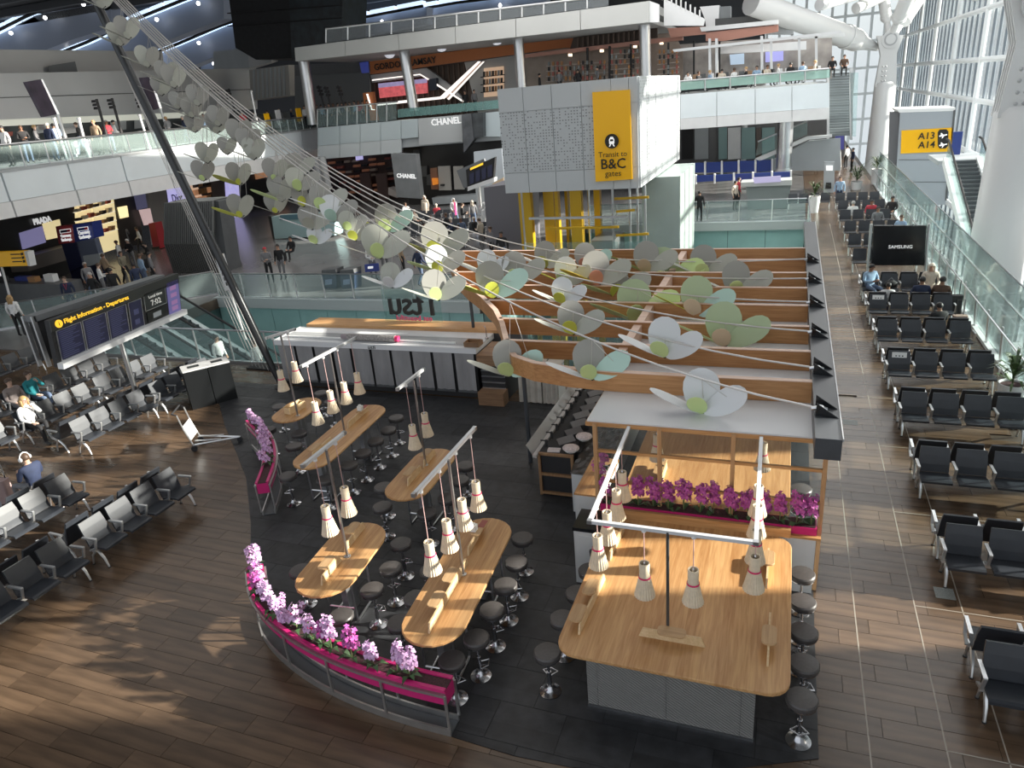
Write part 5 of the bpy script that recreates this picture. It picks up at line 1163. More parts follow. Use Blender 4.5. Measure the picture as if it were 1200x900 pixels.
# restaurant behind the balustrade
RY = 57.0
rs = G('restaurant', 'orange-topped restaurant front under the upper deck', 'restaurant', at(520, 120, y=RY), ('y', RY))
ORG = mat('orange_fascia', (.48, .15, .04), .5); COP = mat('copper_pink', (.42, .20, .15), .45); SLAT = mat('dark_slat_wood', (.055, .035, .026), .6)
rs.pl([(433, 72), (678, 42), (672, 56), (660, 56), (434, 87)], 'orange_fascia', ORG, .4, -1.0)
rs.txt('GORDON RAMSAY', .66, SIGNK, (474, 74.8), (520, 69.0), -1.1, bold=.012); rs.txt('BAR & GRILL', .3, SIGNK, (530, 73), (560, 70), -1.1) if False else None
rs.pl([(433, 87), (560, 71), (600, 66), (640, 62), (640, 130), (440, 142)], 'slatted_wall', SLAT, .2)
for k in range(26):
    u = 437 + 6.2 * k; rs.pl([(u, 87.5 - (u - 434) * .125), (u + 1.6, 87.3 - (u - 434) * .125), (u + 6, 138 - (u - 434) * .03), (u + 4.2, 138 - (u - 434) * .03)], 'slat', mat('slat_brown', (.085, .055, .042), .6), .15, -.15)
GRD = mat('grey_diagonal', (.30, .31, .32), .5); LED = mat('led_line', (.9, .85, .8), .4, emit=(1, .93, .85), estr=1.2)
rs.pl([(434, 88), (500, 79.5), (532, 103), (545, 119), (540, 119), (498, 89), (436, 97)], 'grey_band', GRD, .3, -.5)
for pts in (((436, 93.2), (492, 86.5), (492, 87.8), (436, 94.6)), ((492, 86.5), (503, 93), (503, 94.6), (492, 87.8)), ((510, 97), (544, 119), (542, 119.5), (509, 98.4)), ((441, 121), (518, 113), (518, 116), (441, 124)), ((516, 113), (560, 72), (563, 72), (520, 116)), ((524, 116), (566, 72), (567.5, 72), (526, 117))): rs.pl(list(pts), 'led_strip', LED, .08, -.9)
rs.pl([(520, 113), (560, 72), (566, 72), (526, 117)], 'diagonal_beam', mat('beam_rose', (.45, .36, .33), .5), .3, -.7)
RED = mat('video_red', (.4, .1, .1), .4, noise=.6, scale=3, emit=(.50, .09, .10), estr=.9)
rs.pl([(443, 98), (500, 92), (501, 109), (445, 115)], 'video_screen', RED, .1, -.6); rs.pl([(443, 98), (500, 92), (500.5, 97), (443.5, 103)], 'video_sky', mat('video_violet', (.3, .25, .4), .4, noise=.4, scale=2, emit=(.30, .26, .45), estr=.7), .02, -.75)
rs.pl([(502, 93), (511, 91.5), (511.5, 105), (503, 106.5)], 'loudspeaker', mat('navy_box', (.02, .025, .05), .4), .4, -1)
rs.pl([(425, 109), (437, 107.5), (442, 141), (429, 142)], 'menu_stand', ORG, .3, -3.5); rs.pl([(429, 110), (431, 110), (436, 128), (439, 128), (439, 129), (435, 129)], 'menu_light', LED, .05, -3.65)
rs.pl([(345, 77), (433, 72), (433, 87), (434, 132), (346, 140)], 'grey_wall', mat('grey_wall_soft', (.17, .18, .19), .5), .2, .5); rs.pl([(345, 76), (433, 72), (433, 84), (346, 89)], 'ribbed_fascia', mat('fascia_mid_grey', (.12, .125, .135), .5), .2, .2); rs.pl([(421, 73.5), (431, 72), (432, 85), (424, 86)], 'poster', mat('poster_blue', (.05, .07, .30), .4, emit=(.05, .07, .35), estr=.3), .1, -.3)
rs.pl([(544, 73), (640, 60), (640, 128), (560, 132)], 'light_wall', mat('pale_shelf_wall', (.36, .36, .35), .5), .1, -.3); rs.pl([(567, 80), (590, 77.5), (590, 112), (567, 114)], 'shelf_niche', mat('warm_niche', (.5, .35, .25), .5, emit=(.62, .42, .28), estr=.6), .1, -.5)
for j in range(3):
    rs.pl([(563, 90 + 9 * j), (590, 87 + 9 * j), (590, 88 + 9 * j), (563, 91 + 9 * j)], 'shelf', BLACKM, .4, -.6)
    for i in range(7): rs.pl([(566 + 3.4 * i, 84 + 9 * j - .3 * i), (568 + 3.4 * i, 83.8 + 9 * j - .3 * i), (568 + 3.4 * i, 90 + 9 * j - .3 * i), (566 + 3.4 * i, 90.2 + 9 * j - .3 * i)], 'bottle', [BLACKM, mat('bottle_amber', (.35, .15, .04), .3), mat('bottle_grey', (.2, .22, .22), .3)][i % 3], .15, -.75)
# restaurant shelves and copper canopies to the right
r2 = G('bar_racks', 'open wine racks under the copper-edged ceiling, above the lift box', 'bar', at(710, 90, y=RY - 2), ('y', RY - 2))
r2.pl([(612, 66), (672, 50), (790, 38), (800, 60), (800, 102), (612, 112)], 'back_wall', mat('warm_wall', (.30, .24, .20), .5, noise=.2, scale=1), .2, 1.5)
r2.pl([(672, 44), (770, 30), (770, 44), (668, 57)], 'slatted_fascia', SLAT, .3)
for k in range(15): r2.pl([(676 + 6 * k, 44.5 - .85 * k), (678 + 6 * k, 44.2 - .85 * k), (678 + 6 * k, 56 - .8 * k), (676 + 6 * k, 56.2 - .8 * k)], 'slat', MATS['slat_brown'], .1, -.3)
r2.pl([(612, 64), (770, 45), (800, 43), (800, 47), (612, 68)], 'copper_edge', COP, .4, -.2)
r2.pl([(782, 33), (826, 31), (827, 40), (786, 44)], 'copper_panel', COP, .3, -1); r2.pl([(827, 38), (912, 29), (912, 37), (848, 48), (827, 48)], 'copper_panel', COP, .3, -1); r2.pl([(820, 32), (912, 23), (912, 28), (822, 37)], 'white_edge', WHITE, .4, -1.2)
for i, u in enumerate((687, 713, 738, 782, 812, 842)):
    v = 62 - i * 2; r2.pl([(u, v - 6), (u + 2, v - 6), (u + 2, 98), (u, 98)], 'rack_post', BLACKM, .2, -.4)
for j in range(6):
    for (a, c) in ((640, 712), (714, 760), (770, 795)):
        if a == 640 and j < 2: continue
        r2.pl([(a, 63 + 6 * j + (2 if a == 640 else 0)), (c, 60 + 6 * j), (c, 61 + 6 * j), (a, 64 + 6 * j + (2 if a == 640 else 0))], 'rack_shelf', mat('rack_pale', (.45, .38, .34), .5), .4, -.3)
        for i in range(int((c - a) / 5)):
            if random.random() < .75: u = a + 2 + 5 * i; v = 60 + 6 * j - (u - a) * .03 + (2 if a == 640 else 0); q = random.choice([BLACKM, MATS['bottle_amber'], MATS['bottle_grey'], REDM]); r2.pl([(u, v - 1.5), (u + 2, v - 1.5), (u + 2, v + 3), (u, v + 3)], 'bottle', q, .15, -.55)
for (u, v) in ((668, 66), (705, 61), (744, 56), (775, 52)): r2.quad(u - 2, v - 3, u + 2, v, 'ceiling_spot', mat('warm_spot', (1, .8, .6), .5, emit=(1, .8, .55), estr=3), .1, -.1)
r3 = G('bar_racks', 'bright restaurant seating area above the right-hand gallery', 'restaurant', at(890, 80, y=54), ('y', 54))
r3.pl([(797, 52), (975, 40), (975, 92), (797, 105)], 'back_wall', mat('bright_wall', (.34, .31, .29), .5, noise=.3, scale=1.2), .2, 3); r3.pl([(843, 55), (945, 48), (945, 58), (843, 63)], 'white_bulkhead', WHITE, 1, 1); r3.pl([(855, 64), (872, 62.5), (872, 75), (856, 76)], 'wall_screen', mat('screen_pale', (.4, .5, .6), .3, emit=(.42, .52, .66), estr=.6), .1, 2.5); r3.pl([(897, 60), (918, 57), (918, 71), (897, 73)], 'wall_screen', mat('screen_violet', (.3, .3, .6), .3, emit=(.36, .36, .75), estr=.7), .1, 2.5)
for u in (830, 838, 891, 902, 935, 955): r3.pl([(u, 42 if u > 880 else 45), (u + 3, 42 if u > 880 else 45), (u + 3.5, 92), (u + .5, 92)], 'post', ALU, .3, -1)
r3.pl([(788, 58), (985, 36), (988, 39), (790, 61)], 'long_rail', ALU, .3, -1.5); r3.pl([(930, 42), (990, 38), (990, 43), (930, 46)], 'white_soffit', WHITE, .5, -1)
for u in range(803, 965, 9): r3.pl([(u, 88 - (u - 803) * .07), (u + 6, 87.5 - (u - 803) * .07), (u + 6, 94 - (u - 803) * .07), (u, 95 - (u - 803) * .07)], 'seat_back', random.choice([DGREY, mat('tan_seat', (.35, .22, .13), .5), WHITE]), .3, -1)
# plant room clutter above
cl = G('plant_room', 'grey ducts and plant boxes behind the upper deck at top centre', 'machinery', at(860, 15, y=60), ('y', 60))
cl.pl([(820, 8), (843, 6), (842, 34), (828, 36), (826, 22)], 'duct', ALU, 1); cl.pl([(842, 8), (856, 7), (856, 28), (842, 29)], 'cabinet', GREYP, 1, .5); cl.pl([(838, 22), (905, 17), (905, 26), (838, 30)], 'long_duct', DGREY, 1, -.5); cl.pl([(895, 16), (930, 15), (930, 40), (898, 40)], 'grey_block', GREYP, 1, 1)
# right gallery
RGY = 50.0
rg = G('gallery', 'right', 'gallery', at(880, 140, y=RGY), ('y', RGY), kind='structure'); rg.t.name = 'wall_gallery_right'
for a, c in ((797, 840), (840, 885), (885, 928), (928, 972)):
    t_ = lambda u: 111 - (u - 797) * .08; m_ = lambda u: 139 - (u - 797) * .075; b_ = lambda u: 152 - (u - 797) * .072
    rg.pl([(a + .3, t_(a)), (c - .3, t_(c)), (c - .3, m_(c)), (a + .3, m_(a))], 'fascia_panel', WPANEL, .2); rg.pl([(a + .3, m_(a) + .3), (c - .3, m_(c) + .3), (c - .3, b_(c)), (a + .3, b_(a))], 'lower_panel', WHITE, .25, -.05)
P0 = at(780, 112, y=RGY) - rg.base; P1 = at(972, 97, y=RGY) - rg.base; b = MB(); b.plate([P0 + Vector((0, .3, -.02)), P1 + Vector((0, .3, -.02)), P1 + Vector((0, 12, -.02)), P0 + Vector((0, 12, -.02))], 1.8, nrm=(0, 0, 1)); b.build('gallery_slab', GREYP, rg.t)
g = G('glass_balustrade', 'teal glass balustrade along the right gallery edge', 'balustrade', at(880, 92, y=RGY + .3), ('y', RGY + .3))
for k in range(6):
    a, c = 797 + k * 29.3, 797 + (k + 1) * 29.3 - .4; q = lambda u: 95.5 - (u - 797) * .085; g.pl([(a, q(a)), (c, q(c)), (c, q(c) + 10.5), (a, q(a) + 10.5)], 'glass_panel', glass('pale_teal_glass', (.5, .72, .66), .4), .03); g.tube((a, q(a)), (a, q(a) + 13), .05, 'post', STEEL)
g.tube((797, 95.2), (972, 80.3), .05, 'handrail', STEEL)
st = G('staircase', 'grey staircase rising beside the right gallery', 'stairs', at(983, 160, y=54), ('y', 54))
for k in range(24):
    v = 160 - 3.1 * k; st.pl([(972, v), (996, v - 1.2), (996, v - 4.0), (972, v - 2.9)], 'step', mat('step_grey', (.22, .25, .26), .5, rand=.15), .5, k * .35)
st.pl([(969, 80), (972, 80), (972, 164), (969, 164)], 'stringer', WHITE, .4); st.pl([(996, 80), (1000, 80), (999, 164), (996, 164)], 'stringer', ALU, .4); st.pl([(996, 85), (1006, 85), (1003, 160), (998, 160)], 'side_glass', GLASSC, .03)
g = G('staircase', 'diagonal white-edged flight under the right gallery', 'stairs', at(920, 180, y=52), ('y', 52)); g.pl([(885, 186), (946, 160), (975, 158), (975, 161), (947, 164), (890, 189)], 'white_edge', WHITE, .4); g.pl([(885, 183), (946, 157), (946, 140), (890, 165)], 'side_glass', GLASSC, .04, .2); g.pl([(900, 190), (948, 165), (985, 162), (985, 200), (900, 200)], 'underside', GREYP, .3, .5); g.tube((888, 166), (946, 142), .06, 'handrail', STEEL)
# under the right gallery
ur = G('lobby_wall', 'panelled lobby wall', 'wall', at(850, 190, y=70), ('y', 70), kind='structure'); ur.t.name = 'wall_lobby'
ur.pl([(780, 140), (990, 128), (990, 200), (780, 210)], 'base_wall', mat('lobby_grey', (.16, .16, .165), .4), .2)
for (a, c, m_) in ((799, 812, BLACKM), (814, 830, GREYP), (842, 852, mat('lobby_teal', (.25, .38, .38), .3)), (853, 868, WHITE), (869, 885, MATS['lobby_teal']), (886, 892, mat('brown_panel', (.12, .1, .09), .5)), (893, 908, MATS['lobby_teal'])): ur.pl([(a, 150), (c, 149), (c, 186), (a, 187)], 'wall_panel', m_, .1, -.3)
g = G('lobby_block', 'brown-grey free-standing block under the right gallery', 'wall block', at(850, 190, z=0), ('y', at(850, 190, z=0).y)); g.pl([(834, 161), (864, 158), (865, 189), (834, 190)], 'front', mat('block_taupe', (.16, .145, .135), .4), 2); g.pl([(834, 160), (864, 157), (864, 160), (834, 163)], 'top', BLACKM, .3, -.1); g.pl([(841, 182), (856, 181), (856, 188), (841, 189)], 'low_sign', mat('tan_sign', (.4, .34, .25), .5), .2, -.3)
g = G('steel_column', 'thick brushed steel column under the right gallery', 'column', at(918, 203, y=51), ('y', 51)); g.tube((921, 136), (918, 203), .5, 'shaft', STEEL); g.tube((918.2, 197), (918, 203), .55, 'base_ring', ALU)
BLUE = mat('blue_partition', (.02, .045, .22), .4)
def partition(k, pts, y, lab):
    g = G('blue_partition', lab, 'partition', at(pts[3][0], pts[3][1], y=y), ('y', y), 'blue partitions in the far lobby'); g.pl(pts, 'panel', BLUE, .12)
    u, v = pts[1]; g.pl([(u, v - 1), (u + 2, v - 1), (u + 2, pts[2][1] + 3), (u, pts[2][1] + 3)], 'white_post', WHITE, .3, -.02)
for k in range(5): u = 808 + 19.7 * k; partition(k, [(u, 191 - .8 * k), (u + 17, 190.5 - .8 * k), (u + 17, 202 - .4 * k), (u, 203 - .4 * k)], 52, 'blue partition in the far lobby back row, %s from the left' % ORD[k])
for k in range(6): u = 794 + 22.4 * k; partition(k, [(u, 207 - 1.0 * k), (u + 20, 206 - 1.0 * k), (u + 20, 213 - .8 * k), (u, 214.5 - .8 * k)], 47, 'blue partition in the far lobby front row, %s from the left' % ORD[k])
partition(0, [(928, 185), (959, 183), (957, 195), (928, 197)], 55, 'single blue partition right of the steel column')
g = G('service_desk', 'grey service desk with small violet notices in the far lobby', 'desk', at(900, 245, z=0), ('y', at(900, 245, z=0).y)); g.pl([(874, 214), (928, 212), (922, 244), (876, 246)], 'front', mat('desk_grey', (.20, .23, .23), .3), 1.2); g.pl([(868, 214), (928, 211), (928, 217), (868, 219)], 'worktop', mat('desk_top', (.45, .47, .46), .4), 1.4, -.15); g.pl([(882, 208), (915, 206), (915, 213), (884, 215)], 'notices', mat('violet_notice', (.55, .5, .75), .5, emit=(.5, .45, .75), estr=.2), .05, -.3)
g = G('queue_kiosk', 'tall grey self-service kiosk near the far lobby', 'kiosk', at(970, 226, z=0), ('y', at(970, 226, z=0).y)); g.pl([(966, 190), (978, 190), (978, 226), (965, 226)], 'body', GREYP, .5); g.pl([(968, 194), (976, 194), (976, 200), (968, 200)], 'screen', SIGNW, .03, -.06); g.pl([(968, 214), (974, 214), (974, 221), (967, 221)], 'slot', BLACKM, .03, -.06)
g = G('violet_screen', 'tall violet advertising screen with yellow top near the far stairs', 'screen', at(985, 196, z=0), ('y', at(985, 196, z=0).y)); g.pl([(979, 155), (989, 154), (989, 175), (979, 176)], 'screen', mat('advert_navy', (.05, .05, .2), .3, emit=(.07, .07, .25), estr=.6), .3); g.pl([(978, 148), (988, 147), (989, 155), (978, 156)], 'yellow_top', YELLOW, .4, -.1); g.tube((984, 176), (985, 196), .08, 'pole', ALU)
# void-edge glass at the far side
def edge_glass(a, c, n, label, h=1.1, mid_rail=False):
    A = Vector(a); B = Vector(c); t = T('glass_balustrade', label, 'balustrade', (A + B) / 2); M = (A + B) / 2
    for k in range(n):
        p, q = A.lerp(B, k / n) - M, A.lerp(B, (k + 1) / n) - M; d = (q - p).normalized() * .02; b = MB(); b.plate([p + d + Vector((0, 0, .05)), q - d + Vector((0, 0, .05)), q - d + Vector((0, 0, h)), p + d + Vector((0, 0, h))], .02); b.build('glass_panel', GLASSC, t)
        b = MB(); b.tube([p, p + Vector((0, 0, h))], .03, 6); b.build('post', ALU, t)
    b = MB(); b.tube([A - M + Vector((0, 0, h)), B - M + Vector((0, 0, h))], .03, 6); b.build('handrail', STEEL, t)
    b = MB(); b.bar(A - M + Vector((0, 0, .02)), B - M + Vector((0, 0, .02)), .12, .08); b.build('kerb', STEEL, t)
edge_glass((-24, 24.78, 0), (-11.1, 24.78, 0), 9, 'glass balustrade along the far side of the escalator well')
edge_glass((-10.9, 41.1, 0), (.9, 41.1, 0), 7, 'glass balustrade around the far side of the lift well', 1.15)
edge_glass((.98, 26, 0), (.98, 41, 0), 8, 'glass balustrade between the lift well and the right aisle', 1.15)
edge_glass((-24, 17.3, 0), (-13.9, 17.3, 0), 7, 'glass balustrade along the near side of the escalator well')
# escalators in the well
def escalator(x0, z0, x1, z1, y, w_, label, ax='x'):
    t = T('escalator', label, 'escalator', (x0, y, z0)); n = 26; d = Vector((x1 - x0, 0, z1 - z0)) if ax == 'x' else Vector((0, x1 - x0, z1 - z0)); s = Vector((0, 1, 0)) if ax == 'x' else Vector((1, 0, 0))
    STEP = mat('escalator_step', (.10, .11, .12), .4, .4)
    st_ = (d / n)
    for k in range(n):
        c = d * ((k + .5) / n); b = MB(); hx = abs(st_.x) if ax == 'x' else w_; hy = w_ if ax == 'x' else abs(st_.y); b.cbox(c, hx * .97, hy, abs(st_.z) * .8 + .02); b.build('step', STEP, t)
    for sg_ in (-1, 1):
        o = s * sg_ * (w_ / 2 + .12)
        b = MB(); b.plate([o, d + o, d + o + Vector((0, 0, .85)), o + Vector((0, 0, .85))], .02); b.build('side_glass', GLASSC, t)
        b = MB(); b.bar(o + Vector((0, 0, -.2)), d + o + Vector((0, 0, -.2)), .22, .5); b.build('skirt', WHITE if ax == 'y' else ALU, t)
        u = d.normalized(); b = MB(); b.tube([o + Vector((0, 0, .5)) - u * .7, o + Vector((0, 0, .85)) - u * .5, o + Vector((0, 0, .95)), d + o + Vector((0, 0, .95)), d + o + Vector((0, 0, .85)) + u * .5], .05, 8); b.build('handrail', BLACKM, t)
    return t
escalator(-23.6, .1, -14.5, -4.9, 19.0, 1.0, 'near escalator descending into the well behind the left benches')
escalator(-23.6, .1, -14.5, -4.9, 21.3, 1.0, 'far escalator descending into the well behind the left benches')
escalator(31.3, .1, 40.5, 2.9, 7.65, .95, 'escalator at the right beyond the glass balustrade', 'y') if False else None
def esc_right():
    t = T('escalator', 'grey escalator rising beyond the right-hand glass balustrade', 'escalator', (7.65, 32, -.4)); n = 24; d = Vector((0, 8.5, 3.2)); STEP = mat('escalator_step', (.10, .11, .12), .4, .4)
    for k in range(-6, n):
        c = d * ((k + .5) / n); b = MB(); b.cbox(c, 1.0, d.y / n * .97, d.z / n * .8 + .03); b.build('step', STEP, t)
    for sg_ in (-1, 1):
        o = Vector((sg_ * .68, 0, 0)); b = MB(); a0 = d * (-6 / n); b.plate([a0 + o, d + o, d + o + Vector((0, 0, .85)), a0 + o + Vector((0, 0, .85))], .02); b.build('side_glass', GLASSC, t)
        b = MB(); b.bar(a0 + o + Vector((0, 0, .0)), d + o + Vector((0, 0, .0)), .3, .35); b.build('skirt', WHITE, t); b = MB(); b.tube([a0 + o + Vector((0, 0, .92)), d + o + Vector((0, 0, .92)), d + o + Vector((0, .6, .95))], .05, 8); b.build('handrail', BLACKM, t)
    b = MB(); b.box(-1, 1, d.y, d.y + 3, d.z - .2, d.z); b.build('landing', GREYP, t)
    b = MB(); b.box(-.1, .3, d.y + 2.4, d.y + 2.6, d.z, d.z + 1.1); b.build('blue_notice', BLUE, t)
esc_right()
# gate sign block
gs = G('gate_sign', 'grey lift block with yellow gate sign A13 A14 at the right', 'sign', at(1085, 220, y=51), ('y', 51))
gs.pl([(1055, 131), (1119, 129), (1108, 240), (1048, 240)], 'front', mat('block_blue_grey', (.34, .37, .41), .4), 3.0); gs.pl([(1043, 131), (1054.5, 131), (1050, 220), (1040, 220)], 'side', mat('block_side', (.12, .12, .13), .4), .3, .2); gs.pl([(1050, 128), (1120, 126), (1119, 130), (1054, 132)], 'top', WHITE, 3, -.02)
for v in (187, 213): gs.pl([(1053, v), (1114, v), (1114, v + .6), (1053, v + .6)], 'joint', DGREY, .01, -.02)
gs.pl([(1117.5, 129), (1120, 129), (1109.5, 235), (1107.5, 235)], 'edge', DGREY, .2, -.05)
gs.pl([(1056.5, 153), (1117, 149.5), (1114.5, 177.5), (1055.5, 180)], 'yellow_panel', YELLOW, .04, -.05)
for k, s_ in enumerate(('A13', 'A14')): gs.txt(s_, .54, SIGNK, (1086, 159.5 + 10.5 * k), (1100, 158.8 + 10.5 * k), -.12, bold=.008)
gs.pl([(1099, 155), (1101, 152), (1109, 151.5), (1111.5, 154), (1111, 171), (1108, 174), (1101, 174), (1099, 171)], 'plane_plate', SIGNK, .03, -.1)
for v in (159, 170):
    gs.pl([(1100.5, v), (1110, v - 1.8), (1110, v - .6), (1101, v + 1.4)], 'plane_body', SIGNW, .02, -.14); gs.pl([(1103, v + .8), (1106, v - .8), (1103.5, v - 3.2), (1102.5, v - 3)], 'plane_wing', SIGNW, .02, -.14); gs.pl([(1104.5, v + .6), (1107, v - .4), (1104.5, v + 3), (1103.5, v + 3)], 'plane_wing', SIGNW, .02, -.14)
# dark mesh volume and side blocks at top centre
g = G('mesh_volume', 'large black mesh-clad volume hanging from the roof at top left centre', 'roof box', at(330, 60, y=60), ('y', 60)); g.pl([(266, -20), (345, -20), (343, 68), (300, 70), (276, 56)], 'front', mat('black_mesh', (.008, .008, .01), .5, noise=.5, scale=3), 6); g.pl([(338, -20), (402, -20), (400, 52), (384, 68), (342, 70)], 'side', mat('dark_teal_mesh', (.012, .02, .026), .3, noise=.6, scale=1.5), 4, -.2)
for v in (15, 30): g.pl([(266, v), (400, v - 10), (400, v - 9), (266, v + 1)], 'cable_tray', BLACKM, .3, -.5)
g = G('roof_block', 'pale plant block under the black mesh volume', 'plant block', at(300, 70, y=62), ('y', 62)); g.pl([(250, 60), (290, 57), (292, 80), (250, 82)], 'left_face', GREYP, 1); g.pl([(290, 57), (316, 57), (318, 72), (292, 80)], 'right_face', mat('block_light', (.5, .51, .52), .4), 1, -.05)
g = G('duct_block', 'pale ribbed duct block above the left gallery end', 'duct', at(320, 100, y=58), ('y', 58)); g.pl([(292, 82), (338, 76), (340, 112), (294, 118)], 'body', mat('duct_beige', (.38, .37, .35), .3), 2)
for k in range(8): g.pl([(296 + 5 * k, 82 - .6 * k), (298 + 5 * k, 81.8 - .6 * k), (299 + 5 * k, 116 - .6 * k), (297 + 5 * k, 116.2 - .6 * k)], 'rib', GREYP, .2, -.1)
# ------------------------------------------------------------------ shops below the left gallery
SH = ('p', M0 + MN * 7, MN)
def shop(name, label, cat, u, v): return G(name, label, cat, atp(u, v, SH[1], MN), SH)
s1 = shop('boutique', 'black fashion shop front at the far left, lettered over its window', 'shop', 45, 320)
BLK = mat('shop_black', (.014, .013, .014), .3)
s1.pl([(-80, 262), (86, 222), (92, 330), (-60, 372)], 'wall', BLK, .3); s1.txt('PRADA', .42, SIGNW, (49.5, 258.5), (80, 252), -.1, bold=.02)
s1.pl([(24, 273), (50, 265), (54, 284), (28, 292)], 'screen', mat('screen_mauve', (.2, .18, .3), .3, emit=(.17, .16, .30), estr=.8), .1, -.1); s1.pl([(51, 262), (70, 257), (74, 277), (56, 281)], 'lit_window', mat('cream_lit', (.7, .6, .35), .5, emit=(.75, .62, .34), estr=.8), .1, -.1); s1.pl([(30, 302), (92, 285), (94, 300), (34, 318)], 'counter', mat('counter_taupe', (.16, .14, .13), .4), 1, -1)
s2 = shop('boutique', 'brightly lit cream bag shop with display shelves at the left', 'shop', 115, 300)
s2.pl([(87.5, 224), (130.5, 212.5), (140.5, 290), (98, 304)], 'back_wall', mat('cream_lit', (.7, .6, .35), .5), .3)
BAGS = [mat('bag_red', (.45, .08, .05), .5), mat('bag_tan', (.35, .18, .07), .5), mat('bag_black', (.03, .02, .02), .5), mat('bag_cream', (.75, .65, .5), .5)]
for j in range(5):
    v = 238 + 10.5 * j; s2.pl([(86 + 1.6 * j, v), (132 + 1.6 * j, v - 12), (132 + 1.6 * j, v - 11), (86 + 1.6 * j, v + 1)], 'shelf', mat('shelf_glow', (.85, .8, .7), .5, emit=(1, .9, .65), estr=.6), .5, -.1)  # shelf glow stands in for the shop lighting
    for i in range(6):
        u = 89 + 1.6 * j + 7 * i; q = v - 7 * i * .27; s2.pl([(u, q - 3.5 - (i * 7 % 3)), (u + 4.5, q - 4.5 - (i * 7 % 3)), (u + 4.5, q - 1.4), (u, q - .2)], 'handbag', BAGS[(i * 5 + j * 3) % 4], .25, -.4)
s2.pl([(106, 222), (108, 221.5), (116, 296), (114, 296.5)], 'divider', MATS['cream_lit'], .6, -.05)
s3 = shop('boutique', 'dark shop bay with a small yellow lit poster, left of the ribbed block', 'shop', 155, 285)
s3.pl([(131.5, 212), (160, 206), (168, 285), (142, 292)], 'wall', mat('shop_brown', (.03, .024, .02), .4), .3); s3.pl([(139, 243), (149, 241), (151, 254), (142, 256)], 'lit_poster', mat('poster_yellow', (.8, .7, .4), .5, emit=(.95, .8, .42), estr=1.1), .1, -.1)
s3.pl([(158, 228), (170, 225), (173, 243), (162, 246)], 'screen', mat('screen_slate', (.05, .05, .08), .3, emit=(.05, .05, .09), estr=1), .1, -.3); s3.pl([(164, 246), (176, 244), (180, 262), (170, 264)], 'pink_poster', mat('poster_pink', (.7, .5, .5), .5, emit=(.75, .55, .55), estr=.5), .1, -.3); s3.pl([(173, 224), (195, 220), (200, 300), (182, 302)], 'wall_grey', mat('shop_taupe', (.26, .25, .25), .4), .2, -.2)
s4 = shop('boutique', 'violet-lit perfume shop front behind the mast', 'shop', 260, 280); VIO = mat('violet_lit', (.5, .48, .8), .4, noise=.25, scale=2, emit=(.50, .47, .85), estr=.75)
s4.pl([(200.5, 215), (330, 192), (345, 290), (200, 300)], 'wall', mat('shop_dark_grey', (.05, .05, .055), .4), .3); s4.pl([(196, 218), (216, 214), (219, 236), (199, 239)], 'lit_sign', VIO, .1, -.1); s4.txt('Dior', .75, mat('dark_violet', (.06, .05, .15), .5), (208, 232), (230, 228), -.25, bold=.01)
s4.pl([(265, 205), (279, 203), (288, 343), (280, 343)], 'lit_pillar', VIO, .3, -.4); s4.pl([(216, 214), (228, 211), (238, 232), (222, 236)], 'cream_poster', mat('poster_peach', (.6, .42, .3), .5, emit=(.7, .48, .34), estr=.6), .1, -.1)
for j in range(5):
    for i in range(4): s4.pl([(228 + 5 * i, 214 + 9 * j - i), (232 + 5 * i, 213 + 9 * j - i), (233 + 5 * i, 219 + 9 * j - i), (229 + 5 * i, 220 + 9 * j - i)], 'display_item', random.choice([mat('copper_glow', (.5, .25, .14), .4, emit=(.5, .24, .12), estr=.4), BAGS[1], BAGS[2]]), .2, -.3)  # copper items glow in place of display lighting falling on them
s4.pl([(247, 212), (263, 208), (268, 290), (255, 292)], 'brown_pillar', mat('brown_pillar', (.13, .10, .085), .5), .3, -.3)
for j in range(9): s4.pl([(258 + j, 262 + 9 * j), (276 + j, 259 + 9 * j), (276 + j, 260.2 + 9 * j), (258 + j, 263.2 + 9 * j)], 'shelf_line', mat('rose_shelf', (.4, .28, .22), .5), .4, -.6)
s4.pl([(288, 205), (330, 196), (338, 246), (294, 252)], 'dark_bay', BLK, .2, -.2); s4.pl([(300, 200), (326, 194), (328, 204), (302, 210)], 'copper_display', MATS['copper_glow'], .2, -.4)
# wine-brown shop and pillars in the centre, white pillar by the gallery corner
c1 = G('boutique', 'wine-brown shop interior with dim shelves in the centre background', 'shop', at(430, 235, y=56), ('y', 56))
c1.pl([(372, 186), (472, 176), (480, 245), (380, 250)], 'back_wall', mat('wine_brown', (.045, .022, .018), .5, noise=.6, scale=1.2), .3)
for j in range(7):
    for i in range(9):
        if random.random() < .8: c1.pl([(384 + 9.5 * i + j, 190 + 6 * j - i * .8), (391 + 9.5 * i + j, 189.4 + 6 * j - i * .8), (391 + 9.5 * i + j, 192 + 6 * j - i * .8), (384 + 9.5 * i + j, 192.6 + 6 * j - i * .8)], 'display_item', random.choice([mat('rust_glow', (.22, .09, .05), .5, emit=(.22, .09, .05), estr=.25), mat('shelf_cream', (.4, .32, .26), .5), REDM, BLACKM]), .3, -.3)  # faint glow in the rust-coloured items stands for shelf lighting
for u in (421, 440): c1.pl([(u, 204), (u + 12, 203), (u + 17, 246), (u + 5, 247)], 'brown_panel', mat('brown_sheen', (.12, .075, .065), .3), .2, -.8)
c1.pl([(384, 180), (394, 179), (395, 184), (385, 185)], 'amber_sign', mat('amber_lit', (.7, .3, .05), .5, emit=(.8, .32, .04), estr=.6), .1, -.5); c1.pl([(416, 178), (424, 177), (425, 187), (417, 188)], 'blue_sign', VIO, .1, -.5)
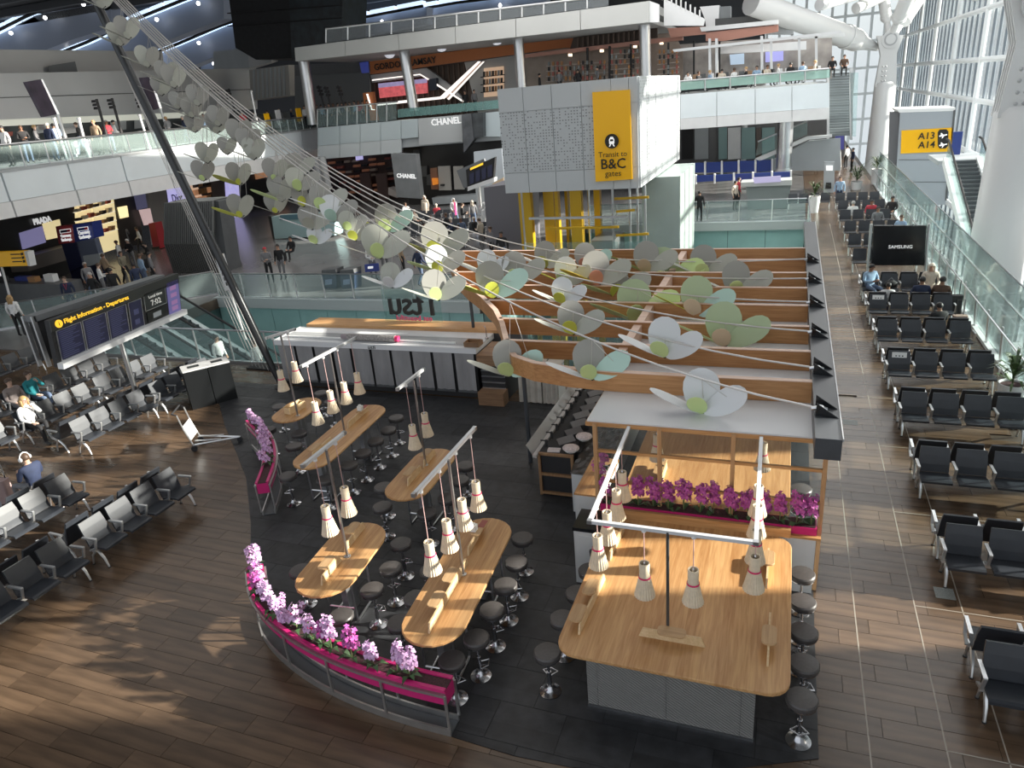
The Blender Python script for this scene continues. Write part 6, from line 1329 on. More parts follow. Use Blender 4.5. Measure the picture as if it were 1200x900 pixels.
for k, (u, r) in enumerate(((374, .34), (381, .3))):
    g = G('steel_column', 'round grey column under the gallery corner, %s' % ['left of a pair', 'right of a pair'][k], 'column', at(u + 4, 222, y=49), ('y', 49)); g.tube((u - 4, 184), (u + 4, 222), r, 'shaft', mat('column_grey', (.4, .41, .42), .35, .4)); g.tube((u + 3.4, 219), (u + 4, 222), r * 1.15, 'base_ring', ALU)
g = G('shop_pillar', 'grey leaning pillar with the shop name, in front of the wine-brown shop', 'pillar', at(478, 232, y=47), ('y', 47)); g.pl([(458, 180), (487, 181), (493, 233), (465, 231)], 'panel', mat('pillar_grey', (.20, .21, .22), .35, noise=.15, scale=1), .6); g.txt('CHANEL', .40, SIGNW, (476, 206.5), (495, 207.5), -.1, bold=.015); g.pl([(455, 220), (465, 224), (465, 232), (455, 228)], 'low_plinth', mat('plinth_taupe', (.25, .22, .21), .4), .8, .3)
c2 = G('boutique', 'black shop bay with pale display panels right of the grey pillar', 'shop', at(530, 235, y=52), ('y', 52)); c2.pl([(472, 170), (545, 164), (600, 158), (600, 240), (480, 246)], 'wall', BLK, .3)
for (a, c, v0, v1, m_) in ((504, 512, 197, 222, mat('orange_display', (.25, .12, .07), .5)), (513, 527, 195, 223, mat('pale_display', (.42, .40, .37), .4)), (531, 542, 195, 222, MATS['pale_display'])): c2.pl([(a, v0), (c, v0 - .5), (c + 1.5, v1), (a + 1.5, v1)], 'display_panel', m_, .2, -.3)
c2.pl([(506, 209), (512, 209), (512.5, 216), (507, 217)], 'orange_chair', mat('orange_glow', (.8, .25, .03), .5, emit=(.8, .25, .03), estr=.4), .2, -.5); c2.pl([(516, 216), (520, 216), (520, 218), (516, 218)], 'black_bag', BLACKM, .2, -.5); c2.pl([(506, 232), (560, 228), (562, 236), (508, 240)], 'pale_floor_plinth', GREYP, 2, -1)  # chair colour glows in place of shop lighting
for (u, v) in ((484, 176), (493, 195), (500, 205)): c2.pl([(u, v), (u + 7, v - .5), (u + 7, v + 12), (u, v + 12)], 'dim_shelf', mat('dim_grey', (.06, .06, .06), .5), .2, -.2)
g = G('glass_booth', 'pale blue-white booth wall beside the lift shaft', 'wall panel', at(570, 215, y=46), ('y', 46)); g.pl([(555, 178), (588, 174), (591, 208), (575, 218), (557, 218)], 'panel', mat('booth_white', (.52, .57, .62), .35), .3); g.pl([(557, 218), (575, 218), (591, 208), (594, 262), (560, 262)], 'lower_panel', GREYP, .3, .02); g.pl([(577, 215), (590, 208), (590, 217), (577, 218)], 'warm_gap', mat('warm_gap', (.6, .45, .3), .5), .1, -.05)
g = G('grey_wall_block', 'plain grey-violet wall left of the yellow lift columns', 'wall', at(585, 290, y=36), ('y', 36), kind='structure'); g.t.name = 'wall_lift_side'; g.pl([(567, 220), (610, 214), (613, 300), (572, 300)], 'panel', mat('violet_grey', (.19, .185, .21), .5), 3)
g = G('flight_board', 'small dark flight display on a post in the centre background', 'flight board', at(560, 240, y=42), ('y', 42)); g.pl([(546, 199), (580, 184), (578, 211), (548, 222)], 'casing', BLACKM, .3); g.pl([(535, 200), (567, 186), (568, 189), (546, 199), (548, 220), (543, 220)], 'rear_casing', mat('hood_grey', (.16, .17, .18), .4), .2, .4); g.pl([(548, 219), (579, 208), (579, 213), (548, 224)], 'ledge', WHITE, .5, -.1); g.pl([(551, 197), (566, 190.5), (566, 193), (551, 199.5)], 'yellow_header', YT, .02, -.05)
for k in range(4): g.pl([(550 + 7 * k, 204 - 3 * k), (555.5 + 7 * k, 201.6 - 3 * k), (555.5 + 7 * k, 214 - 2.6 * k), (550.5 + 7 * k, 216 - 2.6 * k)], 'screen', SCR, .03, -.05)
g.tube((561, 219), (564, 250), .1, 'post', ALU)
# tilted ribbed housing, currency kiosk, yellow direction signs, barrier rail
g = G('ribbed_housing', 'grey vertically ribbed block with sloping top on the far left concourse', 'housing', at(228, 320, z=0), ('y', at(228, 320, z=0).y)); RIB = mat('rib_grey', (.16, .165, .165), .45)
g.pl([(192, 238), (248, 235), (250, 287), (192, 286)], 'upper_face', mat('rib_back', (.11, .115, .115), .5), 1.5, .2); g.pl([(192, 286), (250, 287), (262, 319), (204, 321)], 'lower_face', mat('rib_low', (.075, .075, .075), .5), 1.5, .2); g.pl([(248, 235), (256, 236), (268, 319), (262, 319), (250, 287)], 'side', DGREY, 1.0, .4)
for k in range(24):
    u = 192.5 + 2.4 * k; g.pl([(u, 238 - .12 * k), (u + 1.2, 238 - .12 * k), (u + 1.3, 286), (u + .1, 286)], 'rib', RIB, .12); g.pl([(u + .1, 286.5), (u + 1.3, 286.5), (u + 13.3, 320 - .08 * k), (u + 12.1, 320 - .08 * k)], 'lower_rib', mat('rib_low2', (.1, .1, .098), .5), .12)
KY = 27.0
g = G('currency_kiosk', 'red and blue currency exchange kiosk on the left concourse', 'kiosk', at(90, 325, y=KY), ('y', KY)); CR = mat('kiosk_red', (.28, .03, .035), .4); CB = mat('kiosk_blue', (.03, .05, .25), .4); NAV = mat('kiosk_navy', (.015, .02, .06), .4)
g.pl([(65, 265.5), (85, 263.5), (88, 284), (69, 286)], 'red_panel', CR, .6, .3); g.pl([(85, 263.5), (107, 260), (111, 279), (88, 284)], 'blue_panel', CB, .6); g.pl([(72, 286), (89, 284), (97, 312), (82, 318)], 'navy_wall', NAV, .5, .3); g.pl([(90, 283), (110, 279.5), (118, 305), (98, 312)], 'grey_window', mat('kiosk_grey', (.12, .14, .20), .3), .3); g.pl([(82, 317), (119, 308), (124, 334), (88, 340)], 'plinth', NAV, .4, .4); g.pl([(97, 300), (116, 297), (119, 308), (100, 313)], 'pale_panel', GREYP, .3, -.05)
g.txt('Currency', .2, SIGNW, (77, 276.3), (90, 274.8), .2, bold=.012); g.txt('Exchange', .2, SIGNW, (77.8, 280.8), (90, 279.3), .2, bold=.012); g.txt('Currency', .22, SIGNW, (98.3, 272.6), (110, 270.4), -.1, bold=.012); g.txt('Exchange', .22, SIGNW, (99.3, 277.4), (110, 275.3), -.1, bold=.012)
for (u, v, o) in ((69.5, 269.5, .18), (90, 267, -.12)):
    g.pl([(u, v), (u + 12.5, v - 1.7), (u + 13.4, v + 2.6), (u + .9, v + 4.3)], 'logo_frame', SIGNW, .03, o); g.pl([(u + .8, v + .7), (u + 8.6, v - .4), (u + 9.1, v + 2.6), (u + 1.3, v + 3.6)], 'logo_inner', NAV if u < 80 else CB, .03, o - .04); g.pl([(u + 8.8, v - .4), (u + 11.8, v - .9), (u + 12.4, v + 2), (u + 9.3, v + 2.5)], 'logo_red', mat('logo_red', (.6, .03, .05), .4), .03, o - .04)
for k, (pts, y, pole) in enumerate(((((-14, 296), (27, 294.5), (32, 311.5), (-14, 313)), 21.5, ((2, 313), (26, 402))), (((-10, 262), (28, 255), (33, 266), (-8, 269)), 33, ((8, 268), (14, 300))))):
    g = G('direction_sign', 'yellow hanging direction sign at the far left, %s' % ['nearer, on a white pole', 'farther, below the gallery'][k], 'sign', at(pole[1][0], pole[1][1], y=y), ('y', y)); g.pl(list(pts), 'panel', YELLOW, .25); g.pl([pts[1], (pts[1][0] + 5, pts[1][1] + .5), (pts[2][0] + 3.5, pts[2][1] + .5), pts[2]], 'end_cap', WHITE, .3, .02); g.tube(*pole, .05, 'pole', WHITE)
    for j in range(3): a = lerp2(pts[1], pts[2], .2 + .25 * j); g.pl([(a[0] - 16, a[1] - .2), (a[0] - 5, a[1] - .6), (a[0] - 5, a[1] + .6), (a[0] - 16, a[1] + 1)], 'text_line', SIGNK, .02, -.03); g.pl([(a[0] - 4, a[1] - 1.6), (a[0] - 1.4, a[1] - 1.8), (a[0] - 1.2, a[1] + 1.2), (a[0] - 3.8, a[1] + 1.4)], 'symbol', SIGNK, .02, -.03)
edge_glass((-33.5, 17.0, 0), (-24.6, 25.4, 0), 5, 'grey barrier rail with dark glass beside the currency desk', 1.05)
g = G('work_desk', 'cluttered dark service desk with a monitor behind the left barrier', 'desk', (-35.5, 23.5, 0), ('y', 23.5)); b = MB(); b.box(-2.5, 4, -.5, .6, 0, 1.0); b.build('body', DGREY, g.t)
for (x, y_, sx, sz, m_) in ((-1.5, 0, .7, .55, SIGNW), (.2, .2, 1.2, .2, CB), (1.4, .0, .5, .25, BAGS[1]), (-.4, -.2, .4, .3, BLACKM), (2.4, .1, .6, .35, WHITE)):
    b = MB(); b.box(x, x + sx, y_ - .15, y_ + .15, 1.0, 1.0 + sz); b.build('item', m_, g.t)
for k, (u, v) in enumerate(((181, 292), (186, 250))):
    g = G('red_stand', 'red advertising stand among the crowd on the left concourse' if k == 0 else 'dark stand left of the ribbed block', 'stand', at(u, v, z=0), ('y', at(u, v, z=0).y)); g.pl([(174, 262), (181, 261), (188, 291), (180, 293)] if k == 0 else [(182, 260), (191, 258), (194, 295), (187, 297)], 'panel', mat('stand_red', (.35, .02, .03), .4) if k == 0 else BLACKM, .6); g.pl([(u - 3, v - 2), (u + 5, v - 3), (u + 5, v), (u - 3, v + 1)], 'plinth', BLACKM, .7, -.05)
g = G('teal_desk', 'pale teal glass desk in the centre concourse', 'desk', at(345, 280, z=0), ('y', at(345, 280, z=0).y)); g.pl([(318, 254), (392, 250), (392, 276), (322, 280)], 'front', mat('desk_teal', (.35, .50, .52), .25), 1.0); g.pl([(328, 252), (372, 250), (372, 256), (328, 258)], 'logo_strip', mat('deep_teal', (.1, .2, .25), .3), .05, -.05); g.pl([(314, 253), (320, 254), (324, 281), (320, 281)], 'dark_side', BLACKM, .5, .05)
g = G('blue_notice', 'small blue notice panel hung on the far well balustrade', 'sign', at(435, 318, y=24.72), ('y', 24.72)); g.pl([(427, 310), (443, 308.5), (444, 317.5), (428, 319)], 'panel', CB, .05); g.pl([(431, 312.5), (437, 312), (437, 314.5), (431, 315)], 'symbol', SIGNW, .02, -.03)
for k, (u, v) in enumerate(((381, 348), (402, 348))):
    g = G('recycling_bin', '%s recycling bin behind the far well balustrade' % ['left', 'right'][k], 'bin', at(u + 4, v, y=26.5), ('y', 26.5)); g.pl([(u - 4, 320), (u + 13, 318), (u + 14, 346), (u, 348)], 'body', mat('bin_navy', (.03, .045, .09), .35), .6); g.pl([(u - 4, 317), (u + 12, 315.5), (u + 13, 320), (u - 4, 321)], 'lid', DGREY, .65, -.03); g.pl([(u, 328), (u + 8, 327), (u + 8, 333), (u, 334)], 'label', mat('bin_label', (.25, .3, .45), .4), .02, -.03)
# totem sign hung on the stays
g = G('totem_sign', 'tall narrow white sign with symbols and a yellow top beside the mast', 'sign', at(270, 340, y=18.2), ('y', 18.2)); g.pl([(251, 300), (260, 297.5), (273, 338), (264, 341)], 'panel', WHITE, .1); g.pl([(251, 300), (260, 297.5), (261.5, 302), (252.5, 304.5)], 'yellow_top', YELLOW, .03, -.04)
for j in range(5): g.pl([(255 + 2.3 * j, 307 + 6 * j), (258 + 2.3 * j, 306 + 6 * j), (259 + 2.3 * j, 310 + 6 * j), (256 + 2.3 * j, 311 + 6 * j)], 'symbol', SIGNK, .02, -.04)
g.tube((269, 339), (288, 398), .04, 'pole', ALU)
# ------------------------------------------------------------------ butterfly sculpture on cables
MT = Vector((-17.2, 15.6, 11.8)); MBASE = Vector((-13.6, 15.6, 0.0))
cs = T('cable_sculpture', 'dark leaning mast with steel cables fanning down to the canopy beam', 'sculpture', MBASE)
b = MB(); d = (MT - MBASE); b.tube([Vector((0, 0, .0)), d * .1, d * .55, d * 1.25], [.07, .11, .12, .09], 14); b.build('mast', mat('mast_graphite', (.045, .047, .05), .3, .5), cs, True)
b = MB(); b.lathe([(.22, 0), (.22, .03), (.1, .06), (.08, .14)], n=14); b.build('mast_base', BLACKM, cs)
AY = [9.78, 11.33, 13.13, 15.03, 16.93, 18.88]; CABM = mat('cable_steel', (.62, .60, .58), .35, .4)
CP = []
for k, y in enumerate(AY):
    A = Vector((.47, y, 3.0)); p = 1.75 + .2 * k; pts = []
    for i in range(25):
        t_ = i / 24; q = A.lerp(MT + d * .02 * (3 - k), t_); q.z = A.z + (MT.z - A.z) * t_ ** p; pts.append(q)
    CP.append(pts); b = MB(); b.tube([q - MBASE for q in pts], .016, 6); b.build('cable', CABM, cs)
for k in range(6):
    f = Vector((-15.75 + .2 * k, 16.95 - .06 * k, .02)); b = MB(); b.tube([f - MBASE, MT + d * .04 * (k - 1) - MBASE], .009, 5); b.build('stay', CABM, cs)
b = MB(); b.box(-15.85 - MBASE.x, -14.6 - MBASE.x, 1.15, 1.4, .0, .05); b.build('stay_anchor', BLACKM, cs)
WG = [mat('wing_grey', (.34, .335, .31), .5), mat('wing_pale', (.44, .45, .40), .5), mat('wing_green', (.44, .54, .33), .45), mat('wing_white', (.70, .72, .74), .4), mat('wing_yellow', (.62, .66, .10), .45), mat('wing_gold', (.72, .52, .03), .45), mat('wing_lime', (.62, .76, .34), .45), mat('wing_peach', (.70, .55, .38), .5), mat('wing_salmon', (.75, .32, .22), .5), mat('wing_mint', (.48, .68, .60), .45), mat('wing_olive', (.42, .44, .10), .45)]
GY, PA, GN, WT, YE, GO, LI, PE, SA, MI, OL = range(11)
# u, v (lowest tip), wing size in px, colours of the upright, side, edge-on and small wings
FLY = [(823, 485, 60, WT, WT, WT, LI), (598, 441, 50, GY, MI, PA, LI), (694, 445, 55, GY, MI, WT, LI), (779, 419, 54, WT, WT, WT, LI), (850, 406, 58, GN, GN, LI, PE), (672, 392, 46, GY, PA, PA, YE), (748, 378, 58, GN, LI, LI, LI), (725, 350, 46, GY, PA, LI, YE), (817, 370, 52, GN, MI, YE, PE), (826, 325, 42, GY, PA, PA, LI), (865, 346, 44, GY, PA, PA, LI), (779, 338, 54, GN, LI, OL, LI), (759, 320, 42, GY, PA, OL, PE),
       (702, 334, 46, GY, PA, GO, SA), (688, 316, 36, GY, MI, GY, SA), (664, 334, 38, WT, PA, YE, LI), (660, 356, 36, WT, WT, PA, YE), (640, 314, 36, GY, PA, GY, OL), (606, 331, 42, GY, PA, WT, LI), (580, 349, 50, GY, MI, YE, YE), (572, 322, 34, WT, WT, PA, LI), (514, 352, 42, GY, PA, PA, LI), (516, 320, 38, WT, GY, LI, YE), (514, 300, 46, GY, PA, OL, YE), (460, 337, 40, PA, WT, WT, WT),
       (446, 303, 54, PA, PA, GY, LI), (456, 272, 44, GY, MI, YE, LI), (417, 282, 34, PA, GY, PA, YE), (410, 271, 32, PA, GY, GY, LI), (392, 260, 42, WT, GY, WT, MI), (366, 269, 40, GY, PA, WT, PA), (371, 286, 30, WT, WT, WT, LI), (380, 247, 42, GY, PA, WT, LI), (356, 242, 32, GY, GY, PA, YE), (351, 224, 36, PA, GY, GY, LI), (331, 236, 42, GY, PA, LI, PA), (324, 250, 34, GY, PA, GY, YE), (347, 206, 34, GY, PA, GY, PA),
       (323, 212, 36, GY, PA, GY, LI), (298, 187, 34, PA, PA, GY, PA), (292, 177, 36, GY, GY, PA, PA), (281, 167, 36, GY, GY, PA, PA), (281, 217, 36, GY, PA, OL, YE), (283, 255, 38, GY, PA, YE, YE), (239, 212, 32, GY, GY, PA, LI), (244, 191, 32, PA, PA, GY, PA), (267, 181, 27, GY, PA, GY, PA), (255, 156, 32, GY, PA, PA, PA), (257, 148, 31, GY, GY, PA, PA), (226, 138, 29, GY, GY, PA, PA), (233, 124, 31, GY, GY, PA, PA), (229, 155, 27, GY, GY, PA, PA),
       (205, 103, 32, GY, PA, PA, PA), (174, 79, 30, PA, GY, PA, PA), (197, 97, 31, GY, PA, PA, PA), (142, 54, 31, PA, GY, PA, PA), (151, 46, 31, GY, PA, PA, PA), (121, 10, 31, GY, PA, PA, PA), (190, 112, 27, GY, PA, GY, PA), (210, 128, 26, GY, GY, PA, PA)]
CN = ['grey', 'pale grey', 'sage', 'white', 'yellow', 'gold', 'lime', 'peach', 'salmon', 'mint', 'olive']
def topx(p):
    q = RM.transposed() @ (p - EYE); return 600 + FPX * q.x / q.z, 450 + FPX * q.y / q.z
CPX = [[topx(q) for q in pts] for pts in CP]
def cable_v(k, u):
    L = CPX[k]
    for i in range(len(L) - 1):
        if L[i + 1][0] <= u <= L[i][0]: f = (u - L[i][0]) / (L[i + 1][0] - L[i][0] + 1e-9); return L[i][1] + (L[i + 1][1] - L[i][1]) * f, CP[k][i].lerp(CP[k][i + 1], f)
    return None
def ell(b, c, e1, e2, n=18, th=.008, eg=0.0):
    nn = e1.cross(e2).normalized(); b.plate([c + e1 * (math.cos(2 * PI * i / n) * (1 + eg * math.sin(2 * PI * i / n))) + e2 * math.sin(2 * PI * i / n) for i in range(n)], th, nrm=nn)
asg = {}
for f in FLY:
    best = None
    for k in range(6):
        r = cable_v(k, f[0])
        if r is None: continue
        gap = f[1] - r[0]; sc_ = abs(gap - f[2] * .55)
        if best is None or sc_ < best[0]: best = (sc_, k)
    asg.setdefault(best[1], []).append(f)
ORDN = ORD + ['seventeenth', 'eighteenth', 'nineteenth'] + ['twenty' + x for x in ('eth', '-first', '-second', '-third', '-fourth', '-fifth', '-sixth', '-seventh', '-eighth', '-ninth')] + ['thirtieth'] + ['thirty-' + x for x in ORD[:9]]
ORDN[19] = 'twentieth'
RK = ['front', 'second', 'third', 'fourth', 'fifth', 'rear']
for k in sorted(asg):
    for j, f in enumerate(sorted(asg[k], key=lambda f: -f[0])):
        u, v, L, ca, cb_2, cc, cd_ = f; R = random.Random(int(u * 7 + v)); A = Vector((.47, AY[k], 3)); dr = MT - A; p = atp(u, v, A, (-dr.y, dr.x, 0)); hang = cable_v(k, u)[1]
        S = L * (p - EYE).length / FPX * (.74 if u < 345 else (.84 if u < 480 else 1.0))
        t = T('butterfly', '%s and %s butterfly on the %s cable, %s from the beam' % (CN[ca], CN[cd_] if cd_ not in (ca, PA) else (CN[cc] if cc not in (ca, PA) else CN[cb_2]), RK[k], ORDN[j]), 'butterfly', p, 0, 'butterflies hung on the cables')
        vd = (p - EYE); vd.z = 0; n = -vd.normalized(); r = Vector((-n.y, n.x, 0)); Z = Vector((0, 0, 1)); a = R.uniform(-.25, .25); r, n = r * math.cos(a) + n * math.sin(a), n * math.cos(a) - r * math.sin(a)
        back = u < 340; up = (Z * .92 - n * (.30 if not back else .05)).normalized()
        if back:
            ad = (up - r * .22).normalized(); aw = (r + Z * .22).normalized(); bd = (up * .86 + r * .52 + n * .1).normalized(); bw = (r * .85 - Z * .45 - n * .35).normalized()
            b = MB(); ell(b, ad * .46 * S, aw * .29 * S, ad * .46 * S, eg=.22); b.build('wing', WG[ca], t)
            b = MB(); ell(b, bd * .46 * S + n * .03 * S, bw * .26 * S, bd * .45 * S, eg=.2); b.build('wing', WG[cb_2], t)
        else:
            b = MB(); ell(b, r * -.04 * S + up * .44 * S, r * .34 * S, up * .43 * S, eg=.16); b.build('wing', WG[ca], t)
            bd = (r * .80 + Z * .58 + n * .05).normalized(); bw = (Z * .62 - r * .5 - n * .55).normalized()
            b = MB(); ell(b, bd * .50 * S + n * .03 * S, bw * .24 * S, bd * .46 * S, eg=.2); b.build('wing', WG[cb_2], t)
        cd2 = (r * -.86 + Z * .45 + n * .1).normalized(); cw = (n * .95 + Z * (.05 if cc not in (YE, GO, OL, LI) else .45)).normalized()
        b = MB(); ell(b, cd2 * .56 * S, cw * .19 * S, cd2 * .54 * S, eg=.15); b.build('wing', WG[cc], t)
        dd = (r * -.25 + Z * .75 + n * .45).normalized(); dw = (r * .85 + Z * .2 + n * -.1).normalized()
        q_ = .7 if back else 1.15
        b = MB(); ell(b, dd * .24 * q_ * S + n * .02 * S, dw * .15 * q_ * S, dd * .23 * q_ * S, 14, eg=.15); b.build('wing', WG[cd_], t)
        b = MB(); b.tube([-r * .1 * S + Z * .06 * S, Z * .0, r * .12 * S + Z * .08 * S], .018, 5); b.build('body', BLACKM, t)
        h = hang - p
        if h.z > .05:
            b = MB(); b.tube([up * .3 * S, h], .006, 4); b.tube([bd * .6 * S, h], .005, 4); o = b.build('hanger', CABM, t); o['kind'] = 'stuff'
# ------------------------------------------------------------------ people
SKIN = [mat('skin_a', (.50, .30, .21), .5), mat('skin_b', (.30, .16, .10), .5), mat('skin_c', (.62, .42, .32), .5)]
COLS = {'black': (.015, .015, .017), 'navy': (.02, .03, .07), 'white': (.72, .72, .72), 'cream': (.55, .48, .40), 'grey': (.18, .18, .19), 'blue': (.25, .36, .50), 'teal': (.02, .25, .29), 'red': (.45, .04, .06), 'pink': (.65, .06, .22), 'brown': (.10, .06, .04), 'denim': (.10, .14, .22), 'tan': (.33, .24, .16), 'blonde': (.42, .28, .14), 'plaid': (.26, .22, .21), 'khaki': (.2, .18, .13), 'lilac': (.4, .35, .5)}
CLO = {k: mat('cloth_' + k, v, .8, noise=.15, scale=12) for k, v in COLS.items()}
SHOE = mat('shoe_dark', (.03, .03, .03), .5); EYEM = mat('eye_dark', (.02, .015, .012), .3); MOUTH = mat('lips', (.35, .12, .10), .5)
def skin_mesh(name, V, E, Rr, LAB):
    me = bpy.data.meshes.new(name); me.from_pydata(V, E, []); o = bpy.data.objects.new(name, me); C.objects.link(o)
    m = o.modifiers.new('s', 'SKIN'); m.use_smooth_shade = True
    for i, r in enumerate(Rr): me.skin_vertices[0].data[i].radius = r if isinstance(r, tuple) else (r, r)
    me.skin_vertices[0].data[0].use_root = True
    s = o.modifiers.new('u', 'SUBSURF'); s.levels = 1; s.render_levels = 1
    dg = bpy.context.evaluated_depsgraph_get(); out = bpy.data.meshes.new_from_object(o.evaluated_get(dg)); bpy.data.objects.remove(o); out.name = name
    segs = [(Vector(V[a]), Vector(V[b]), LAB[i]) for i, (a, b) in enumerate(E)]; mi = []
    for p in out.polygons:
        c = p.center; bd, bl = 1e9, 0
        for a, b, l in segs:
            ab = b - a; t = max(0, min(1, (c - a).dot(ab) / max(ab.length_squared, 1e-9))); dd = (a + ab * t - c).length
            if dd < bd: bd, bl = dd, l
        mi.append(bl)
    return out, mi
def body(name, J, seat):
    # material slots: 0 skin, 1 top, 2 trousers, 3 shoes, 4 eyes, 5 lips
    order = ['pel', 'sp', 'ch', 'nk', 'hb', 'hd', 'ht', 'shl', 'ell', 'wrl', 'hal', 'shr', 'elr', 'wrr', 'har', 'hil', 'knl', 'anl', 'tol', 'hir', 'knr', 'anr', 'tor']
    V = [J[k] for k in order]; I = {k: i for i, k in enumerate(order)}
    rad = dict(pel=(.15, .12), sp=(.14, .11), ch=(.165, .115), nk=.055, hb=.06, hd=(.078, .098), ht=(.06, .075), shl=.068, ell=.048, wrl=.032, hal=(.035, .02), shr=.068, elr=.048, wrr=.032, har=(.035, .02), hil=.09, knl=.062, anl=.045, tol=.04, hir=.09, knr=.062, anr=.045, tor=.04)
    E = [('pel', 'sp', 1), ('sp', 'ch', 1), ('ch', 'nk', 1), ('nk', 'hb', 0), ('hb', 'hd', 0), ('hd', 'ht', 0)]
    for s in 'lr': E += [('ch', 'sh' + s, 1), ('sh' + s, 'el' + s, 1), ('el' + s, 'wr' + s, 1), ('wr' + s, 'ha' + s, 0), ('pel', 'hi' + s, 2), ('hi' + s, 'kn' + s, 2), ('kn' + s, 'an' + s, 2), ('an' + s, 'to' + s, 3)]
    me, mi = skin_mesh(name, V, [(I[a], I[b]) for a, b, _ in E], [rad[k] for k in order], [l for _, _, l in E])
    bm = bmesh.new(); bm.from_mesh(me)
    bm.faces.ensure_lookup_table()
    for f, k in zip(bm.faces, mi): f.material_index = k; f.smooth = True
    ex = MB(); H = Vector(J['hd'])
    for s in (-1, 1):
        ex.cur = 4; ex.ball(H + Vector((s * .032, -.088, .01)), .011, n=6, m=4); ex.cur = 0; ex.ball(H + Vector((s * .08, .0, -.005)), .012, .02, .03, 6, 4)
    ex.cur = 0; ex.add([H + Vector(p) for p in ((-.014, -.09, -.03), (.014, -.09, -.03), (0, -.122, -.03), (0, -.09, .018))], [(0, 2, 3), (2, 1, 3), (0, 1, 2)])
    ex.cur = 5; ex.ball(H + Vector((0, -.083, -.055)), .024, .012, .008, 6, 4); ex.cur = 0
    for s in 'lr':
        w_, h = Vector(J['wr' + s]), Vector(J['ha' + s]); d = (h - w_).normalized(); sd = d.cross(Vector((0, 0, 1)));
        if sd.length < .2: sd = d.cross(Vector((0, 1, 0)))
        sd.normalize(); cu_ = d.cross(sd)
        for i, (o, ln) in enumerate(((-.027, .062), (-.009, .075), (.009, .07), (.027, .055))):
            p = h + sd * o; ex.tube([p, p + d * ln * .6 + cu_ * .008, p + d * ln + cu_ * .03], [.009, .008, .006], 5)
        p = w_.lerp(h, .4) + sd * .03; ex.tube([p, p + sd * .025 + d * .03, p + sd * .03 + d * .06], [.011, .009, .007], 5)
    tm = bpy.data.meshes.new('x'); tm.from_pydata(ex.v, [], ex.f); tm.polygons.foreach_set('material_index', ex.mi); bm.from_mesh(tm); bpy.data.meshes.remove(tm)
    me.materials.clear()
    for m in (SKIN[0], CLO['grey'], CLO['black'], SHOE, EYEM, MOUTH): me.materials.append(m)
    bm.to_mesh(me); bm.free()
    return me, H
def mk(**k):
    J = dict(pel=(0, 0, .95), sp=(0, .01, 1.12), ch=(0, .015, 1.33), nk=(0, .01, 1.47), hb=(0, -.005, 1.53), hd=(0, -.015, 1.62), ht=(0, -.01, 1.69), shl=(.19, .01, 1.40), ell=(.25, .04, 1.13), wrl=(.25, -.05, .90), hal=(.25, -.08, .83), shr=(-.19, .01, 1.40), elr=(-.25, .04, 1.13), wrr=(-.25, -.05, .90), har=(-.25, -.08, .83), hil=(.10, 0, .9), knl=(.11, -.02, .49), anl=(.11, .02, .09), tol=(.12, -.14, .04), hir=(-.10, 0, .9), knr=(-.11, -.02, .49), anr=(-.11, .02, .09), tor=(-.12, -.14, .04)); J.update(k); return J
STAND = body('person_standing', mk(), 0)
WALK = body('person_walking', mk(knl=(.10, -.17, .51), anl=(.10, -.24, .10), tol=(.11, -.40, .06), knr=(-.10, .04, .49), anr=(-.10, .26, .13), tor=(-.11, .12, .05), ell=(.24, .14, 1.14), wrl=(.23, .12, .90), hal=(.23, .1, .83), elr=(-.24, -.03, 1.13), wrr=(-.23, -.22, .98), har=(-.22, -.28, .94)), 0)
LOOK = body('person_phone', mk(ell=(.24, -.02, 1.13), wrl=(.08, -.25, 1.15), hal=(.03, -.3, 1.17), elr=(-.25, .0, 1.13), wrr=(-.10, -.22, 1.08), har=(-.05, -.28, 1.1), hd=(0, -.045, 1.61), ht=(0, -.055, 1.685)), 0)
def lower(**k):
    J = mk(); dz = .50
    for q in ('pel', 'sp', 'ch', 'nk', 'hb', 'hd', 'ht', 'shl', 'shr', 'ell', 'elr', 'wrl', 'wrr', 'hal', 'har', 'hil', 'hir'): J[q] = (J[q][0], J[q][1] + (.0 if q[:2] in ('hi', 'pe') else .06), J[q][2] - dz + .07)
    for s, x in (('l', 1), ('r', -1)):
        J['hi' + s] = (x * .10, -.02, .53); J['kn' + s] = (x * .13, -.44, .53); J['an' + s] = (x * .13, -.46, .10); J['to' + s] = (x * .14, -.62, .045); J['el' + s] = (x * .25, .0, .73); J['wr' + s] = (x * .17, -.22, .64); J['ha' + s] = (x * .12, -.29, .63)
    J.update(k); return J
SIT = body('person_sitting', lower(), 1)
SITL = body('person_sitting_reading', lower(wrl=(.08, -.26, .80), hal=(.03, -.31, .83), wrr=(-.08, -.24, .76), har=(-.03, -.3, .79), hd=(0, .01, 1.17), ht=(0, .0, 1.245)), 1)
SITX = body('person_sitting_crossed', lower(knl=(.03, -.44, .62), anl=(-.12, -.66, .36), tol=(-.14, -.78, .36), wrl=(.08, -.10, .95), hal=(.03, -.12, 1.03), ell=(.22, -.12, .78)), 1)
HAIRM = {'black': mat('hair_black', (.012, .01, .01), .5), 'brown': mat('hair_brown', (.07, .04, .025), .5), 'blonde': mat('hair_blonde', (.42, .27, .12), .5), 'grey': mat('hair_grey', (.35, .34, .33), .6), 'red': CLO['red'], 'white': CLO['white'], 'cream': CLO['cream'], 'pinkw': CLO['pink']}
HC = {}
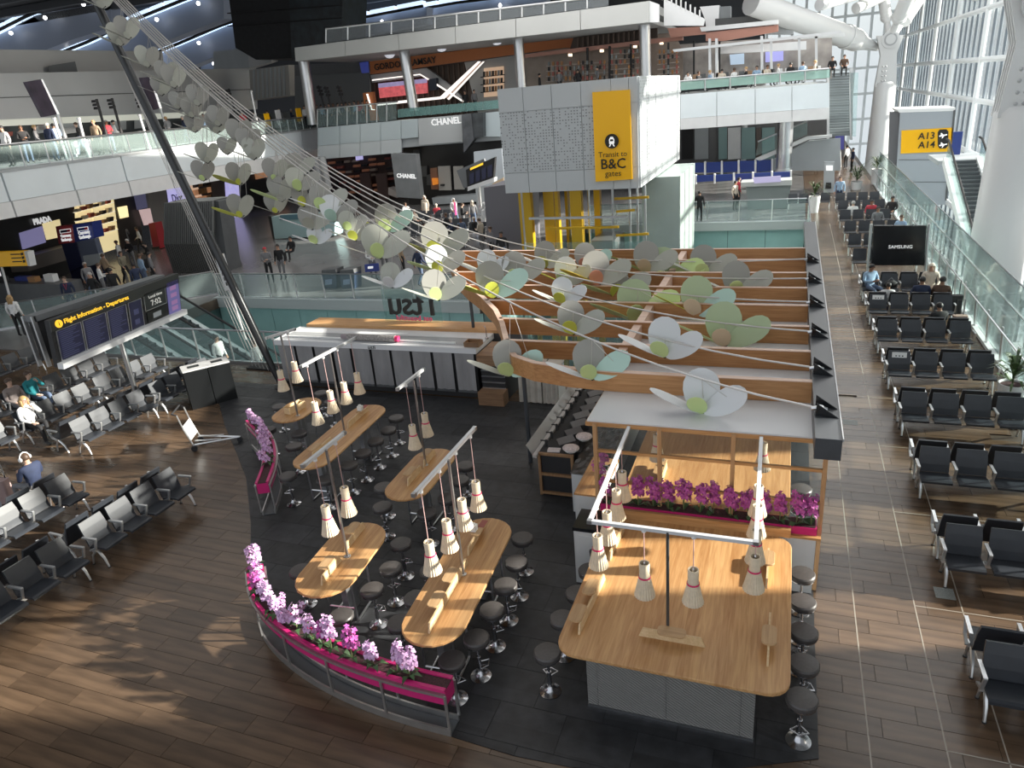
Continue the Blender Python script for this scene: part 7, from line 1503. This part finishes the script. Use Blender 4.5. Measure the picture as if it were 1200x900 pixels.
def hair_mesh(H, long):
    key = (tuple(H), long)
    if key in HC: return HC[key]
    b = MB(); n, m = 14, 7; V = []; F = []
    for i in range(m + 1):
        th = PI * .5 - (PI * .62) * i / m
        for j in range(n):
            a = 2 * PI * j / n; fr = max(0, -math.sin(a)); t2 = th if th > .35 else th + fr * (.35 - th) * .95
            V.append((H.x + .094 * math.cos(t2) * math.cos(a), H.y + .012 + .112 * math.cos(t2) * math.sin(a), H.z + .015 + .105 * math.sin(t2)))
    for i in range(m):
        for j in range(n): F.append((i * n + j, (i + 1) * n + j, (i + 1) * n + (j + 1) % n, i * n + (j + 1) % n))
    b.add(V, F)
    if long: b.plate([H + Vector(p) for p in ((-.085, .07, .03), (.085, .07, .03), (.10, .10, -.25), (-.10, .10, -.25))], .06, nrm=(0, 1, 0)); b.box(H.x - .1, H.x - .075, H.y - .03, H.y + .09, H.z - .2, H.z + .02); b.box(H.x + .075, H.x + .1, H.y - .03, H.y + .09, H.z - .2, H.z + .02)
    me = bpy.data.meshes.new('hair'); me.from_pydata(b.v, [], b.f); me.polygons.foreach_set('use_smooth', [True] * len(me.polygons)); me.materials.append(HAIRM['black']); HC[key] = me; return me
def person(pose, loc, rz, top, bot, hair, label, long=False, sk=0, scale=1.0, extra=None, hat=None):
    me, H = pose; o = bpy.data.objects.new('person', me); C.objects.link(o); o.location = loc; o.rotation_euler = (0, 0, rz); o.scale = (scale,) * 3; tag(o, label, 'person')
    for i, m in enumerate((SKIN[sk], CLO[top], CLO[bot], SHOE, EYEM, MOUTH)): o.material_slots[i].link = 'OBJECT'; o.material_slots[i].material = m
    h = bpy.data.objects.new('hair' if hair not in ('white', 'cream', 'red', 'pinkw') else ('headscarf' if hair != 'red' else 'cap'), hair_mesh(H, long)); C.objects.link(h); h.parent = o; h.material_slots[0].link = 'OBJECT'; h.material_slots[0].material = HAIRM[hair]
    if extra == 'pack': b = MB(); z = H.z - .42; b.box(-.15, .15, .12, .27, z - .22, z + .22); b.box(-.11, .11, .27, .31, z - .16, z + .05); b.build('backpack', CLO['black'], o)
    if extra == 'vest': b = MB(); z = H.z; b.tube([(-.06, -.11, z - .2), (0, -.13, z - .45), (.06, -.11, z - .2)], .012, 5); b.build('lanyard', CLO['red'], o)
    if extra == 'robe': b = MB(); b.lathe([(.19, H.z - .35), (.22, H.z - .7), (.27, .06), (.1, .05)], (0, 0, 0), 14); b.build('robe', CLO[top], o, True)
    if extra == 'scarf': b = MB(); b.box(-.06, .06, -.19, -.15, H.z - .95, H.z - .15); b.build('scarf', CLO['pink'], o)
    if extra == 'phones': b = MB(); b.tube([H + Vector((.1 * math.cos(t), .02, .02 + .115 * math.sin(t))) for t in [PI * i / 8 for i in range(9)]], .012, 6); b.tube([H + Vector((-.12, .02, .0)), H + Vector((-.085, .02, 0))], .045, 10); b.tube([H + Vector((.085, .02, 0)), H + Vector((.12, .02, .0))], .045, 10); b.build('headphones', WHITE, o, True)
    return o
def stand(u, v, rz, top, bot, hair, label, z=0.0, pose=None, **k):
    p = at(u, v, z=z + 1.62); return person(pose or STAND, (p.x, p.y, z + .002), rz, top, bot, hair, label, **k)
def sit(u, v, rz, top, bot, hair, label, z=0.0, pose=None, **k):
    p = at(u, v, z=z + 1.19); return person(pose or SIT, (p.x, p.y, z - .03), rz, top, bot, hair, label, **k)
# left benches
person(SITX, (-18.05, 11.24, -.03), PI / 2, 'white', 'black', 'blonde', 'person with long blonde hair, white top and dark jacket, seated on the left benches', long=True, sk=2)
person(SITX, (-19.93, 12.78, -.03), PI / 2 + .1, 'teal', 'denim', 'brown', 'person in a teal jumper and jeans, seated on the fifth left bench', sk=2)
person(SIT, (-19.93, 12.2, -.03), PI / 2, 'plaid', 'grey', 'brown', 'person in a plaid grey shirt at the left edge, seated beside the teal jumper', sk=2)
person(SITL, (-14.75, 8.75, -.03), -PI / 2, 'navy', 'grey', 'brown', 'person in navy with white headphones, seated with back to the cafe', sk=0, extra='phones')
def case(x, y, rz, m, label, h=.55, sz=(.36, .22), handle=True):
    t = T('suitcase', label, 'suitcase', (x, y, .0), rz); b = MB(); b.prism(rrect(-sz[0] / 2, sz[0] / 2, -sz[1] / 2, sz[1] / 2, .05), .05, .05 + h); b.build('shell', m, t)
    for sx in (-1, 1):
        for sy in (-1, 1): b = MB(); b.ball((sx * sz[0] * .38, sy * sz[1] * .3, .028), .028, n=6, m=4); b.build('wheel', BLACKM, t)
    if handle: b = MB(); b.tube([(-.1, sz[1] * .35, .05 + h), (-.1, sz[1] * .35, h + .48), (.1, sz[1] * .35, h + .48), (.1, sz[1] * .35, .05 + h)], .012, 6); b.build('handle', BLACKM, t)
    return t
case(-15.6, 8.6, .3, mat('case_rose', (.35, .25, .24), .4), 'small rose suitcase with raised handle in front of the headphone wearer')
# right benches
case(4.75, 22.45, .1, mat('case_taupe', (.30, .22, .18), .4), 'taupe cabin suitcase with raised handle beside the right balustrade', .5)
case(4.92, 24.15, .1, BLACKM, 'black suitcase standing behind the right-hand bench end', .62)
RY = lambda k: 7.68 + 2.57 * k
person(SITL, (2.72, RY(7) + .04, -.03), .5, 'blue', 'denim', 'black', 'person in a pale blue shirt leaning at the aisle end of a right bench', sk=1)
person(SIT, (3.05, RY(6) + 1.0, -.03), PI, 'white', 'navy', 'black', 'dark-haired child in black and white, seated back to the camera', sk=1, scale=.85)
person(SIT, (4.45, RY(7) + .04, -.03), .0, 'cream', 'cream', 'cream', 'person in cream robe and headscarf facing the camera on a right bench', sk=0, long=True)
person(SIT, (3.95, RY(6) + 1.0, -.03), PI, 'navy', 'black', 'black', 'dark-haired person in navy seated opposite the cream robe', sk=1)
person(SIT, (4.5, RY(6) + 1.0, -.03), PI - .2, 'brown', 'black', 'black', 'dark-haired person in brown seated at the balustrade end', sk=1)
person(SITL, (4.02, RY(5) + 1.0, -.03), PI + .3, 'black', 'black', 'black', 'person in black resting low on a bench behind the fifth right row', sk=1, scale=.95)
t = T('shoulder_bag', 'dark bulky bag lying on a right bench between two people', 'bag', (3.32, RY(7) + .05, .44)); b = MB(); b.ball((0, 0, .14), .22, .14, .14, 10, 6); b.build('body', CLO['black'], t, True); b = MB(); b.tube([(-.1, 0, .25), (0, 0, .36), (.1, 0, .25)], .012, 6); b.build('strap', CLO['grey'], t)
sit(1000, 237, PI, 'white', 'grey', 'grey', 'white-haired person seated far along the right benches', sk=2)
sit(1022, 236, 0, 'red', 'black', 'black', 'person in dark red seated far along the right benches', sk=1)
sit(1030, 244, .3, 'grey', 'denim', 'black', 'person in grey seated beside the red top, far right benches', sk=1)
sit(1046, 232, -.4, 'black', 'black', 'black', 'person in black seated near the far glass balustrade', sk=1)
sit(1056, 254, -.6, 'blue', 'grey', 'brown', 'person in pale blue seated by the glass behind the black screen')
stand(985, 209, 0, 'blue', 'navy', 'brown', 'person in a blue patterned shirt standing by the farthest benches')
for k, (u, v, c) in enumerate(((959, 176, 'white'), (965, 172, 'grey'), (971, 176, 'black'), (976, 171, 'tan'), (993, 172, 'white'), (1000, 175, 'navy'))): stand(u, v, k, c, 'black', 'black', 'person in %s in the small crowd near the far stairs, %s from the left' % (c, ORD[k]))
for k, (u, v, c) in enumerate(((976, 68, 'black'), (990, 66, 'brown'))): q = at(u, v, y=55); person(SIT, (q.x, q.y, q.z - 1.19), 0, c, 'black', 'black', 'person in %s seated at the top of the far stairs' % c)
# left concourse
stand(75, 327, .6, 'navy', 'navy', 'brown', 'person in navy uniform with red lanyard beside the left barrier', extra='vest', sk=2)
stand(11, 349, PI + .4, 'white', 'black', 'blonde', 'person with long fair hair and pale top at the far left edge', long=True, sk=2)
stand(24, 281, PI, 'navy', 'black', 'brown', 'person in dark navy leaning at the currency desk')
for k, a in enumerate([(105, 322, 'black', 'grey', 'person in a dark suit and pale hair beside the flight board'), (99, 310, 'grey', 'grey', 'grey-haired person in a grey jacket behind the flight board'), (114, 311, 'white', 'brown', 'person in a white shirt looking down behind the flight board'), (129, 317, 'black', 'black', 'person in a black jacket with a bag behind the flight board'), (136, 284, 'white', 'brown', 'person in a white shirt and dark waistcoat by the bag shop'), (149, 282, 'black', 'white', 'person in dark clothes and a white cap by the bag shop'), (141, 297, 'khaki', 'brown', 'person in khaki among the left concourse crowd'), (163, 300, 'blue', 'brown', 'person in a pale blue shirt near the ribbed block'), (144, 266, 'grey', 'brown', 'person in grey walking by the lit poster'), (160, 268, 'white', 'brown', 'person in white carrying a dark bag near the red stand'), (152, 258, 'black', 'black', 'person in black beneath the left gallery'), (178, 255, 'cream', 'brown', 'person in cream beside the red stand'), (120, 300, 'tan', 'brown', 'person in tan with a suitcase on the left concourse'), (156, 311, 'navy', 'black', 'person in navy bending over near the flight board'), (170, 286, 'black', 'black', 'person in black left of the ribbed block')]):
    stand(a[0], a[1], 1.3 * k, a[2], ['black', 'denim', 'grey'][k % 3], a[3], a[4], pose=[WALK, STAND, LOOK][k % 3], sk=k % 3)
stand(174, 298, 2.4, 'grey', 'black', 'black', 'person with a black backpack left of the ribbed block', extra='pack')
stand(310, 292, .5, 'grey', 'black', 'red', 'person in a red cap and grey jacket on the concourse', pose=LOOK)
stand(325, 289, .2, 'black', 'grey', 'black', 'person in black with grey trousers beside the red cap')
sit(339, 279, .0, 'black', 'black', 'black', 'person in black seated at the teal glass desk')
for k, (u, v, yy) in enumerate(((253, 396, 18.9), (297, 402, 19.1))): q = at(u, v, y=yy); person(STAND, (q.x, q.y, q.z - 1.62), [PI / 2, -PI / 2][k], 'white', 'black', ['black', 'brown'][k], ['person in white with a pack strap riding the near escalator', 'person with a white top lower down the near escalator'][k], extra='pack' if k == 0 else None)
# centre concourse
for k, a in enumerate([(497, 231, 'cream', 'cream', 'robe', 'person in a beige patterned robe before the black shop bay'), (531, 234, 'white', 'white', 'scarf', 'person in a white headscarf with a long pink scarf'), (541, 240, 'black', 'brown', None, 'person in black beside the pink scarf'), (567, 239, 'white', 'white', 'robe', 'person in a long white robe left of the lift shaft'), (553, 237, 'grey', 'cream', None, 'person in pale grey reaching out left of the lift shaft'), (562, 258, 'cream', 'brown', None, 'person in cream below the white robe, left of the lift shaft'), (574, 268, 'grey', 'brown', None, 'person in grey by the grey-violet wall'), (587, 274, 'black', 'black', None, 'person in a black hat by the grey-violet wall'), (433, 288, 'white', 'black', None, 'person in white standing near the blue notice'), (468, 284, 'tan', 'brown', None, 'person in tan and black behind the butterflies'), (489, 292, 'navy', 'brown', None, 'person in navy and pale jeans behind the butterflies'), (447, 281, 'black', 'black', None, 'person in black walking behind the butterflies')]):
    stand(a[0], a[1], .9 * k, a[2], ['black', 'denim', 'grey'][k % 3], a[3], a[5], pose=[STAND, WALK, LOOK][k % 3], extra=a[4], long=a[3] in ('white', 'cream'), sk=k % 3)
for k, (u, v) in enumerate(((466, 246), (470, 262), (486, 252), (500, 266), (508, 248), (525, 272), (528, 258), (548, 262))):
    p = at(u, v, z=.8); bench(p.x - 1.1, p.y - .3, 0 if k % 2 else .1, 'black bench in the crowded centre concourse, %s from the left' % ORD[k])
for k, a in enumerate(sorted([(475, 239, 'white'), (486, 247, 'cream'), (511, 240, 'red'), (505, 253, 'white'), (521, 251, 'black'), (527, 257, 'navy'), (540, 257, 'denim'), (556, 256, 'black'), (468, 249, 'black'), (515, 263, 'grey'), (536, 265, 'black'), (497, 262, 'black')])):
    sit(a[0], a[1], .7 * k, a[2], 'black', ['black', 'brown', 'cream'][k % 3], 'person in %s seated in the centre concourse crowd, %s sitter from the left' % (a[2], ORD[k]), sk=k % 3)
for k, (u, v, c) in enumerate(((796, 217, 'pink'), (862, 214, 'cream'), (866, 210, 'red'), (820, 226, 'black'))): stand(u, v, k, c, 'black', 'black', 'person in %s among the blue partitions of the far lobby' % c)
# galleries
def gperson(k, u, v, o, c, lab):
    P = M0 + MN * o; q = atp(u, v, P, MN); person([STAND, LOOK, WALK][k % 3], (q.x, q.y, MZ + .0), k * 1.1, c, ['black', 'denim'][k % 2], ['black', 'brown', 'blonde', 'grey'][k % 4], lab, sk=k % 3)
CC = ['white', 'black', 'grey', 'navy', 'blue', 'black', 'tan', 'red']
for k, (u, v) in enumerate(((4, 158), (26, 157), (42, 156), (57, 154), (64, 153), (90, 150), (110, 147), (124, 144), (132, 142), (180, 146), (196, 145), (214, 139), (238, 136), (250, 130), (263, 131), (283, 131), (297, 127), (312, 128), (326, 126), (340, 126))): gperson(k, u, v, 2.0 + (k % 3), CC[k % 8], 'person in %s behind the left gallery glass, %s from the left' % (CC[k % 8], (ORD + ['seventeenth', 'eighteenth', 'nineteenth', 'twentieth'])[k]))
for k in range(16):
    u = 356 + 4.9 * k; v = 124 - .42 * k + (k * 5 % 4); q = at(u, v, y=52 + k % 3); person([STAND, LOOK][k % 2], (q.x, q.y, 6.38), k, CC[(k * 3) % 8], 'black', ['black', 'brown'][k % 2], 'person in %s in the crowd on the centre gallery, %s from the left' % (CC[(k * 3) % 8], ORD[k]), sk=k % 3)
for k in range(12):
    u = 806 + 13.4 * k; v = 91 - .95 * k + (k % 2) * 2; q = at(u, v, y=52.5); person(SIT, (q.x, q.y, 6.62 if q.z < 7.8 else q.z - 1.19), k, ['white', 'black', 'blue', 'cream'][k % 4], 'black', ['black', 'brown', 'blonde'][k % 3], 'diner in %s behind the right gallery glass, %s from the left' % (['white', 'black', 'blue', 'cream'][k % 4], ORD[k]), sk=k % 3)
for k, (u, v) in enumerate(((545, 112), (556, 114), (632, 88), (655, 84), (677, 83), (700, 80))): q = at(u, v, y=54); person(STAND, (q.x, q.y, 6.4 if k < 2 else q.z - 1.62), k, ['black', 'grey'][k % 2], 'black', 'black', 'person in %s in the restaurant under the deck, %s from the left' % (['black', 'grey'][k % 2], ORD[k]))
